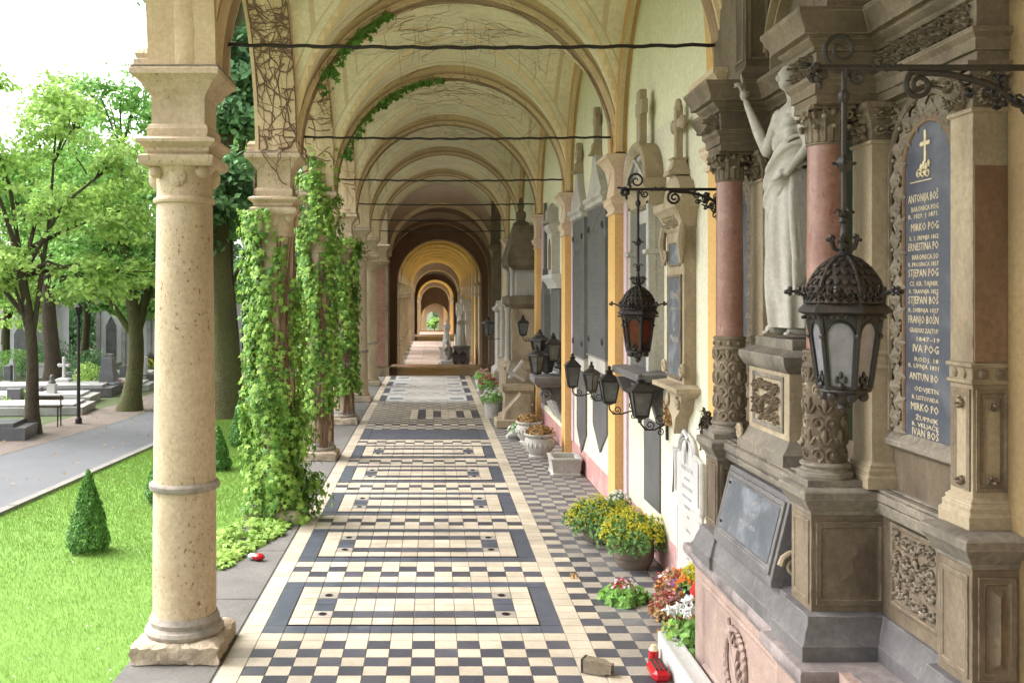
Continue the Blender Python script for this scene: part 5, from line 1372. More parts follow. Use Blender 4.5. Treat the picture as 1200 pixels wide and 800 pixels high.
# ------------------------------------------------------------------ wrought iron lamps
def hex_pts(r, z, cx, cy, rot=pi / 6): return [(cx + r * cos(rot + k * pi / 3), cy + r * sin(rot + k * pi / 3), z) for k in range(6)]
def hanging_lantern(label, X, Y, ZT, xm, glass, name='hanging_lantern', drop=1.0):
    """six-sided lantern on a long stem below a scrolled wall bracket; ZT = height of the bracket bar, xm = wall end"""
    t = thing(name, label, 'lantern', (X, Y, ZT - drop), 'hanging lanterns on scrolled brackets')
    z = lambda d: ZT - drop + d        # local heights: body 0 .. .225, brim .225-.255, dome to .40, crown .46
    # frame: bottom ring, posts, arches, top ring
    b = MB(); rb, rt, h = .076, .108, .225
    bot, top = hex_pts(rb, z(0), X, Y), hex_pts(rt, z(h), X, Y)
    for k in range(6):
        b.tube([bot[k], top[k]], .0075, 6); b.tube([bot[k], bot[(k + 1) % 6]], .008, 5); b.tube([top[k], top[(k + 1) % 6]], .008, 5)
        A, B, C, D = map(Vector, (bot[k], bot[(k + 1) % 6], top[(k + 1) % 6], top[k]))
        arc = []
        for i in range(11):     # round headed light opening
            a = pi * i / 10; u = .5 - .42 * cos(a); v = .70 + .22 * sin(a)
            arc.append(tuple(A.lerp(B, u).lerp(D.lerp(C, u), v)))
        lo0, lo1 = tuple(A.lerp(B, .08).lerp(D.lerp(C, .08), .02)), tuple(A.lerp(B, .92).lerp(D.lerp(C, .92), .02))
        b.tube([lo0] + arc + [lo1], .0048, 5)
        pts = [tuple(D), tuple(C)] + arc[::-1]
        c0 = A.lerp(B, .5).lerp(D.lerp(C, .5), .97)
        for i in range(10): b.add([arc[i], arc[i + 1], tuple(D.lerp(C, (i + 1.0) / 10)), tuple(D.lerp(C, i / 10.0))], [(0, 1, 2, 3)])
        n_ = (A.lerp(B, .5) - Vector((X, Y, z(0)))).normalized(); sd = (B - A).normalized()
        base_ = A.lerp(B, .5) + n_ * .004
        for s_ in (-1, 0, 1): b.ball(base_ + Vector((0, 0, .028 + .014 * (s_ == 0))) + sd * s_ * .012, (.007, .007, .012), 6, 4)
        b.ball(base_ + Vector((0, 0, .008)), (.012, .012, .012), 6, 4)
        q = A.lerp(D, .72) + (A - Vector((X, Y, z(0)))).normalized() * .004; b.ball(q, (.011, .011, .011), 6, 4)
    b.build('frame', 'iron', t)
    for k in range(6):
        b = MB(); A, B, C, D = [Vector(p) for p in (bot[k], bot[(k + 1) % 6], top[(k + 1) % 6], top[k])]
        c = Vector((X, Y, 0)); sh = lambda p: tuple(p + (Vector((c.x, c.y, p.z)) - p) * .05)
        sh2 = lambda p: tuple(p + (Vector((c.x, c.y, p.z)) - p) * .09)
        q = [sh(A), sh(B), sh(C), sh(D), sh2(A), sh2(B), sh2(C), sh2(D)]
        b.add(q, [(0, 1, 2, 3), (7, 6, 5, 4), (0, 4, 5, 1), (1, 5, 6, 2), (2, 6, 7, 3), (3, 7, 4, 0)]); b.build('glass_pane', glass, t, smooth=0)
    b = MB(); b.lathe([(.10, .222), (.118, .226), (.138, .235), (.136, .245), (.118, .262), (.11, .262)], X, Y, z(0), 6, rot=pi / 6)
    for k in range(36): a = k * pi / 18; rr = .112 / max(.866, cos(((a - 0) % (pi / 3)) - pi / 6)); b.ball((X + rr * cos(a), Y + rr * sin(a), z(.219)), .006, 5, 4)
    b.build('brim', 'ironbrown', t)
    # dome of overlapping scales between ribs
    b = MB(); prof = [(.112, .262), (.110, .30), (.098, .335), (.074, .372), (.045, .398), (.022, .408)]
    b.lathe([(r * .95, h_) for r, h_ in prof], X, Y, z(0), 18)
    for k in range(6):
        a = pi / 6 + k * pi / 3; b.tube([(X + r * 1.03 * cos(a), Y + r * 1.03 * sin(a), z(h_)) for r, h_ in prof], .006, 5)
    for j in range(6):
        tt = (j + .4) / 6.4; i0 = tt * (len(prof) - 1); i = int(i0); f_ = i0 - i; r = prof[i][0] * (1 - f_) + prof[i + 1][0] * f_; h_ = prof[i][1] * (1 - f_) + prof[i + 1][1] * f_
        n_ = max(6, int(2 * pi * r / .024))
        for k in range(n_):
            a = 2 * pi * (k + .5 * (j % 2)) / n_
            q = Matrix.Rotation(a, 3, 'Z') @ Matrix.Rotation(-.5 - tt * .7, 3, 'Y')
            b.ball((X + r * cos(a), Y + r * sin(a), z(h_)), (.005, .010, .014), 6, 4, q)
    b.build('scaled_dome', 'ironbrown', t)
    b = MB()      # pierced gallery with leaves and twisted sprigs at the corners
    b.lathe([(.116, .262), (.119, .266), (.116, .27)], X, Y, z(0), 24)
    for k in range(24):
        a = 2 * pi * k / 24; u = (-sin(a), cos(a), 0); c = (X + .118 * cos(a), Y + .118 * sin(a), z(.287))
        b.tube(spiral(c, u, (0, 0, 1), .014, 1.1, 8, .25, k), .0035, 4)
        b.ball((c[0], c[1], c[2] + .018), (.005, .005, .010), 5, 4)
    for k in range(6):
        a = pi / 6 + k * pi / 3 - pi / 6; o_ = Vector((cos(a), sin(a), 0)); c = Vector((X, Y, z(.28)))
        pts = [c + o_ * .115, c + o_ * .135 + Vector((0, 0, .012)), c + o_ * .155 + Vector((0, 0, .020)), c + o_ * .17 + Vector((0, 0, .018))]
        b.tube(pts, [.006, .005, .005, .004], 5); b.ball(pts[-1] + Vector((0, 0, .01)), .009, 6, 4); b.ball(pts[-1] + o_ * .012, .008, 6, 4); b.ball(pts[-1] - Vector((0, 0, .006)), .007, 6, 4)
    b.build('gallery', 'iron', t)
    b = MB()      # crown, stem with knops
    b.lathe([(.024, .405), (.028, .412), (.020, .42), (.016, .45), (.022, .455), (.014, .465), (.010, .50)], X, Y, z(0), 10)
    for k in range(6):
        a = k * pi / 3; o_ = Vector((cos(a), sin(a), 0)); c = Vector((X, Y, z(.425)))
        b.tube([c + o_ * .012, c + o_ * .034 + Vector((0, 0, .010)), c + o_ * .042 + Vector((0, 0, .034)), c + o_ * .034 + Vector((0, 0, .044))], [.006, .006, .005, .004], 5); b.ball(c + o_ * .040 + Vector((0, 0, .046)), .008, 6, 4); b.ball(c + o_ * .052 + Vector((0, 0, .036)), .006, 5, 4)
    b.tube([(X, Y, z(.49)), (X, Y, z(drop))], .0095, 8)
    b.lathe([(.008, -.03), (.016, -.02), (.026, -.004), (.026, .004), (.016, .02), (.008, .03)], X, Y, z(.70), 6)
    for k in range(4): a = k * pi / 2; b.ball((X + .032 * cos(a), Y + .032 * sin(a), z(.70)), (.008, .008, .006), 5, 4)
    b.lathe([(.009, -.02), (.018, -.012), (.012, 0), (.02, .006), (.009, .02)], X, Y, z(.53), 8)
    for k in range(4): a = k * pi / 2; c = Vector((X, Y, z(.545))); o_ = Vector((cos(a), sin(a), 0)); b.tube([c, c + o_ * .022 + Vector((0, 0, .012)), c + o_ * .032 + Vector((0, 0, .0))], .004, 4)
    b.lathe([(.010, -.02), (.018, -.008), (.018, .008), (.010, .02)], X, Y, z(drop - .09), 8); b.build('stem', 'iron', t)
    b = MB()      # pendant below
    b.lathe([(.05, -.0), (.078, -.004), (.080, -.010), (.062, -.018), (.045, -.03), (.03, -.045), (.018, -.055), (.022, -.065), (.01, -.078)], X, Y, z(0), 12)
    for k in range(6): a = pi / 6 + k * pi / 3; b.ball((X + .056 * cos(a), Y + .056 * sin(a), z(-.026)), (.017, .017, .018), 8, 5)
    b.build('pendant', 'iron', t)
    # bracket
    b = MB(); zb_ = ZT
    b.tube([(X - .09, Y, zb_), (xm, Y, zb_)], .0105, 6)
    hook = [(X + .0, Y, ZT - .02), (X - .005, Y, ZT + .01), (X - .03, Y, ZT + .05), (X - .05, Y, ZT + .09), (X - .03, Y, ZT + .13)]
    b.tube([(X + .005, Y, ZT - .03), (X + .005, Y, ZT)] , .011, 6)
    b.tube(spiral((X - .01, Y, ZT + .055), (-1, 0, 0), UZ, .056, 1.6, 24, .15, -.9), [.009 - .0002 * i for i in range(25)], 6)
    b.tube(spiral((X + .045, Y, ZT - .03), (1, 0, 0), UZ, .026, 1.4, 14, .2, 2.2), .006, 5)
    for k in range(9):      # rose at the free end
        a = k * 2 * pi / 9; b.ball((X - .085 + .018 * cos(a), Y + .012 * sin(a * 2), ZT - .015 + .020 * sin(a)), (.016, .012, .014), 6, 4)
    b.ball((X - .118, Y, ZT + .01), (.02, .008, .008), 6, 4); b.ball((X - .075, Y, ZT - .05), (.010, .008, .02), 6, 4)
    for k in range(5): b.ball((X + .09 + k * .022, Y, ZT + .004 * (k % 2)), (.013, .012, .014), 6, 4)
    L_ = xm - X
    brace = [(X + .20, Y, ZT - .012), (X + .33, Y, ZT - .02), (X + .45, Y, ZT - .05), (X + .56, Y, ZT - .12), (min(xm - .01, X + .68), Y, ZT - .24)]
    b.tube(brace, .011, 6)
    b.tube(spiral((X + .235, Y, ZT - .055), (1, 0, 0), UZ, .046, 1.7, 22, .12, 1.9), [.010 - .0002 * i for i in range(23)], 6)
    rd = random.Random(3)
    for k in range(26):       # iron oak leaves in the corner
        tt = rd.random(); px = X + .38 + (L_ - .40) * tt; pz = ZT - .03 - rd.random() * (.06 + .16 * tt)
        b.tube(spiral((px, Y + rd.uniform(-.02, .02), pz), (1, 0, 0), UZ, rd.uniform(.016, .03), 1.2, 8, .25, rd.uniform(0, 6)), .005, 4)
        b.ball((px + .01, Y, pz), (.016, .006, .010), 6, 4, Matrix.Rotation(rd.uniform(0, 3), 3, 'Y'))
    b.tube([(xm - .012, Y, ZT + .08), (xm - .012, Y, ZT - .30)], .014, 6)
    b.build('bracket', 'iron', t)
    return t
hanging_lantern('big near black iron lantern with frosted white panes under a scrolled bracket', 1.29, 3.05, 3.15, XW - .01, 'glassw')
hanging_lantern('hanging black iron lantern with red amber panes, farther down the walk', 1.33, 6.30, 3.12, 1.94, 'glassr', drop=1.04)

def sconce(label, X, Y, Z, w_=.16, h=.28, xw=XW, sides=4, glass='glassd', tilt=0, arm=True, name='wall_lantern'):
    """tapered lantern on a scrolled wall arm; X, Y, Z = bottom of the lantern body"""
    t = thing(name, label, 'lantern', (X, Y, Z), 'lanterns on wall arms')
    rot = pi / sides; R0, R1 = w_ * .40, w_ * .66; hb = h * .62
    P = lambda r, z_: [(X + r * cos(rot + 2 * pi * k / sides), Y + r * sin(rot + 2 * pi * k / sides), Z + z_) for k in range(sides)]
    bo, to = P(R0, 0), P(R1, hb); b = MB()
    for k in range(sides): k2 = (k + 1) % sides; b.tube([bo[k], to[k]], w_ * .045, 5); b.tube([bo[k], bo[k2]], w_ * .05, 5); b.tube([to[k], to[k2]], w_ * .05, 5)
    b.lathe([(R0, -.002), (R0 * .6, -.02), (R0 * .3, -.03)], X, Y, Z, 8); b.build('frame', 'iron', t)
    for k in range(sides):
        k2 = (k + 1) % sides; b = MB(); f = .93; c = lambda p, g=f: (X + (p[0] - X) * g, Y + (p[1] - Y) * g, p[2])
        q = [c(bo[k]), c(bo[k2]), c(to[k2]), c(to[k])]; q2 = [c(p, .88) for p in (bo[k], bo[k2], to[k2], to[k])]
        b.add(q + q2, [(0, 1, 2, 3), (7, 6, 5, 4), (0, 4, 5, 1), (1, 5, 6, 2), (2, 6, 7, 3), (3, 7, 4, 0)]); b.build('glass_pane', glass, t, smooth=0)
    b = MB(); b.lathe([(R1 * 1.15, hb), (R1 * 1.12, hb + .012), (R1 * .75, hb + h * .12), (R1 * .35, hb + h * .20), (R1 * .30, hb + h * .25)], X, Y, Z, sides, rot=rot)
    b.lathe([(R1 * .28, 0), (R1 * .36, .01), (R1 * .2, .02), (R1 * .12, .035), (R1 * .2, .045), (R1 * .05, .065)], X, Y, Z + hb + h * .25, 8)
    b.build('cap', 'iron', t)
    if arm:
        b = MB(); z0 = Z - .05
        b.tube([(X, Y, Z - .03), (X, Y, z0 - .02), (X + .04, Y, z0 - .07), (X + .12, Y, z0 - .07), (xw - .02, Y, z0 - .02)], .008, 5)
        b.tube(spiral((X + .08, Y, z0 - .03), (1, 0, 0), UZ, .045, 1.5, 16, .2, 3.4), .006, 5); b.tube(spiral((xw - .07, Y, z0 + .02), (-1, 0, 0), UZ, .05, 1.5, 16, .2, 3.6), .006, 5)
        b.tube(spiral((xw - .07, Y, z0 - .09), (-1, 0, 0), UZ, .035, 1.4, 14, .2, 1.2), .006, 5)
        b.box(xw - .02, xw - .001, Y - .02, Y + .02, z0 - .16, z0 + .12); b.build('arm', 'iron', t)
    return t
def at(px, py, Y): return (px - 507) * Y / 1140, EYE - (py - 345) * Y / 1140
x, z = at(751, 490, 8.55); sconce('square black wall lantern below the red amber lantern, nearest of the wall lanterns', x, 8.55, z + .02, .19, .35)
x, z = at(714, 466, 9.7); sconce('square black lantern with a candle inside, left of the nearest wall lantern', x, 9.7, z - .04, .19, .34)
x, z = at(693, 462, 11.1); sconce('small black wall lantern hidden in scrollwork between two larger ones', x, 11.1, z + .05, .15, .30, sides=6)
x, z = at(671, 455, 12.2); sconce('tapering black wall lantern, left one of the three before the dark tablets', x, 12.2, z + .03, .18, .40)
x, z = at(613, 392, 18.3); sconce('small pale blue glass lantern on the side of the roofed tomb', x, 18.3, z, .20, .36, xw=x + .32, arm=True)
x, z = at(572, 392, 24); hanging_l = sconce('dim hanging lantern in front of the far dark arch', x, 24, z, .26, .44, xw=x + .5, sides=6)
# ------------------------------------------------------------------ monuments on the cream wall, from near to far
def wbox(b, yc, hw, x, z0, z1, x1=None): b.box(x, x1 or XW + .001, yc - hw, yc + hw, z0, z1)
def wsweep(b, prof, yc, hw, x): b.sweep(prof, [(XW, yc - hw), (x, yc - hw), (x, yc + hw), (XW, yc + hw)])
def cross_(b, yc, x0, x1, z0, z1, w_, arm, za=None, flare=False):
    za = za or z0 + (z1 - z0) * .68
    b.bbox(x0, x1, yc - w_ / 2, yc + w_ / 2, z0, z1, .008); b.bbox(x0 + .004, x1 - .004, yc - arm, yc + arm, za - w_ / 2, za + w_ / 2, .008)
    if flare:
        for a, c in ((0, z1), (arm, za), (-arm, za)): b.ball(((x0 + x1) / 2, yc + a, c), ((x1 - x0) * .5, w_ * .8, w_ * .8), 8, 6)
# white double plaque
ya, _ = W(824, 600); yb, _ = W(791, 600); yc = (ya + yb) / 2; hw = (yb - ya) / 2
t = thing('white_marble_plaque', 'white marble wall plaque with curved top and a lower plate, beside the big monument', 'plaque', (XW, yc, .2))
top = EYE - (508 - 345) * yc / 1140; mid = EYE - (590 - 345) * yc / 1140; bot = .14
n = 12; hwf = hw
sh = [(yc - hwf, mid)] + [(yc - hwf, top - .17)] + [(yc - hwf * .55 * cos(pi * i / n) , top - .14 + .14 * sin(pi * i / n)) for i in range(n + 1)] + [(yc + hwf, top - .17), (yc + hwf, mid)]
b = MB(); b.prism(sh, 'x', XW - .03, XW); b.build('upper_plate', 'marble', t)
b = MB(); b.tube([(XW - .032, y_, z_) for y_, z_ in sh] + [(XW - .032, sh[0][0], sh[0][1])], .016, 6); b.tube([(XW - .036, yc + (y_ - yc) * .8, mid + .04 + (z_ - mid) * .86) for y_, z_ in sh], .006, 5); b.build('raised_rim', 'marble', t)
b = MB(); b.bbox(XW - .022, XW, yc - hw * .88, yc + hw * .88, bot, mid - .02, .006); b.frame((XW - .022, yc + hw * .8, bot + .05), UX, UZ, hw * 1.6, mid - bot - .12, [(0, 0), (0, .004), (.012, .004), (.014, 0)]); b.build('lower_plate', 'marble', t)
b = MB(); b.ball((XW - .05, yc, top - .10), (.015, .04, .05), 8, 6); b.ball((XW - .05, yc, top - .19), (.012, .012, .06), 6, 5); b.tube([(XW - .045, yc + .1, top - .03), (XW - .055, yc, top + .02), (XW - .045, yc - .1, top - .03)], .018, 6); b.build('torch_relief', 'marble', t)
for k, (s_, h_) in enumerate((('MARIJA ZLATAR', .05), ('RODJ. BLAŽ', .032), ('I VIKTOR MARIĆ', .046), ('UČITELJ U ZAGREBU', .03), ('UMRO 1904.', .03))):
    text(s_, h_, (XW - .0305, yc, top - .30 - .075 * k), UX, UZ, 'inscription', 'letter', t, depth=.001)
for k, s_ in enumerate(('ANA', 'SUPRUGA', 'R. 1871.', '† 1919.')): text(s_, .034, (XW - .0225, yc, mid - .12 - .11 * k), UX, UZ, 'inscription', 'letter', t, depth=.001)
# ornate tablet with flowery head and a cross
yc, hw = 7.92, .34
def zz(py, Y=yc): return EYE - (py - 345) * Y / 1140
t = thing('carved_wall_tomb', 'carved sandstone wall tomb with blue grey plaque and tall knobbed cross on top', 'wall tomb', (XW, yc, 1.2))
b = MB(); wbox(b, yc, hw * .82, 1.975, zz(455), zz(272)); b.build('surround', 'sandl', t)
b = MB(); b.frame((1.975, yc + .22, zz(443)), UX, UZ, .44, zz(322) - zz(443), [(0, 0), (0, .015), (.015, .02), (.03, .006), (.04, .0)]); b.frame((1.975, yc + .18, zz(312)), UX, UZ, .36, zz(284) - zz(312), [(0, 0), (0, .01), (.015, .01), (.02, .0)]); b.build('frame', 'sand', t)
b = MB(); b.box(1.965, 1.98, yc - .185, yc + .185, zz(439), zz(326)); b.build('blue_plaque', 'bluel', t)
b = MB(); b.box(1.968, 1.98, yc - .15, yc + .15, zz(310), zz(285)); b.build('blue_plaque', 'bluel', t)
for k, (s_, h_) in enumerate((('Obitelj', .10), ('počivaju u miru', .035), ('Josip', .05), ('1842', .035), ('Marija', .08), ('1850', .03), ('1911', .03))): text(s_, h_, (1.9645, yc, zz(350 + k * 12.5)), UX, UZ, 'inscription', 'dimgold', t, depth=.0008, wid=.26 if k in (0, 4) else None)
b = MB(); wsweep(b, [(0, zz(272)), (.02, zz(268)), (.02, zz(262)), (.06, zz(250)), (.09, zz(246)), (.09, zz(238)), (.02, zz(234)), (-.3, zz(233))], yc, hw * .82, 1.97); wbox(b, yc, .25, 1.96, zz(262), zz(234)); b.build('cornice', 'sandl', t)
b = MB(); b.prism([(yc - .30, zz(234)), (yc + .30, zz(234)), (yc + .20, zz(215)), (yc + .07, zz(206)), (yc - .07, zz(206)), (yc - .20, zz(215))], 'x', 1.95, XW); b.sq([(.10, 0), (.10, .03), (.07, .05), (.05, .12), (.07, .14)], 2.0, yc, zz(206)); b.build('pediment', 'sandl', t)
b = MB(); cross_(b, yc, 1.97, 2.03, zz(190), zz(124), .075, .14, zz(146), True); b.build('cross', 'sandl', t)
b = MB(); 
for s_ in (-1, 1):
    b.tube(spiral((1.955, yc + s_ * .26, zz(300)), (0, s_, 0), UZ, .05, 1.4, 14, .2, 1), .014, 6); b.tube(spiral((1.955, yc + s_ * .29, zz(430)), (0, s_, 0), UZ, .06, 1.4, 14, .2, 3), .016, 6)
    b.tube([(1.955, yc + s_ * .30, zz(265)), (1.94, yc + s_ * .31, zz(285)), (1.955, yc + s_ * .27, zz(310))], [.03, .035, .015], 7)
carve(b, (1.955, yc + .2, zz(268)), UX, UZ, .40, .12, 41, .075, .04); b.build('flower_carving', 'sandl', t, kind='stuff')
b = MB(); wsweep(b, [(-.02, zz(462)), (.05, zz(457)), (.09, zz(455)), (.09, zz(450)), (.0, zz(447)), (-.1, zz(447))], yc, hw * .95, 1.97); b.prism([(yc - .26, zz(458)), (yc + .26, zz(458)), (yc + .20, zz(478)), (yc + .07, zz(488)), (yc, zz(508)), (yc - .07, zz(488)), (yc - .20, zz(478))], 'x', 1.96, XW)
for s_ in (-1, 1): b.tube(spiral((1.95, yc + s_ * .17, zz(470)), (0, s_, 0), UZ, .05, 1.4, 14, .2, 2), .014, 6)
b.build('console', 'sandl', t)
# arched grey tomb with hood and cross
yc, hw = 9.15, .50; zf = lambda py: EYE - (py - 345) * yc / 1140
t = thing('arched_wall_tomb', 'grey stone wall tomb with rounded hood and plain cross behind the amber lantern', 'wall tomb', (XW, yc, .8))
b = MB(); wbox(b, yc, .44, 1.99, zf(445), zf(235)); 
K['greyl'] = mat('pale_weathered_limestone', (.50, .475, .43), (.40, .375, .335), rough=.8, scale=3, bump=.3, stain=(.22, .20, .17), samt=.6, sscale=3, streak=.5)
b.build('surround', 'greyl', t)
b = MB()
for s_ in (-1, 1): b.box(1.93, 1.995, yc + s_ * .40 - .05, yc + s_ * .40 + .05, zf(440), zf(240)); b.sq([(.05, 0), (.065, .01), (.065, .04), (.05, .05)], 1.965, yc + s_ * .40, zf(300))
b.build('side_columns', 'greyl', t, kind='stuff')
b = MB(); b.box(1.975, 1.995, yc - .28, yc + .28, zf(430), zf(262)); b.build('dark_plaque', 'dkslab', t)
b = MB(); wsweep(b, [(-.02, zf(246)), (.02, zf(243)), (.02, zf(236)), (.07, zf(226)), (.09, zf(223)), (.09, zf(216)), (-.2, zf(214))], yc, .45, 1.95); b.build('entablature', 'sandl', t)
b = MB(); b.arch([(.34, 1.93), (.34, XW), (.44, XW), (.46, 1.90), (.44, 1.88), (.38, 1.90)], yc, zf(216), 20, ax='x', squash=.85); b.build('rounded_hood', 'sandl', t)
b = MB(); b.arch([(.0, 1.95), (.0, XW), (.34, XW), (.34, 1.95)], yc, zf(216), 20, ax='x', squash=.85)
for s_ in (-1, 1): b.tube([(1.90, yc + s_ * .42, zf(216)), (1.90, yc + s_ * .2, zf(200)), (1.90, yc, zf(188))], .02, 6)
b.build('tympanum', 'greyl', t)
b = MB(); cross_(b, yc, 1.93, 2.0, zf(182), zf(106), .14, .14, zf(127)); b.build('cross', 'sandl', t)
b = MB(); wsweep(b, [(-.03, zf(452)), (.04, zf(447)), (.16, zf(441)), (.16, zf(433)), (-.02, zf(430))], yc, .46, 1.96); b.build('shelf', 'greyst', t)
b = MB()
for s_ in (-1, 1): b.prism([(1.80, zf(445)), (XW, zf(445)), (XW, zf(492)), (2.03, zf(490)), (1.98, zf(470)), (1.86, zf(462))], 'y', yc + s_ * .36 - .05, yc + s_ * .36 + .05)
b.build('shelf_brackets', 'greyst', t, kind='stuff')
b = MB(); b.bbox(XW - .02, XW, yc - .34, yc + .30, zf(592), zf(492), .004); b.build('lower_slate_plate', 'dkslab', t)
# two tall dark gothic tablets
def gothic(Yp, hw, pt, pg, pb, crossw, label, low):
    zf = lambda py: EYE - (py - 345) * Yp / 1140
    t = thing('gothic_wall_tablet', label, 'wall tomb', (XW, Yp, zf(pb)), 'tall dark wall tablets')
    b = MB(); b.bbox(2.0, XW, Yp - hw, Yp + hw, zf(pb), zf(pg), .006); b.build('dark_tablet', 'dkslab', t)
    b = MB(); wsweep(b, [(-.02, zf(pg)), (.02, zf(pg) + .02), (.02, zf(pg) + .07), (.05, zf(pg) + .10), (.05, zf(pg) + .14), (-.1, zf(pg) + .15)], Yp, hw * 1.02, 1.99)
    zt = zf(pg) + .14; b.prism([(Yp - hw * .9, zt), (Yp + hw * .9, zt), (Yp + hw * .35, zt + .28), (Yp + .08, zt + .52), (Yp - .08, zt + .52), (Yp - hw * .35, zt + .28)], 'x', 1.98, XW); b.build('gable', 'greyl', t)
    b = MB(); b.sq([(.10, 0), (.07, .06), (.06, .14)], 2.02, Yp, zt + .50); cross_(b, Yp, 1.98, 2.05, zt + .6, zf(pt), .10, crossw, zf(pt) - .16); b.build('cross', 'sandl', t)
    b = MB(); wsweep(b, [(.0, zf(pb) - .16), (.0, zf(pb) - .02), (.03, zf(pb)), (-.05, zf(pb) + .005)], Yp, hw, 2.01); b.build('base_block', 'greyl', t)
    b = MB(); b.prism([(Yp - hw * .8, zf(low) + .3), (Yp - hw * .8, zf(pb) - .2), (Yp + hw * .8, zf(pb) - .2), (Yp + hw * .8, zf(low) + .3), (Yp + hw * .3, zf(low) + .12), (Yp, zf(low)), (Yp - hw * .3, zf(low) + .12)], 'x', XW - .025, XW); b.build('lower_plate', 'dkslab', t)
    for s_ in (-1, 1):
        for z_ in (zf(pg) - .25, zf(pb) + .2): b = MB(); b.tube(spiral((1.995, Yp + s_ * hw * .8, z_), (0, 1, 0), UZ, .045, 1.3, 12, .4), .012, 5); b.build('iron_handle', 'iron', t)
    for k in range(9): text(random.choice(('OVDJE POČIVA', 'U BOGU', 'MIRNO SPAVA', 'RODJEN 1838', 'UMRO 1896', 'SLAVA IM')), .08, (1.9995, Yp, zf(pg) - .32 - k * .15), UX, UZ, 'inscription', 'dkletter', t, depth=.0005)
K['dkletter'] = mat('dull_grey_letters', (.17, .165, .16), None, rough=.6, bump=0)
gothic(11.95, .62, 126, 243, 418, .12, 'tall dark granite wall tablet with pointed gable and cross, nearer of two alike', 530)
gothic(13.42, .50, 168, 258, 418, .13, 'tall dark granite wall tablet with pointed gable and cross, farther of two alike', 530)
# white fronted little shrine and dark slab beyond the third pilaster strip
Yp = 16.1; zf = lambda py: EYE - (py - 345) * Yp / 1140
t = thing('shrine_tablet', 'dark slab under a white shelf with a small stone lantern house on top', 'wall tomb', (XW, Yp, zf(440)))
b = MB(); b.bbox(2.02, XW, Yp - .55, Yp + .55, zf(436), zf(338), .006); b.build('dark_slab', 'dkslab', t)
b = MB(); wsweep(b, [(0, zf(338)), (.02, zf(334)), (.08, zf(328)), (.10, zf(326)), (.10, zf(322)), (-.1, zf(321))], Yp, .62, 1.98); b.build('white_shelf', 'marble', t)
b = MB(); wbox(b, Yp, .26, 1.94, zf(321), zf(270)); wsweep(b, [(0, zf(274)), (.06, zf(268)), (.06, zf(264)), (-.1, zf(258))], Yp, .26, 1.94); b.sq([(.16, 0), (.10, .08), (.10, .2), (.02, .34)], 1.98, Yp, zf(262)); b.build('lantern_house', 'greyl', t)
b = MB(); b.prism([(Yp - .12, zf(316)), (Yp + .12, zf(316)), (Yp + .12, zf(290)), (Yp, zf(280)), (Yp - .12, zf(290))], 'x', 1.925, 1.945); b.build('niche', 'cavity', t)  # raised dark plate; the hollow's shade is given by colour alone
b = MB(); wsweep(b, [(-.02, zf(455)), (.04, zf(450)), (.22, zf(443)), (.22, zf(437)), (-.02, zf(434))], Yp, .62, 1.98)
for s_ in (-1, 0, 1): b.prism([(1.80, zf(448)), (XW, zf(448)), (XW, zf(492)), (1.98, zf(480))], 'y', Yp + s_ * .45 - .06, Yp + s_ * .45 + .06)
b.build('lower_shelf', 'marble', t)
# slim dark obelisk with a cross
Yp = 17.35; zf = lambda py: EYE - (py - 345) * Yp / 1140
t = thing('slim_dark_tombstone', 'slim black wall tombstone topped by a thin cross next to the pink pilaster', 'wall tomb', (XW, Yp, .3))
b = MB(); b.prism([(Yp - .30, .5), (Yp + .30, .5), (Yp + .28, zf(345)), (Yp + .12, zf(335)), (Yp, zf(315)), (Yp - .12, zf(335)), (Yp - .28, zf(345))], 'x', 1.96, XW); b.build('slab', 'dkslab', t)
b = MB(); cross_(b, Yp, 1.98, 2.04, zf(318), zf(238), .09, .16, zf(262)); b.build('cross', 'dkslab', t)
# console with two candle lanterns
X_, Yp = 1.80, 15.2; zf = lambda py: EYE - (py - 345) * Yp / 1140
t = thing('lamp_console', 'scrolled grey stone console holding candle lanterns on the wall', 'console', (1.9, Yp, zf(470)))
b = MB(); b.sweep([(-.02, zf(452)), (.02, zf(449)), (.05, zf(445)), (.05, zf(440)), (-.05, zf(439))], [(XW, Yp - .32), (1.60, Yp - .32), (1.60, Yp + .32), (XW, Yp + .32)]); b.box(1.6, XW, Yp - .3, Yp + .3, zf(446), zf(440)); b.build('shelf', 'greyst', t)
b = MB(); b.prism([(1.66, zf(448)), (XW, zf(448)), (XW, zf(482)), (2.0, zf(486)), (1.93, zf(470)), (1.80, zf(466)), (1.70, zf(462))], 'y', Yp - .14, Yp + .14); b.tube(spiral((1.76, Yp - .15, zf(462)), (-1, 0, 0), UZ, .10, 1.5, 18, .15), .03, 6); b.build('bracket', 'greyst', t)
for k, (dx, dy) in enumerate(((-.12, -.12), (.07, .1))):
    sconce(('black candle lantern standing on the left end of the stone console', 'black candle lantern standing on the right end of the stone console')[k], 1.73 + dx, Yp + dy, zf(438) + .03, .20, .42, arm=False, sides=6, name='standing_lantern')
    x0 = 1.73 + dx
sconce('upper black lantern rising behind the two on the stone console', 1.70, Yp + .22, zf(420), .24, .44, arm=True, sides=6)
sconce('upper right black lantern with square cap above the stone console', 1.88, Yp - .05, zf(422), .22, .42, arm=True)
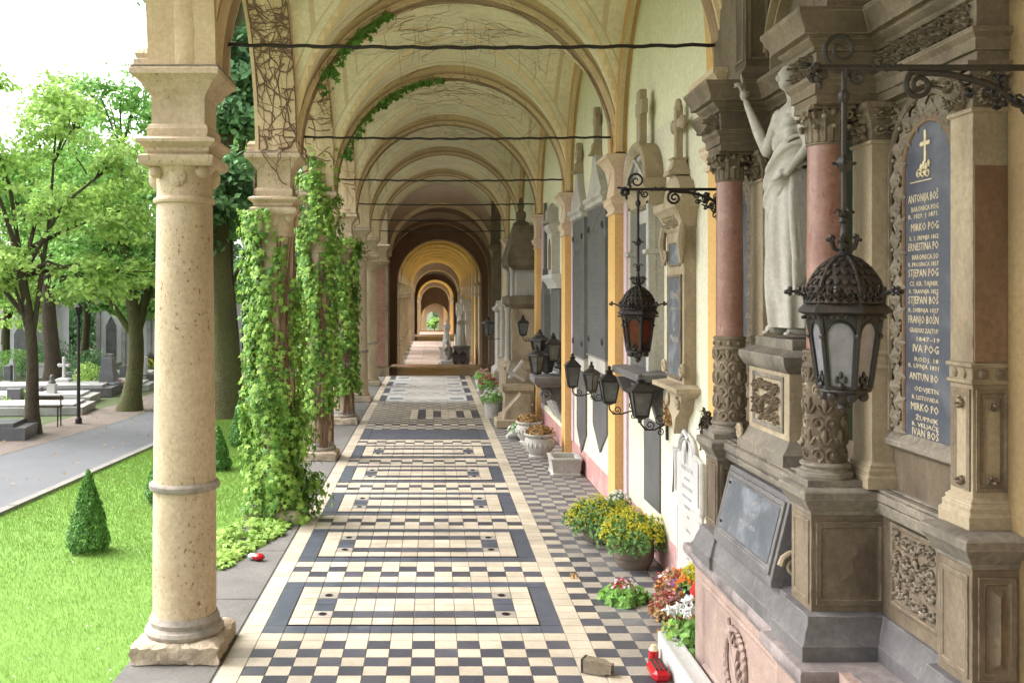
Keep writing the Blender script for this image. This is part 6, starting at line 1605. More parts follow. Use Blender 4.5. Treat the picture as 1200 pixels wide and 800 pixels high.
# roofed tomb
t = thing('roofed_tomb', 'tall brown stone tomb house with steep roof and pinnacle standing against the wall', 'tomb', (1.8, 20.3, 0))
Yp = 19.6; zf = lambda py: EYE - (py - 345) * Yp / 1140
b = MB(); b.box(1.62, XW, 19.6, 21.2, 0, zf(355)); b.build('body', 'sandl', t)
b = MB(); b.sweep([(.22, 0), (.22, .22), (.16, .26), (.16, .9), (.2, .95), (.2, 1.0), (.0, 1.1)], [(XW, 19.6), (1.62, 19.6), (1.62, 21.2), (XW, 21.2)]); b.build('plinth', 'sandl', t)
b = MB(); b.sweep([(0, zf(362)), (.10, zf(356)), (.10, zf(348)), (0, zf(346))], [(XW, 19.6), (1.62, 19.6), (1.62, 21.2), (XW, 21.2)]); b.build('lower_cornice', 'sand', t)
b = MB(); 
for y in (19.72, 21.08): b.lathe([(.07, 1.1), (.06, 1.2), (.055, zf(366)), (.08, zf(360))], 1.52, y, 0, 10)
b.build('front_columns', 'greyl', t, kind='stuff')
b = MB(); b.box(1.72, XW, 19.75, 21.05, zf(350), zf(312)); 
for y in (19.8, 21.0): b.lathe([(.06, zf(350)), (.045, zf(345)), (.045, zf(320)), (.07, zf(313))], 1.62, y, 0, 10)
b.build('upper_house', 'greyl', t)
b = MB(); b.sweep([(0, zf(316)), (.10, zf(310)), (.12, zf(302)), (0, zf(300))], [(XW, 19.66), (1.62, 19.66), (1.62, 21.14), (XW, 21.14)]); b.build('eaves', 'sand', t)
b = MB(); z0, z1 = zf(302), zf(262); v = [(1.50, 19.52, z0), (XW, 19.52, z0), (XW, 21.28, z0), (1.50, 21.28, z0), (1.68, 20.2, z1), (XW, 20.0, z1), (XW, 20.8, z1), (1.68, 20.6, z1)]
b.add(v, [(0, 1, 5, 4), (3, 7, 6, 2), (0, 4, 7, 3), (4, 5, 6, 7), (1, 2, 6, 5), (0, 3, 2, 1)]); b.build('roof', 'sand', t)
b = MB(); b.sq([(.16, 0), (.16, .08), (.08, .14), (.10, .2), (.10, .3), (.05, .35), (.07, .45), (.02, .62)], 1.85, 20.4, z1 - .02); b.build('pinnacle', 'sandd', t)
b = MB(); b.prism([(19.98, 1.12), (20.82, 1.12), (20.82, zf(378)), (20.4, zf(368)), (19.98, zf(378))], 'x', 1.60, 1.622); b.build('front_plaque', 'marble', t)
# simple standing stones beyond
def slabstone(px, pbase, ptop, Y, hw, x, m, name, label, crossed=False):
    z1 = EYE - (ptop - 345) * Y / 1140; t = thing(name, label, 'tomb', (x, Y, 0))
    b = MB(); b.sweep([(.10, 0), (.10, .3), (.05, .36), (.0, .4)], [(XW, Y - hw), (x, Y - hw), (x, Y + hw), (XW, Y + hw)]); b.build('plinth', 'greyl', t)
    zb = z1 - (.7 if crossed else .25)
    b = MB(); b.box(x, XW, Y - hw, Y + hw, .3, zb); b.build('slab', m, t)
    b = MB(); b.sweep([(0, zb - .1), (.08, zb - .02), (.08, zb + .04), (-.04, zb + .12)], [(XW, Y - hw), (x, Y - hw), (x, Y + hw), (XW, Y + hw)])
    if crossed: cross_(b, Y, x + .06, x + .16, zb + .05, z1, .12, .2)
    else: b.prism([(Y - hw, zb + .03), (Y + hw, zb + .03), (Y, z1)], 'x', x, XW)
    b.build('head', 'greyl', t)
slabstone(602, 0, 330, 22.6, .5, 1.86, 'marble', 'white_tombstone', 'white marble standing tombstone just past the roofed tomb')
slabstone(592, 0, 320, 24.4, .6, 1.84, 'marble', 'white_tombstone', 'second white standing tombstone past the roofed tomb, with a cross', True)
slabstone(586, 0, 352, 27.9, .6, 1.82, 'greyl', 'grey_tombstone', 'grey standing tombstone nearest the far dark hall')
t = thing('leaning_marble_slabs', 'pale broken stone pieces heaped on a carved stone block by the wall', 'tomb', (1.7, 18.6, 0))
b = MB(); b.sq([(.34, 0), (.34, .12), (.26, .16), (.24, .55), (.30, .62), (.30, .70)], 1.62, 18.75); b.build('block', 'sandl', t)
b = MB(); b.X = Matrix.Translation((1.62, 18.75, .95)) @ Matrix.Rotation(.5, 4, 'Y') @ Matrix.Rotation(.4, 4, 'X'); b.bbox(-.2, .2, -.2, .2, -.03, .03, .01); b.X = Matrix.Translation((1.60, 18.65, 1.0)) @ Matrix.Rotation(-.9, 4, 'Y'); b.bbox(-.22, .22, -.06, .06, -.03, .03, .01)
b.X = None; b.build('broken_slabs', 'greyl', t, kind='stuff')
t = thing('stone_step_block', 'low carved stone block with a sloping top on the floor before the roofed tomb', 'stone block', (1.35, 18.0, 0))
b = MB(); b.bbox(1.15, 1.62, 17.7, 18.3, 0, .16, .02); b.prism([(1.3, .16), (1.75, .16), (1.75, .55), (1.62, .62), (1.34, .30)], 'y', 17.8, 18.2); b.build('block', 'sandl', t)

# ------------------------------------------------------------------ statues and tombs in the second walk (seen small)
def figure(x, y, z, h, m, label, pose=0, base=.9):
    t = thing('marble_figure', label, 'statue', (x, y, z), 'pale statues in the second walk')
    b = MB(); b.sq([(.42, 0), (.42, .14), (.34, .2), (.34, base - .12), (.4, base - .06), (.4, base)], x, y, z); b.build('pedestal', 'marble' if m == 'marble' else 'greyst', t)
    b = MB(); s_ = h / 1.7; zb = z + base
    P = lambda a, c, d: (x + a * s_, y + c * s_, zb + d * s_)
    prof = [(.24, 0), (.26, .08), (.22, .4), (.17, .75), (.15, .95), (.13, 1.05), (.17, 1.2), (.18, 1.36), (.10, 1.45), (.05, 1.50)]
    V = []; n_ = 20
    b.lathe([(r * s_ * (1.0), q * s_) for r, q in prof], x, y, zb, 20, sx=1.0, sy=.7)
    for k in range(9): a = k * 2 * pi / 9; b.tube([P(.24 * cos(a), .17 * sin(a), 0), P(.21 * cos(a + .2), .15 * sin(a + .2), .45), P(.14 * cos(a + .3), .10 * sin(a + .3), .95)], [.035 * s_, .03 * s_, .015 * s_], 6)
    b.ball(P(0, -.02, 1.60), (.075 * s_, .09 * s_, .11 * s_), 12, 8); b.ball(P(0, .02, 1.62), (.09 * s_, .09 * s_, .11 * s_), 10, 7)
    for sd in (-1, 1):
        if pose == 0: b.tube([P(sd * .17, 0, 1.36), P(sd * .23, -.05, 1.12), P(sd * .04, -.2, 1.12)], [.055 * s_, .05 * s_, .035 * s_], 8)
        elif pose == 1: b.tube([P(sd * .17, 0, 1.36), P(sd * .25, -.05, 1.08), P(sd * .22, -.16, .85)], [.055 * s_, .05 * s_, .035 * s_], 8)
        else: b.tube([P(sd * .17, 0, 1.36), P(sd * .24, -.12, 1.18), P(sd * .07, -.22, 1.42)], [.055 * s_, .05 * s_, .035 * s_], 8)
    remesh(b, 'robed_body', m, t, .022, 3)
figure(.68, 47.5, Z2, 1.35, 'marble', 'white robed marble figure on a white pedestal in the second walk', 0, .9)
figure(1.32, 44.2, Z2, 1.45, 'statue', 'larger brownish draped statue at the right of the second walk', 2, 1.1)
figure(1.55, 52.0, Z2, 1.9, 'marble', 'small pale statue farther back in the second walk', 1, 1.3)
t = thing('seated_marble_group', 'low white marble tomb with a kneeling figure below the white robed statue', 'tomb', (.75, 44.5, Z2))
b = MB(); b.bbox(.35, 1.15, 44.1, 44.9, Z2, Z2 + .45, .03); b.build('tomb_chest', 'marble', t)
b = MB(); b.ball((.7, 44.5, Z2 + .8), (.22, .25, .4), 10, 7); b.ball((.66, 44.4, Z2 + 1.28), (.1, .1, .13), 8, 6); b.tube([(.7, 44.4, Z2 + 1.1), (.5, 44.2, Z2 + .9), (.62, 44.1, Z2 + .7)], [.08, .07, .05], 8); remesh(b, 'kneeling_figure', 'statue', t, .03, 3)
for k, (x, y) in enumerate(((1.0, 43.2), (1.32, 43.0))): sconce(('left', 'right')[k] + ' of two dark grave lanterns on the floor of the second walk', x, y, Z2 + .45, .3, .55, arm=False, name='grave_lantern')
b = MB(); 
for k, (x, y) in enumerate(((1.0, 43.2), (1.32, 43.0))):
    b = MB(); b.lathe([(.16, 0), (.12, .04), (.05, .08), (.05, .36), (.1, .42)], x, y, Z2, 10); tag(b.build('lantern_stand', 'iron', None), ('left', 'right')[k] + ' black iron stand under a grave lantern in the second walk', 'stand')
# far right-hand tombs in the later walks
for k, (y, z_, h) in enumerate(((50.2, Z2, 2.6), (56.5, Z2, 2.2), (61.0, Z2, 2.8), (67, Z2, 2.3))):
    t = thing('distant_wall_tomb', ('first', 'second', 'third', 'last')[k] + ' pale tomb along the right wall of the second walk', 'tomb', (1.8, y, z_), 'distant tombs in the second walk')
    b = MB(); b.box(1.5, XW, y - .8, y + .8, z_, z_ + .5); b.box(1.7, XW, y - .6, y + .6, z_ + .5, z_ + h); b.build('slab', 'marble' if k % 2 else 'greyl', t)
    b = MB(); b.prism([(y - .75, z_ + h), (y + .75, z_ + h), (y, z_ + h + .6)], 'x', 1.6, XW); b.build('gable', 'greyl', t)
# ------------------------------------------------------------------ pots, flowers and small things on the floor
def clump(name, parent, c, r, h, matl, size, n, kind='oval', dome=True, z0=0, up=None, tilt=.6):
    a = RNG.random(n) * 2 * pi; q = np.sqrt(RNG.random(n)); e = RNG.random(n) ** .6 if dome else RNG.random(n)
    rx, ry = r if isinstance(r, tuple) else (r, r)
    lump = 1 + .18 * np.sin(a * 3 + 1) + .12 * np.sin(a * 7)
    zz_ = h * np.sqrt(np.clip(1 - q ** 2 * .92, 0, 1)) * e
    pos = np.stack([c[0] + rx * q * np.cos(a) * lump, c[1] + ry * q * np.sin(a) * lump, c[2] + z0 + zz_], 1)
    nrm = np.stack([np.cos(a) * q, np.sin(a) * q - .3, np.full(n, .7)], 1)
    V, F = scatter(pos, nrm, size, kind, tilt, up=up); return np_mesh(name, V, F, matl, parent)
def blossoms(parent, c, r, h, matl, size, n, name='flower', petals=6, top=.75):
    """separate little flower heads on the outside of a dome"""
    P = []; rx, ry = r if isinstance(r, tuple) else (r, r)
    for i in range(n):
        a = RNG.random() * 2 * pi; q = sqrt(RNG.random()) * .98; z = h * sqrt(max(0, 1 - q * q * .9)) * (top + (1 - top) * RNG.random())
        o = np.array([c[0] + rx * q * cos(a), c[1] + ry * q * sin(a), c[2] + z + .006]); nn = np.array([q * cos(a), q * sin(a) - .35, .8]); nn /= np.linalg.norm(nn)
        u = np.cross(nn, [0, 0, 1.0]); u /= np.linalg.norm(u) + 1e-9; w_ = np.cross(nn, u)
        s_ = size * RNG.uniform(.75, 1.2); V = [o + nn * s_ * .18]; F = []
        for k in range(petals * 2):
            b_ = pi * k / petals; rr = s_ * (.5 if k % 2 == 0 else .26); V.append(o + (u * cos(b_) + w_ * sin(b_)) * rr + nn * s_ * (.12 if k % 2 == 0 else 0))
        F = [(0, 1 + k, 1 + (k + 1) % (petals * 2)) for k in range(petals * 2)]
        P.append((np.array(V), np.array(F)))
    V, F = merge(P); return np_mesh(name, V, F, matl, parent)
def pot(parent, x, y, prof, m, n=24, name='pot'):
    b = MB(); b.lathe(prof, x, y, 0, n); return b.build(name, m, parent)
# two pots of yellow flowers
for (x, y, r, h, lb, ph) in ((1.80, 8.72, .30, .30, 'nearer barrel pot overflowing with yellow flowers', .26), (1.66, 9.62, .34, .30, 'farther mound of yellow flowers behind the barrel pot', .20)):
    t = thing('flower_pot', lb, 'flower pot', (x, y, 0), 'pots of yellow flowers')
    p = pot(t, x, y, [(.13, 0), (.165, .05), (.185, .14), (.18, ph), (.165, ph), (.16, ph - .03)], 'wood')
    b = MB(); 
    for z_ in (.07, .2): b.lathe([(.183 - (.02 if z_ < .1 else 0), z_), (.188 - (.012 if z_ < .1 else 0), z_ + .02), (.183, z_ + .03)], x, y, 0, 24, cap=False)
    b.build('hoop', 'wood', p, kind='stuff')
    clump('foliage', t, (x, y, ph - .08), (r * 1.05, r * 1.1), h, 'leafpot', .05, 1700, 'oval', tilt=.9)
    for k in range(8):
        a = 2 * pi * k / 8; c = (x + r * .62 * cos(a), y + r * .62 * sin(a), ph - .04 - .03 * (k % 3)); blossoms(t, c, r * .42, h * .85, 'yel', .027, 190, 'yellow_flowers', 5, .5)
    blossoms(t, (x, y, ph), r * .55, h * .95, 'yel', .027, 300, 'yellow_flowers', 5, .6)
x, y = 1.93, 10.15
t = thing('flower_pot', 'small pot of white flowers between the yellow mound and the ochre pilaster', 'flower pot', (x, y, 0)); pot(t, x, y, [(.07, 0), (.10, .18), (.11, .2), (.1, .2)], 'urn'); clump('foliage', t, (x, y, .18), .14, .20, 'leafpot', .045, 500); blossoms(t, (x, y, .2), .14, .20, 'whi', .04, 60)
# white cast urns with dried flowers and the stone trough
for (x, y, lb, s_) in ((1.60, 14.6, 'pale round stone urn with dried brown flowers, nearer of the pair', 1.0), (1.58, 16.0, 'pale round stone urn with dried brown flowers, farther of the pair', .92)):
    t = thing('stone_urn', lb, 'urn', (x, y, 0), 'stone urns with dried flowers')
    pot(t, x, y, [(.15 * s_, 0), (.16 * s_, .03), (.14 * s_, .05), (.20 * s_, .12), (.225 * s_, .2), (.215 * s_, .28), (.19 * s_, .30), (.215 * s_, .32), (.235 * s_, .34), (.235 * s_, .36), (.2 * s_, .36), (.19 * s_, .33)], 'urn', 28, 'urn')
    b = MB(); 
    for k in range(20): a = k * pi / 10; b.ball((x + .222 * s_ * cos(a), y + .222 * s_ * sin(a), .2), (.02, .02, .04), 6, 4)
    b.build('relief_band', 'urn', t, kind='stuff'); clump('dried_flowers', t, (x, y, .32), .20 * s_, .17, 'dry', .05, 800, tilt=1); clump('dark_leaves', t, (x, y, .31), .19 * s_, .09, 'leafpot', .05, 150)
x, y = 1.40, 16.4
t = thing('white_bouquet', 'white wrapped bouquet with green leaves lying beside the far urn', 'bouquet', (x, y, 0))
b = MB(); b.tube([(x - .16, y - .1, .06), (x, y, .10), (x + .08, y + .03, .14)], [.03, .09, .13], 9); b.build('wrapping', 'marble', t); clump('leaves', t, (x + .06, y, .12), .15, .16, 'leafB', .07, 160); blossoms(t, (x, y, .12), .15, .12, 'whi', .06, 22)
x, y = 1.80, 13.3
t = thing('stone_trough', 'empty angular pale stone trough against the wall', 'trough', (x, y, 0))
b = MB(); hx, hy, h = .19, .24, .24
oc = [(-hx, -hy), (hx, -hy), (hx, hy), (-hx, hy)]; o8 = []
for r, z_ in ((1.0, 0), (1.0, .03), (.93, .04), (1.06, h - .03), (1.1, h - .02), (1.1, h), (.88, h), (.84, .1)):
    o8.append([(x + px * r, y + py * r, z_) for px, py in oc])
b.add([p for ring in o8 for p in ring], [(i * 4 + k, i * 4 + (k + 1) % 4, (i + 1) * 4 + (k + 1) % 4, (i + 1) * 4 + k) for i in range(7) for k in range(4)] + [(28, 29, 30, 31)]); b.build('basin', 'urn', t)
clump('soil', t, (x, y, .12), .14, .05, 'dry', .03, 120)
# grave arrangement of spruce and small flowers
x, y = 1.52, 7.75
t = thing('flower_arrangement', 'low green arrangement with pink and white flowers alone on the tiles', 'flower arrangement', (x, y, 0))
clump('greens', t, (x, y, .0), (.18, .17), .13, 'leafB', .07, 700, tilt=.7); clump('dark_greens', t, (x, y, .0), (.16, .15), .12, 'leafC', .06, 250); blossoms(t, (x - .01, y + .01, .05), .10, .12, 'redp', .035, 34, 'red_flowers'); blossoms(t, (x + .01, y, .06), .11, .12, 'whi', .03, 26, 'white_flowers'); blossoms(t, (x, y, .06), .10, .12, 'pinkp', .028, 22, 'pink_flowers')
def bouquet(name, label, x, y, z, r, h, fol, fl, n_=350, base='dry'):
    t = thing(name, label, 'flowers', (x, y, z), 'cut flowers crowded beside the monument')
    b = MB(); b.lathe([(r * .5, 0), (r * .62, h * .4), (r * .55, h * .42)], x, y, z, 14); b.build('pot', 'black' if base != 'clay' else 'wood', t)
    clump('foliage', t, (x, y, z + .02), r, h, fol, .045, n_, tilt=.9)
    for m_, k, s_ in fl: blossoms(t, (x + RNG.uniform(-.02, .02), y + RNG.uniform(-.02, .02), z + .03), r * .98, h, m_, s_, k, {'ora': 'orange_flowers', 'whi': 'white_flowers', 'pur': 'purple_flowers', 'redp': 'red_flowers', 'pinkp': 'pink_flowers', 'yel': 'yellow_flowers'}[m_])
    return t
bouquet('orange_bouquet', 'orange and white flowers against the pink baseboard', 1.91, 7.75, 0, .14, .24, 'dry', (('ora', 55, .045), ('whi', 26, .045), ('redp', 25, .03)))
bouquet('orange_bouquet', 'small orange bunch beside the white wall plaque', 1.94, 7.45, 0, .12, .22, 'leafC', (('ora', 40, .04), ('redp', 15, .03)))
bouquet('purple_bouquet', 'purple flowers in front of the orange and white ones', 1.86, 7.50, 0, .11, .23, 'dry', (('pur', 70, .028), ('pinkp', 22, .03)))
bouquet('heather_pot', 'withered pinkish heather left of the black vase', 1.75, 7.27, 0, .125, .20, 'dry', (('redp', 70, .024), ('pinkp', 90, .024)), 500)
# black vase with yellow and orange flowers
x, y = 1.92, 7.20
t = thing('black_vase', 'black plastic vase holding yellow and orange flowers', 'vase', (x, y, 0))
b = MB(); b.lathe([(.055, 0), (.055, .02), (.05, .03), (.066, .26), (.072, .265), (.068, .25)], x, y, 0, 18); b.build('vase', 'black', t)
clump('leaves', t, (x, y, .25), .10, .17, 'leafB', .05, 130); blossoms(t, (x - .03, y, .26), .085, .10, 'ora', .05, 26, 'orange_flowers'); blossoms(t, (x + .02, y, .29), .10, .17, 'yel', .04, 70, 'yellow_flowers')
x, y = 1.80, 6.86
t = thing('red_bouquet', 'red wrapped bouquet standing in a white and red bowl', 'bouquet', (x, y, 0))
b = MB(); b.lathe([(.05, 0), (.055, .04), (.085, .10), (.10, .14), (.092, .14)], x, y, 0, 16); b.build('bowl', 'marble', t)
V = []; b = MB(); n = 18
for j, (r, z_) in enumerate(((.05, .11), (.095, .17), (.115, .20), (.08, .16))): V += [(x + r * (1 + .14 * sin(k * 3.1 + j)) * cos(2 * pi * k / n), y + r * (1 + .14 * sin(k * 3.1)) * sin(2 * pi * k / n), z_ + .025 * sin(k * 2.3)) for k in range(n)]
b.add(V, [(j * n + k, j * n + (k + 1) % n, (j + 1) * n + (k + 1) % n, (j + 1) * n + k) for j in range(3) for k in range(n)]); b.build('red_foil', 'redpl', t); clump('petals', t, (x, y, .12), .06, .08, 'yel', .05, 25); clump('white_petals', t, (x, y, .12), .06, .09, 'whi', .05, 25)
b = MB(); b.tube([(x + .09, y + .08, .12), (x + .11, y + .1, .32), (x + .12, y + .09, .38)], [.035, .07, .05], 9); b.build('foil_cone', 'redpl', t)
# marble planter with lilies
t = thing('marble_planter', 'white marble planter box at the bottom edge beside the pink granite base', 'planter', (1.57, 6.0, 0))
b = MB(); b.bbox(1.515, 1.627, 5.45, 6.55, 0, .17, .006); b.frame((1.515, 6.55, .17), UX, (1, 0, 0), 1.10, .112, [(0, .001), (0, .008), (.02, .008), (.02, .001)]) ; b.build('box', 'marble', t)
t = thing('lily_basket', 'wicker basket of white lilies and orchids behind the marble planter', 'flower basket', (1.72, 6.40, 0))
b = MB(); b.lathe([(.06, 0), (.085, .10), (.09, .11), (.08, .10)], 1.72, 6.40, 0, 16)
for z_ in (.02, .045, .07, .095):
    for k in range(20): a = k * pi / 10; b.ball((1.72 + (.066 + z_ * .22) * cos(a), 6.40 + (.066 + z_ * .22) * sin(a), .0 + z_), (.011, .011, .013), 5, 4)
b.build('basket', 'dry', t, kind='stuff'); b = MB(); b.tube([(1.72 - .11 * cos(pi * i / 12), 6.40, .10 + .32 * sin(pi * i / 12)) for i in range(13)], .006, 5); b.build('handle', 'bark', t)
clump('leaves', t, (1.69, 6.42, .08), (.15, .18), .26, 'leafB', .07, 170); clump('dark_leaves', t, (1.74, 6.34, .06), (.12, .12), .2, 'leafC', .06, 120); clump('buds', t, (1.60, 6.46, .12), .09, .18, 'leafA', .04, 60)
for dx, dy, dz in ((-.05, .02, .10), (.02, .06, .13), (.05, -.03, .12), (-.02, -.06, .10), (.08, .03, .08), (-.08, .08, .05), (.0, .0, .14)): blossoms(t, (1.69 + dx * 1.3, 6.42 + dy * 1.3, .24 + dz), .03, .04, 'whi', .085, 6, 'lily', 5)
def grave_light(label, x, y, r, h, m='redpl', oval=1):
    t = thing('grave_light', label, 'grave light', (x, y, 0), 'red grave candles')
    b = MB(); b.lathe([(r * .85, 0), (r, .01), (r * .95, h * .7), (r * .8, h * .72)], x, y, 0, 16, sy=oval); b.build('cup', m, t)
    b = MB(); b.lathe([(r * .9, h * .71), (r * .9, h * .76), (r * .55, h * .9), (r * .5, h), (.003, h)], x, y, 0, 16, sy=oval); b.build('lid', 'gold', t)
grave_light('red glass grave light at the corner of the marble planter', 1.465, 6.45, .035, .12)
t = thing('grave_lamp_box', 'flat red plastic grave lamp box lying at the bottom edge', 'grave light', (1.44, 6.2, 0))
b = MB(); b.bbox(1.385, 1.50, 6.10, 6.32, 0, .08, .025); b.build('box', 'redpl', t); b = MB(); 
for k in range(3): b.box(1.405 + k * .03, 1.418 + k * .03, 6.12, 6.30, .079, .088)
b.build('ridge', 'iron', t, kind='stuff')
# toppled glass candle holder
x, y = 1.075, 6.26
t = thing('glass_candle_jar', 'toppled square glass candle jar lying on the tiles at the bottom', 'candle jar', (x, y, 0))
b = MB(); b.X = Matrix.Translation((x, y, .048)) @ Matrix.Rotation(-.5, 4, 'Z') @ Matrix.Rotation(pi / 2, 4, 'Y')
b.lathe([(.056, -.11), (.060, -.10), (.056, .03), (.040, .06), (.042, .085)], 0, 0, 0, 4, rot=pi / 4, cap=False); b.lathe([(.045, -.098), (.045, .02)], 0, 0, 0, 4, rot=pi / 4)
K['jar'] = mat('smoky_brown_glass', (.34, .29, .21), (.22, .18, .13), rough=.15, scale=9, bump=0, spec=.7, trans=.25)
b.build('glass', 'jar', t)
b = MB(); b.X = Matrix.Translation((x, y, .048)) @ Matrix.Rotation(-.5, 4, 'Z') @ Matrix.Rotation(pi / 2, 4, 'Y'); b.lathe([(.062, -.112), (.064, -.10), (.05, -.10), (.04, -.112)], 0, 0, 0, 4, rot=pi / 4, cap=False); b.build('rim', 'iron', t)
for (px, py, lb) in ((675, 676, 'dry brown leaf on the tiles left of the green arrangement'), (777, 741, 'dry yellowish leaf on the tiles near the planter')):
    x, y = G(px, py); t = thing('dry_leaf', lb, 'leaf', (x, y, 0)); clump('leaf', t, (x, y, .004), .05, .025, 'dry', .05, 9)
x, y = G(303, 656, 0); t = thing('red_wrapper', 'small red and white wrapper lying by the second column', 'litter', (x, y, 0)); b = MB(); b.ball((x, y, .03), (.06, .045, .035), 7, 5); b.build('red_part', 'redpl', t); b = MB(); b.ball((x - .06, y + .03, .03), (.05, .04, .03), 7, 5); b.build('white_part', 'marble', t)
# pots near the far hall
for k, (px, py, lb) in enumerate(((572, 470, 'pot with red and white flowers near the far end of the walk'), (566, 458, 'white trough of pink flowers near the dark hall'), (578, 488, 'grey pot with trailing flowers before the broken stones'))):
    x, y = G(px, py); t = thing('flower_pot', lb, 'flower pot', (x, y, 0), 'flower pots near the far hall'); pot(t, x, y, [(.16, 0), (.2, .3), (.22, .32), (.18, .32)], 'urn' if k else 'wood'); clump('foliage', t, (x, y, .28), .26, .26, 'leafB', .09, 220); blossoms(t, (x, y, .3), .26, .28, ('redp', 'pinkp', 'whi')[k], .08, 40)
# dried wreaths on the wall
def wreath(label, x, y, z, r, m='dry'):
    t = thing('dried_wreath', label, 'wreath', (x, y, z), 'dried wreaths')
    n = 700; a = RNG.random(n) * 2 * pi; q = RNG.normal(0, r * .22, (n, 3)); pos = np.stack([np.full(n, x) + q[:, 0] * .6, y + r * .72 * np.cos(a) + q[:, 1], z + r * .8 * np.sin(a) + q[:, 2]], 1)
    V, F = scatter(pos, np.tile([-1, -.2, .2], (n, 1)), .035, 'oval', 1.0); np_mesh('twigs', V, F, m, t)
wreath('dried brown wreath hanging on the cream wall under the carved wall tomb', 2.03, 8.35, 1.44, .11); wreath('dark dried wreath at the far corner of the big monument', 1.70, 6.05, 1.60, .09, 'bark')
# ------------------------------------------------------------------ creeper on columns, piers and vault
def walk(fn, u0, v0, du, dv, n, jit, rd):
    pts = []; u, v = u0, v0; a = atan2(dv, du); s_ = sqrt(du * du + dv * dv)
    for i in range(n):
        pts.append(fn(u, v)); a += rd.gauss(0, jit); a0 = atan2(dv, du); a += (a0 - a) * .12; u += cos(a) * s_; v += sin(a) * s_
    return pts
def creeper(i, label, bands, zbot, ztop, n, seed, stems=60, sz=.085):
    """bands: list of (angle centre, half width, z0, z1, thickness) patches of leaves on the column"""
    cy = Y0 + i * PITCH; rd = random.Random(seed)
    t = thing('creeper', label, 'climbing plant', (XCOL, cy, 0), 'creepers climbing the columns')
    rs = lambda z: (.213 if z < 1 else .20 if z < 3.06 else .21 if z < 3.3 else .26)
    b = MB()
    for k in range(stems):
        a0 = rd.uniform(0, 6.28); z0 = rd.choice((0.15, rd.uniform(.2, 2.6)))
        fn = lambda a, z: (XCOL + (rs(z) + .008) * cos(a), cy + (rs(z) + .008) * sin(a), z)
        pts = walk(fn, a0, z0, rd.uniform(-.05, .05), .07, rd.randint(14, 34), .55, rd)
        pts = [p for p in pts if p[2] < 3.45]
        if len(pts) > 2: r0 = rd.choice((.003, .004, .006, .009)); b.tube(pts, [r0 * (1 - .6 * q / len(pts)) for q in range(len(pts))], 4)
    for k in range(7):      # thick trunks
        a0 = -1.0 + rd.uniform(-.5, .5); pts = [(XCOL + (rs(z) + .02) * cos(a0 + .25 * sin(z * 2 + k)), cy + (rs(z) + .02) * sin(a0 + .25 * sin(z * 2 + k)), z) for z in [q * .17 for q in range(1, 19)]]
        b.tube(pts, [.016 - .0005 * q for q in range(18)], 5)
    # network over the impost block and the pier face above
    for k in range(int(stems * (2.4 if i == 1 else 1.3))):
        face = rd.choice((0, 0, 1)); up = rd.uniform(3.5, 5.5)
        def fn(u, z, face=face):
            h = .20 if z < 3.78 else .31 if z < 3.97 else 1.965 - sqrt(max(.1, 1.73 ** 2 - min(z - 3.96, 1.68) ** 2))
            u = max(-.2, min(.2, u))
            if face == 0: return (XCOL + .055 * (z > 3.97) + u, cy - h - .012, z)
            return (XCOL + h + .012 + .05 * (z > 3.97), cy + u, z) if z < 4.05 else (XCOL + .055 + u, cy - h - .012, z)
        sd = rd.choice((-1, 1)); vert = rd.random() < .3; pts = walk(fn, rd.uniform(-.2, .2), up if rd.random() < .45 else rd.uniform(4.9, 5.5), sd * (.012 if vert else .045), (.05 if vert else rd.uniform(-.02, .02)), rd.randint(6, 18), .38, rd)
        pts = [p for p in pts if p[2] < 5.55]
        if len(pts) > 2: b.tube(pts, rd.choice((.003, .005, .007)), 4)
    b.build('stems', 'ivystem', t, kind='stuff')
    PS = []; NS = []
    tot = sum(bd[1] * (bd[3] - bd[2]) * bd[5] for bd in bands)
    for ac, aw, z0, z1, th, dens in bands:
        m = int(n * aw * (z1 - z0) * dens / tot); a = ac + aw * RNG.uniform(-1, 1, m); z = RNG.uniform(z0, z1, m)
        keep = (np.sin(a * 4 + z * 3.1 + seed) + np.sin(z * 6.3 - a * 3) + RNG.normal(0, .7, m)) > -.75
        a, z = a[keep], z[keep]; m = len(a)
        r = np.where(z < 3.1, .215, .27) + .02 + .78 * th * RNG.random(m) ** 1.3 * (1 + .5 * np.sin(a * 5 + z * 4))
        PS.append(np.stack([XCOL + r * np.cos(a), cy + r * np.sin(a), z], 1)); NS.append(np.stack([np.cos(a), np.sin(a), np.full(m, .35)], 1))
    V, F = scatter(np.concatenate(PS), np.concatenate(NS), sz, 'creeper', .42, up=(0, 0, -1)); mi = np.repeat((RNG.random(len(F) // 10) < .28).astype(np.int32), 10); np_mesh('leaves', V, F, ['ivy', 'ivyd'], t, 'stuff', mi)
    return t
# angles: 0 = toward the walk, -pi/2 = toward the camera, pi = toward the lawn
creeper(1, 'creeper covering the second column from the ground up, bushy at its foot', [(-2.5, .85, .1, 3.35, .16, 1.3), (-1.6, .6, .05, 1.5, .19, 1.7), (-.6, 1.0, .0, 1.15, .26, 1.9), (-.3, .7, .0, .5, .34, 2.2), (-1.5, .5, 1.4, 3.1, .05, .4), (2.6, .9, .2, 3.2, .17, .8), (-.2, .6, 1.0, 2.6, .09, .8)], 0, 3.3, 7800, 3, sz=.09)
creeper(2, 'creeper covering the third column and climbing to the spring of the arch', [(-2.1, .6, .65, 4.2, .10, 1.3), (-.4, .6, .7, 3.9, .09, 1.0), (-2.8, .8, .8, 4.2, .09, 1.1), (-1.2, .7, 3.3, 4.6, .13, .8), (-1.2, .5, .65, 3.3, .04, .35)], 0, 4, 6000, 8, 45, .09)
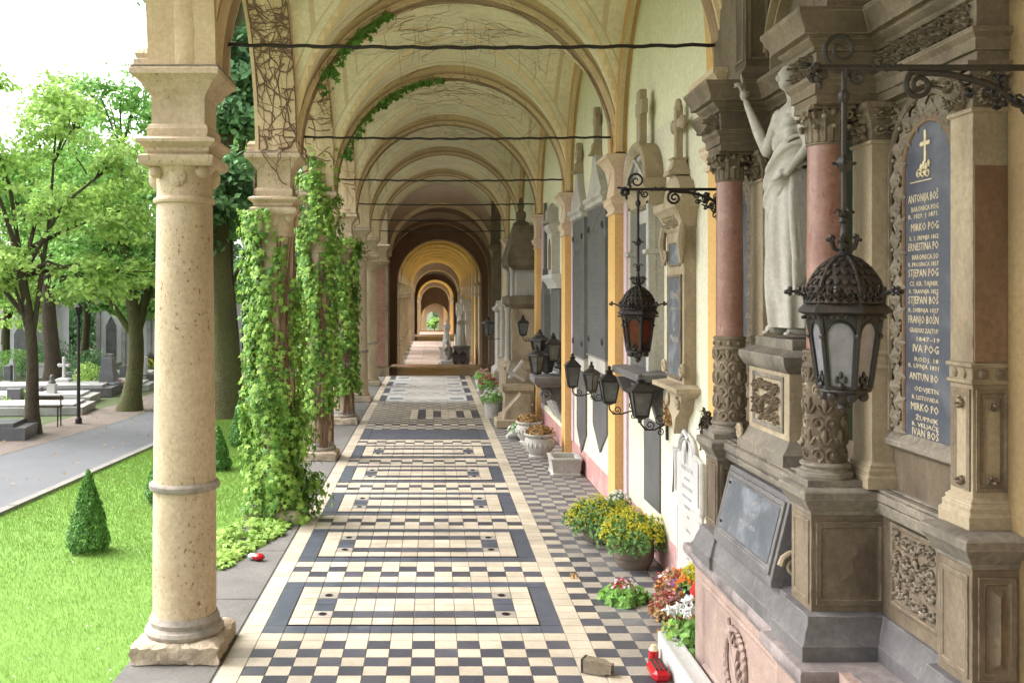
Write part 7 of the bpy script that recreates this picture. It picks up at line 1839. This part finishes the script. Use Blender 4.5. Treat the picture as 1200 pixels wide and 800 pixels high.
creeper(3, 'creeper on the right side of the fourth column', [(-1.2, 1.2, .55, 3.5, .14, 1.2), (.2, .6, .6, 3.4, .12, 1.1)], 0, 4, 3200, 12, 30, .10)
# trails of leaves along two ribs and the dead net of stems on the vault
t = thing('vault_creeper', 'thin brown creeper stems netted over the vault with two green trails along the arches', 'climbing plant', (0, Y0 + PITCH, ZS))
b = MB(); rd = random.Random(77)
for i, cnt in ((1, 52), (2, 60), (3, 34)):
    y0 = Y0 + i * PITCH
    for k in range(cnt):      # on the vault web beyond this rib
        fn = lambda x, y, y0=y0: (x, y, ZS + crown_h(x, y - y0 - PITCH / 2) - .010)
        sx = XC + rd.uniform(-1.3, 1.5); sy = y0 + rd.uniform(.25, 2.6); a = rd.uniform(0, 6.28)
        pts = [p for p in walk(fn, sx, sy, cos(a) * .08, sin(a) * .08, rd.randint(8, 24), .6, rd) if abs(p[0] - XC) < 1.68 and y0 + .24 < p[1] < y0 + PITCH - .24]
        if len(pts) > 2: b.tube(pts, rd.choice((.0015, .002, .003)), 3)
    for k in range(int(cnt * .8)):     # along the soffit and face of the rib
        fn = lambda a, v, y0=y0: (XC + 1.69 * cos(a), y0 + v, ZS + 1.69 * sin(a)) if abs(v) < .12 else (XC + (1.69 + abs(v) * .35) * cos(a), y0 - .14 - abs(v) * .25, ZS + (1.69 + abs(v) * .35) * sin(a))
        a0 = rd.uniform(.3, 2.9) if k % 3 == 0 else rd.uniform(1.8, 3.1)
        b.tube(walk(fn, a0, rd.uniform(-.2, .1), -.045, rd.uniform(-.008, .008), rd.randint(10, 26), .35, rd), rd.choice((.002, .003, .0045)), 3)
for k in range(14):     # hanging threads
    x = XC + rd.uniform(-.9, 1.2); y = Y0 + PITCH + rd.uniform(.4, 2.8); z = ZS + crown_h(x, y - Y0 - 1.5 * PITCH); b.tube([(x, y, z), (x + .02, y, z - .2), (x + rd.uniform(-.05, .05), y, z - rd.uniform(.25, .5))], .002, 3)
b.build('stems', 'ivystem', t, kind='stuff')
PS = []; NS = []
for i, a0, a1, m in ((1, 2.72, 2.0, 130), (2, 2.85, 1.62, 220), (1, 2.3, 2.05, 30)):
    y0 = Y0 + i * PITCH; a = RNG.uniform(a1, a0, m); thin = (a - a1) / (a0 - a1); r = 1.68 - np.abs(RNG.normal(0, .05, m)) * (.4 + thin)
    PS.append(np.stack([XC + r * np.cos(a), y0 - .12 + RNG.normal(0, .05, m), ZS + r * np.sin(a)], 1)); NS.append(np.tile([.2, -1., .1], (m, 1)))
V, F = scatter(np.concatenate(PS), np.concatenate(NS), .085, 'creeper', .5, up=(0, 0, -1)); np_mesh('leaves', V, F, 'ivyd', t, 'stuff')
# leafy patch on the ground at the foot of the second column
t = thing('ground_creeper', 'patch of big green creeper leaves spreading on the ground left of the second column', 'ground plant', (-2.1, 9.6, -.1))
N = 1500; a = RNG.random(N) * 2 * pi; q = np.sqrt(RNG.random(N)); xx = -2.08 + .52 * q * np.cos(a) + .1 * np.sin(3 * a); yy = 9.75 + 1.15 * q * np.sin(a)
zz_ = np.where(xx > -2.02, .01, -.17) + RNG.random(N) * .16 * (1.1 - q)
V, F = scatter(np.stack([xx, yy, zz_], 1), np.tile([0, -.25, 1.], (N, 1)), .10, 'creeper', .4); np_mesh('leaves', V, F, 'ivy', t, 'stuff')
b = MB()
for k in range(30): b.tube(walk(lambda u, v: (u, v, .01 if u > -2.02 else -.17), rd.uniform(-2.4, -1.75), rd.uniform(9, 10.6), rd.uniform(-.04, .04), rd.uniform(-.05, .05), 12, .5, rd), .005, 4)
b.build('runners', 'ivystem', t, kind='stuff')
# weeds creeping over the pavings' edge
N = 2600; yy = 6 + RNG.random(N) * 20; xx = -2.03 + RNG.normal(0, .035, N); V, F = scatter(np.stack([xx, yy, np.full(N, -.13) + RNG.random(N) * .08], 1), np.tile([.2, -.3, 1.], (N, 1)), .035, 'oval', .6)
np_mesh('edge_weeds', V, F, 'leafB', None, 'stuff')
# ------------------------------------------------------------------ the cemetery beyond the road
GZ0 = -.2
def gpos(px, py): return G(px, py, GZ0)
def hz(py, y): return EYE - (py - 345) * y / 1140
def slab_grave(pts, h, m, label, top='marbleg'):
    """flat grave: kerb block from four plan corners"""
    cx = sum(p[0] for p in pts) / 4; cy = sum(p[1] for p in pts) / 4
    t = thing('flat_grave', label, 'grave', (cx, cy, GZ0), 'flat stone graves beyond the road')
    b = MB(); b.prism(pts, 'z', GZ0, GZ0 + h * .75); b.build('kerb', m, t)
    b = MB(); q = [(cx + (x - cx) * .86, cy + (y - cy) * .86) for x, y in pts]; b.prism(q, 'z', GZ0 + h * .7, GZ0 + h); b.build('cover', top, t); return t
K['marbleg'] = mat('grey_weathered_marble', (.42, .41, .39), (.33, .32, .30), rough=.7, scale=2, bump=.2, stain=(.18, .18, .16), samt=.6, sscale=2)
def quadg(x, y, w_, d_, a=.12): 
    c, s_ = cos(a), sin(a); return [(x + u * c - v * s_, y + u * s_ + v * c) for u, v in ((-w_, -d_), (0, -d_), (0, 0), (-w_, 0))]
rows = [(22, 516, 3.2, .9, .30, 'dkslab', 'dkslab', 'black polished flat grave at the left edge nearest the road'), (88, 486, 3.0, 1.3, .22, 'marbleg', 'marbleg', 'flat grey grave right behind the thin tree trunk'), (98, 474, 3.4, 1.2, .24, 'marbleg', 'marble', 'second flat grave with pale top behind the lamp post'),
        (122, 465, 3.6, 1.5, .3, 'greyst', 'marbleg', 'dark edged flat grave right of the lamp post'), (140, 455, 2.4, 1.4, .18, 'marbleg', 'marble', 'flat grave before the obelisk'), (168, 458, 2.6, 1.2, .22, 'marbleg', 'marbleg', 'flat grave beside the mossy tree trunk'), (178, 446, 3, 1.4, .25, 'greyst', 'marbleg', 'flat grave behind the mossy trunk'),
        (30, 470, 3.0, 1.2, .2, 'marbleg', 'marbleg', 'low flat grave at the left among headstones')]
for px, py, w_, d_, h, m, tp, lb in rows: x, y = gpos(px, py); slab_grave(quadg(x, y + d_, w_, d_), h, m, lb, tp)
def stone(px, pb, ptop, wpx, m, label, kind='head', dep=.18):
    x, y = gpos(px, pb); h = hz(ptop, y) - GZ0; w_ = wpx * y / 1140
    t = thing({'head': 'headstone', 'ob': 'obelisk', 'cross': 'stone_cross', 'bust': 'bust_monument', 'house': 'tomb_monument'}[kind], label, 'gravestone', (x, y, GZ0)); b = MB(); z = GZ0
    if kind == 'head':
        b.bbox(x - w_ / 2, x + w_ / 2, y, y + dep, z, z + h, .02); b.build('stone', m, t); b = MB(); b.bbox(x - w_ * .6, x + w_ * .6, y - .08, y + dep + .08, z, z + .15, .015); b.build('foot', 'marbleg', t)
    elif kind == 'ob':
        b.sq([(w_ * .62, 0), (w_ * .62, .25), (w_ * .5, .3), (w_ * .5, .55)], x, y, z); b.build('base', m, t)
        b = MB(); b.sq([(w_ * .42, .55), (w_ * .38, h - .12), (w_ * .30, h - .10), (w_ * .30, h - .02), (w_ * .05, h)], x, y, z); b.build('shaft', m, t)
    elif kind == 'cross':
        b.sq([(w_ * .62, 0), (w_ * .62, h * .14), (w_ * .5, h * .17), (w_ * .5, h * .40), (w_ * .3, h * .44)], x, y, z); b.build('base', m, t)
        b = MB(); c = w_ * .11; b.bbox(x - c, x + c, y - c, y + c, z + h * .42, z + h, .02); b.bbox(x - w_ * .34, x + w_ * .34, y - c * .9, y + c * .9, z + h * .76, z + h * .76 + 2 * c, .02)
        for px_, pz_ in ((-w_ * .34, h * .76 + c), (w_ * .34, h * .76 + c), (0, h)): b.ball((x + px_, y, z + pz_), c * 1.3, 8, 6)
        b.build('cross', m, t)
    elif kind == 'bust':
        b.sq([(w_ * .5, 0), (w_ * .42, .05), (w_ * .42, h * .62), (w_ * .5, h * .65)], x, y, z); b.build('pedestal', m, t)
        b = MB(); s_ = h * .3; b.ball((x, y, z + h * .86), (s_ * .28, s_ * .32, s_ * .38), 10, 8); b.ball((x, y, z + h * .69), (s_ * .5, s_ * .3, s_ * .26), 10, 6); b.tube([(x, y, z + h * .68), (x, y, z + h * .8)], s_ * .16, 8); remesh(b, 'bust', 'greyst', t, .03, 2)
    else:
        b.bbox(x - w_ / 2, x + w_ / 2, y, y + .6, z, z + h * .18, .02); b.bbox(x - w_ * .38, x + w_ * .38, y + .1, y + .55, z + h * .18, z + h * .8, .02); b.build('body', m, t)
        b = MB(); b.prism([(x - w_ * .46, z + h * .8), (x + w_ * .46, z + h * .8), (x, z + h)], 'y', y + .05, y + .6); b.build('gable', m, t)
    return t
for a in ((16, 478, 455, 17, 'dkslab', 'dark grey upright headstone near the left edge'), (43, 470, 454, 10, 'greyst', 'small grey headstone right of the thin trunk'),
          (61, 472, 437, 11, 'marble', 'white pillar with a dark bust right of the thin trunk', 'bust'), (75, 460, 420, 16, 'marble', 'white stone cross on a block pedestal', 'cross'), (127, 460, 414, 17, 'dkslab', 'dark polished obelisk monument near the mossy tree', 'ob'),
          (46, 444, 425, 14, 'marble', 'white tomb monument behind the thin tree', 'house'), (88, 452, 432, 8, 'greyst', 'grey bust monument behind the lamp post', 'bust'), (168, 446, 418, 7, 'marble', 'slim white stone right of the mossy trunk', 'head'), (144, 448, 428, 8, 'dkslab', 'small black headstone right of the obelisk'), (8, 452, 428, 9, 'dkslab', 'dark headstone at the far left edge'),
          (28, 440, 420, 8, 'greyst', 'grey headstone far behind at the left'), (100, 442, 425, 12, 'greyst', 'far grey headstone between cross and obelisk'), (112, 438, 418, 9, 'dkslab', 'far dark headstone just left of the obelisk'), (56, 436, 414, 7, 'marble', 'far white obelisk left of the stone cross', 'ob'), (176, 438, 412, 10, 'greyst', 'far grey tomb next to the nearest column', 'house'), (2, 440, 405, 8, 'marble', 'white cross at the far left edge', 'cross'), (155, 436, 416, 9, 'marble', 'far white headstone behind the mossy trunk'), (268, 444, 424, 9, 'dkslab', 'dark headstone between the first two columns'),
          (34, 455, 440, 8, 'marble', 'small pale headstone directly behind the grey one near the thin trunk', 'head'), (84, 437, 405, 5, 'marble', 'thin white cross behind the lamp post', 'cross'), (150, 458, 447, 6, 'marble', 'low white stone left of the mossy trunk foot', 'head'), (98, 455, 444, 7, 'marble', 'low white stone right of the lamp post', 'head'),
          (14, 446, 420, 6, 'marble', 'white obelisk at the far left among dark stones', 'ob'), (36, 434, 408, 9, 'dkslab', 'black gabled tomb far left under the trees', 'house'), (72, 434, 412, 7, 'dkslab', 'dark obelisk just behind the white cross', 'ob'), (120, 432, 408, 6, 'marble', 'pale cross far behind the dark obelisk', 'cross'), (138, 440, 424, 7, 'greyst', 'grey headstone half behind the mossy trunk', 'head'), (22, 462, 450, 7, 'marble', 'small white headstone left of the thin trunk', 'head'), (162, 452, 440, 5, 'dkslab', 'small dark stone just right of the mossy trunk', 'head')):
    stone(*a)
# bench
x, y = gpos(50, 500); t = thing('park_bench', 'small dark iron bench beside the thin tree on the gravel', 'bench', (x, y, GZ0))
b = MB(); b.bbox(x - .35, x + .35, y, y + .05, GZ0 + .38, GZ0 + .42, .005); b.bbox(x - .35, x + .35, y + .09, y + .14, GZ0 + .38, GZ0 + .42, .005); b.build('seat', 'bark', t, kind='stuff')
for s_ in (-.3, .3): b = MB(); b.tube([(x + s_, y, GZ0), (x + s_, y, GZ0 + .4)], .015, 5); b.tube([(x + s_, y + .16, GZ0), (x + s_, y + .16, GZ0 + .62)], .015, 5); b.build('leg', 'iron', t)
b = MB(); b.bbox(x - .35, x + .35, y + .15, y + .18, GZ0 + .52, GZ0 + .60, .005); b.build('backrest', 'bark', t)
x, y = gpos(92, 496); t = thing('lamp_post', 'dark slender lamp post at the road edge between two trees', 'lamp post', (x, y, GZ0))
b = MB(); b.lathe([(.07, 0), (.07, .10), (.04, .14), (.035, 1.0), (.028, 2.2)], x, y, GZ0, 10); b.build('pole', 'iron', t)
b = MB(); b.lathe([(.025, 2.2), (.06, 2.24), (.08, 2.36), (.09, 2.38), (.03, 2.45), (.01, 2.48)], x, y, GZ0, 6); b.build('lantern_head', 'iron', t)
# low bushes between the graves
def bush(px, py, r, h, m, label, n=900, fl=None):
    x, y = gpos(px, py); t = thing('bush', label, 'bush', (x, y, GZ0)); clump('foliage', t, (x, y, GZ0), r, h, m, .09, n, tilt=.8)
    if fl: blossoms(t, (x, y, GZ0 + .05), r, h, fl, .1, 60)
bush(103, 458, .45, .8, 'leafA', 'yellow green bush left of the obelisk'); bush(22, 476, .35, .4, 'leafA', 'light green low bush by the dark headstone'); bush(136, 458, .25, .3, 'leafC', 'small bush with purple flowers at the obelisk foot', 300, 'pinkp'); bush(20, 440, 1.2, .9, 'leafB', 'wide green hedge bush at the left behind the graves', 1800)
bush(170, 438, .4, .5, 'leafC', 'bush with yellow flowers right of the mossy trunk', 400, 'yel'); bush(108, 446, .7, 1.0, 'leafC', 'dark bush behind the yellow green one', 1200); bush(60, 440, 1.0, 1.2, 'leafC', 'dark bush behind the white cross', 1500); bush(270, 470, .5, .5, 'leafC', 'low bush at the foot of the tall dark tree', 900)
# pale mausoleum wall far behind
def building(x0, x1, y, h, label, m='concrete', nw=6):
    z = gz(y); t = thing('mausoleum', label, 'building', ((x0 + x1) / 2, y, z)); b = MB(); b.box(x0, x1, y, y + 4, z, z + h); b.build('wall', m, t)
    b = MB(); b.box(x0 - .2, x1 + .2, y - .25, y + 4.2, z + h, z + h + .25); b.build('roof', 'roof', t)
    w_ = (x1 - x0) / nw
    for k in range(nw):
        b = MB(); xa = x0 + w_ * (k + .3); b.prism([(xa, z + .3), (xa + w_ * .4, z + .3), (xa + w_ * .4, z + h * .6), (xa + w_ * .2, z + h * .72), (xa, z + h * .6)], 'y', y - .04, y + .01); b.build('niche', 'dkslab' if k % 3 else 'greyst', t)
        b = MB(); b.box(x0 + w_ * k - .1, x0 + w_ * k + .1, y - .1, y + .001, z, z + h); b.build('pier', 'marbleg', t)
building(-27, -17.2, 42, 3.4, 'long pale mausoleum wall behind the graves at left', nw=8); building(-15.8, -9.8, 46, 3.8, 'pale mausoleum wall seen around the mossy trunk', nw=5)
# hedge and shrubs closing the view under the trees
def hedge(y, x0, x1, h, label, n=9000):
    t = thing('hedge', label, 'hedge', ((x0 + x1) / 2, y, gz(y))); xx = RNG.uniform(x0, x1, n); hh = h * (1 + .2 * np.sin(xx * 1.3) + .12 * np.sin(xx * 3.1)); pos = np.stack([xx, y + RNG.normal(0, .4, n), gz(y) + hh * RNG.random(n) ** .7], 1)
    V, F = scatter(pos, np.tile([0, -1., .6], (n, 1)), .30, 'oval', .7); np_mesh('foliage', V, F, 'leafC', t)
hedge(52, -34, -6, 5.0, 'tall dark hedge closing the cemetery behind the pale walls', 16000); hedge(75, -50, -4, 9, 'far belt of dark shrubs under the tall trees', 16000)

# fallen leaves on the road and the verge
N = 420; yy = RNG.uniform(11, 34, N); xx = np.interp(yy, [11, 16, 22, 34], [-7.8, -7.1, -6.3, -6.1]) + RNG.uniform(-1.2, 2.0, N)
V, F = scatter(np.stack([xx, yy, np.full(N, -.185)], 1), np.tile([0, 0, 1.], (N, 1)), .06, 'oval', .25); np_mesh('fallen_leaves', V, F, 'dry', None, 'stuff')
